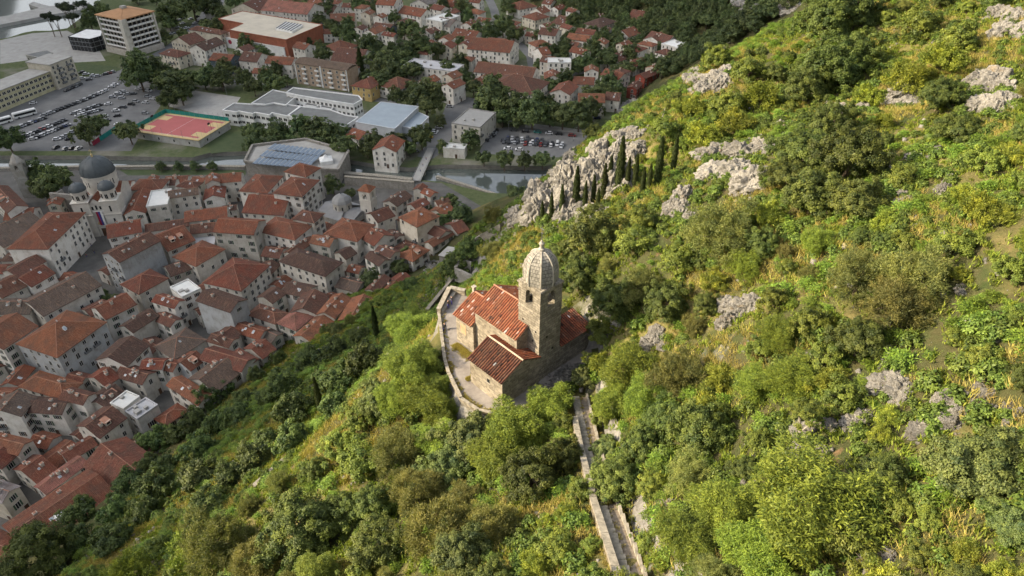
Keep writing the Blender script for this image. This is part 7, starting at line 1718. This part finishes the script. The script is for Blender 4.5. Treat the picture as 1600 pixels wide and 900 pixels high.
cars('U', [(235, 247), (335, 267), (325, 322), (380, 346), (305, 386), (205, 372), (160, 402), (80, 432), (300, 490)], R(-8), 'near the sports court corner', [CC[0], CC[9], CC[2], CC[0], CC[1], CC[2], CC[4], CC[5], CC[2]])
cars('K', [(585, 342), (618, 328), (648, 314), (678, 302), (700, 292)], R(80), 'against the cream end block', [CC[5], CC[5], CC[4], CC[3], CC[5]])
cars('K', [(720, 185), (755, 200), (820, 212), (855, 217), (925, 200), (955, 192), (985, 182), (722, 237), (780, 247)], R(30), 'on the street corner by the hotel lawn')
cars('K', [(290, 455)], R(25), 'alone beside the pale yellow office block', [CC[0]])
cars('V', [(358, 482), (395, 488), (445, 492), (535, 500), (578, 500), (620, 503), (660, 507), (700, 510), (745, 513), (830, 522)], R(84), 'in the front row of the riverside car park', [CC[5], CC[4], CC[2], CC[7], CC[0], CC[5], CC[7], CC[5], CC[0], CC[1]])
cars('V', [(388, 455), (425, 456), (465, 455), (505, 460), (550, 452), (590, 465), (632, 470), (673, 474), (800, 490)], R(84), 'in the back row of the riverside car park')
cars('V', line((345, 470), (840, 505), 13), R(84), 'in the middle row of the riverside car park')
cars('V', [(388, 540), (482, 548)], R(-6), 'nearest the river in the riverside car park', [CC[0], CC[9]])
cars('V', [(440, 386), (535, 396), (635, 402), (730, 412), (812, 419), (920, 431)], R(-6), 'in the far row of the riverside car park', [CC[5], CC[4], ('teal', (.02, .20, .18)), CC[0], CC[4], CC[7]])
cars('V', [(205, 470), (225, 442), (250, 435), (265, 420), (270, 404), (285, 386), (220, 390)], R(-4), 'beside the grey concrete hall')
cars('V', [(430, 236), (490, 246), (730, 246), (305, 175), (125, 176)], R(-5), 'along the embankment road')
cars('V', [(1062, 290), (1110, 256), (1152, 250), (1130, 286)], R(-5), 'in front of the bright orange gabled house', [CC[7], CC[2], CC[3], CC[6]])
cars('G', [(735, 470)], R(-12), 'on the station street', [('yellow', (.60, .38, .03))])
cars('G', [(770, 436), (782, 420), (820, 386), (828, 362)], R(-15), 'on the street beside the sports hall', [CC[0], CC[1], CC[0], CC[9]])
cars('G', [(560, 545), (572, 570), (612, 597)], R(25), 'behind the white mill house', [CC[2], CC[3], CC[2]])
cars('G', [(930, 126), (915, 202), (1145, 187)], R(-8), 'on the station square', [CC[0], CC[2], CC[0]])
cars('F', [(490, 322), (520, 232), (550, 256), (575, 366), (590, 346), (600, 212), (625, 242), (640, 282), (650, 336), (660, 212), (680, 302), (700, 190), (700, 242), (742, 290), (785, 196), (830, 240), (850, 172), (880, 216), (940, 132), (1000, 152)], R(50), 'on the promenade car park behind the hotel tower')
cars('F', [(270, 612), (300, 622), (560, 746), (640, 752)], R(-8), 'at the foot of the hotel tower')
def bus(c, a, b, label):
    p, q = catz(c, *a, 0)[:2], catz(c, *b, 0)[:2]; d = q - p; L = 11.8; yw = math.atan2(d[1], d[0]); ctr = (p + q) / 2
    o = empty('coach', (*ctr, 0), yw, label, 'bus', 'coaches'); m = MB(); m.box(-L / 2, L / 2, -1.25, 1.25, .4, 3.1); m.box(-L / 2 + .2, L / 2 - .2, -1.1, 1.1, 3.1, 3.35); m.build('body', M['white'], o)
    for s in (-1, 1): m = MB(); m.box(-L / 2 + .4, L / 2 - .4, s * 1.26 - .02, s * 1.26 + .02, 1.5, 2.7); m.build('window_band', M['glass'], o)
    for x in (-3.6, 3.8):
        for s in (-1, 1): m = MB(); m.tube([(x, s * 1.0, .5), (x, s * 1.28, .5)], [.5, .5], 12); m.build('wheel', M['tyre'], o)
bus('K', (120, 600), (330, 545), 'white coach with dark window band beside the front car row'); bus('K', (-90, 670), (105, 615), 'white coach cut by the left border')
# lamp posts
for (x, y, h) in ((273, 172, 9), (795, 212, 8), (896, 222, 8), (688, 190, 9), (355, 150, 7), (20, 225, 8)):
    p = atz(x, y, 0); m = MB(); m.tube([(0, 0, 0), (0, 0, h * .8), (.05, 0, h), (1.0, 0, h + .15)], [.1, .08, .06, .04], 6); m.box(.8, 1.5, -.12, .12, h + .08, h + .2); tag(m.build('street_lamp', M['metal'], loc=p), f'tall grey street lamp near the {vlabel(x, y)}' + (', on its right side' if x == 896 else ', on its left side' if x == 795 else ''), 'street lamp', f'street lamps near the {vlabel(x, y)}')

# ---------------------------------------------------------------- people
def person_mesh(sit=False):
    V = [(0, 0, .95), (0, 0, 1.2), (0, 0, 1.42), (0, 0, 1.54), (0, .02, 1.64), (.09, 0, .92), (.11, .01, .5), (.11, -.02, .08), (.11, .12, .04), (-.09, 0, .92), (-.1, .03, .5), (-.11, 0, .08), (-.11, .13, .04), (.2, 0, 1.4), (.27, .02, 1.12), (.25, .14, .9), (-.2, 0, 1.4), (-.27, .04, 1.12), (-.2, .2, .95)]
    if sit:
        V = [(x, y, z - .5) for x, y, z in V]
        for i, q in ((6, (.11, .45, .42)), (7, (.12, .47, .06)), (8, (.12, .6, .03)), (10, (-.11, .45, .42)), (11, (-.12, .47, .06)), (12, (-.12, .6, .03)), (15, (.15, .38, .55)), (18, (-.15, .38, .55))): V[i] = q
    E = [(0, 1), (1, 2), (2, 3), (3, 4), (0, 5), (5, 6), (6, 7), (7, 8), (0, 9), (9, 10), (10, 11), (11, 12), (2, 13), (13, 14), (14, 15), (2, 16), (16, 17), (17, 18)]
    rad = [.15, .14, .14, .06, .105, .1, .075, .05, .04, .1, .075, .05, .04, .07, .05, .035, .07, .05, .035]
    me = bpy.data.meshes.new('person'); me.from_pydata(V, E, []); o = bpy.data.objects.new('person_tmp', me); COL.objects.link(o); md = o.modifiers.new('s', 'SKIN')
    for i, r_ in enumerate(rad): me.skin_vertices[0].data[i].radius = (r_, r_ * .8)
    me.skin_vertices[0].data[0].use_root = True; sb = o.modifiers.new('b', 'SUBSURF'); sb.levels = 2; sb.render_levels = 2
    dg = bpy.context.evaluated_depsgraph_get(); out = bpy.data.meshes.new_from_object(o.evaluated_get(dg)); bpy.data.objects.remove(o)
    out.materials.clear(); [out.materials.append(x) for x in (M['cloth'], M['blue'], M['skin'], M['hair'])]; dz = .5 if sit else 0
    for p in out.polygons:
        z = p.center.z + dz; p.material_index = 3 if z > 1.66 or (z > 1.56 and p.center.y < -.03) else 2 if z > 1.46 or (abs(p.center.x) > .17 and z < 1.02 and not sit) else 0 if z > .93 else (1 if not sit or z > .6 else 1); p.use_smooth = True
    out.name = 'person'; return out
PM, PS = person_mesh(), person_mesh(True)
def person(px, py, z, me, rz, c, label): tag(place('person', me, None, (*atz(px, py, z)[:2], z), rz, color=c), label, 'person')
person(695, 514, ZT + .03, PS, 2.6, (.03, .03, .035), 'person in dark clothes sitting on the chapel terrace by the kerb')
person(701, 482, ZT + .03, PM, .8, (.10, .08, .07), 'person in brown top standing by the terrace parapet')
person(706, 476, ZT + .03, PM, 2.2, (.05, .05, .07), 'person in dark top standing in the terrace corner')
for (x, y, c, n_) in ((657, 268, (.5, .5, .5), 'pale top on the near half'), (661, 260, (.05, .05, .06), 'dark top in the middle'), (666, 250, (.3, .05, .05), 'red top near the far end')): person(x, y, .8, PM, 1.2, c, f'person in {n_} of the footbridge')
for (x, y, c, n_) in ((143, 385, (.4, .4, .4), 'grey'), (148, 396, (.05, .05, .08), 'dark'), (136, 402, (.3, .1, .08), 'red')): person(x, y, .02, PM, .5, c, f'person in {n_} top on the square before the domed church')
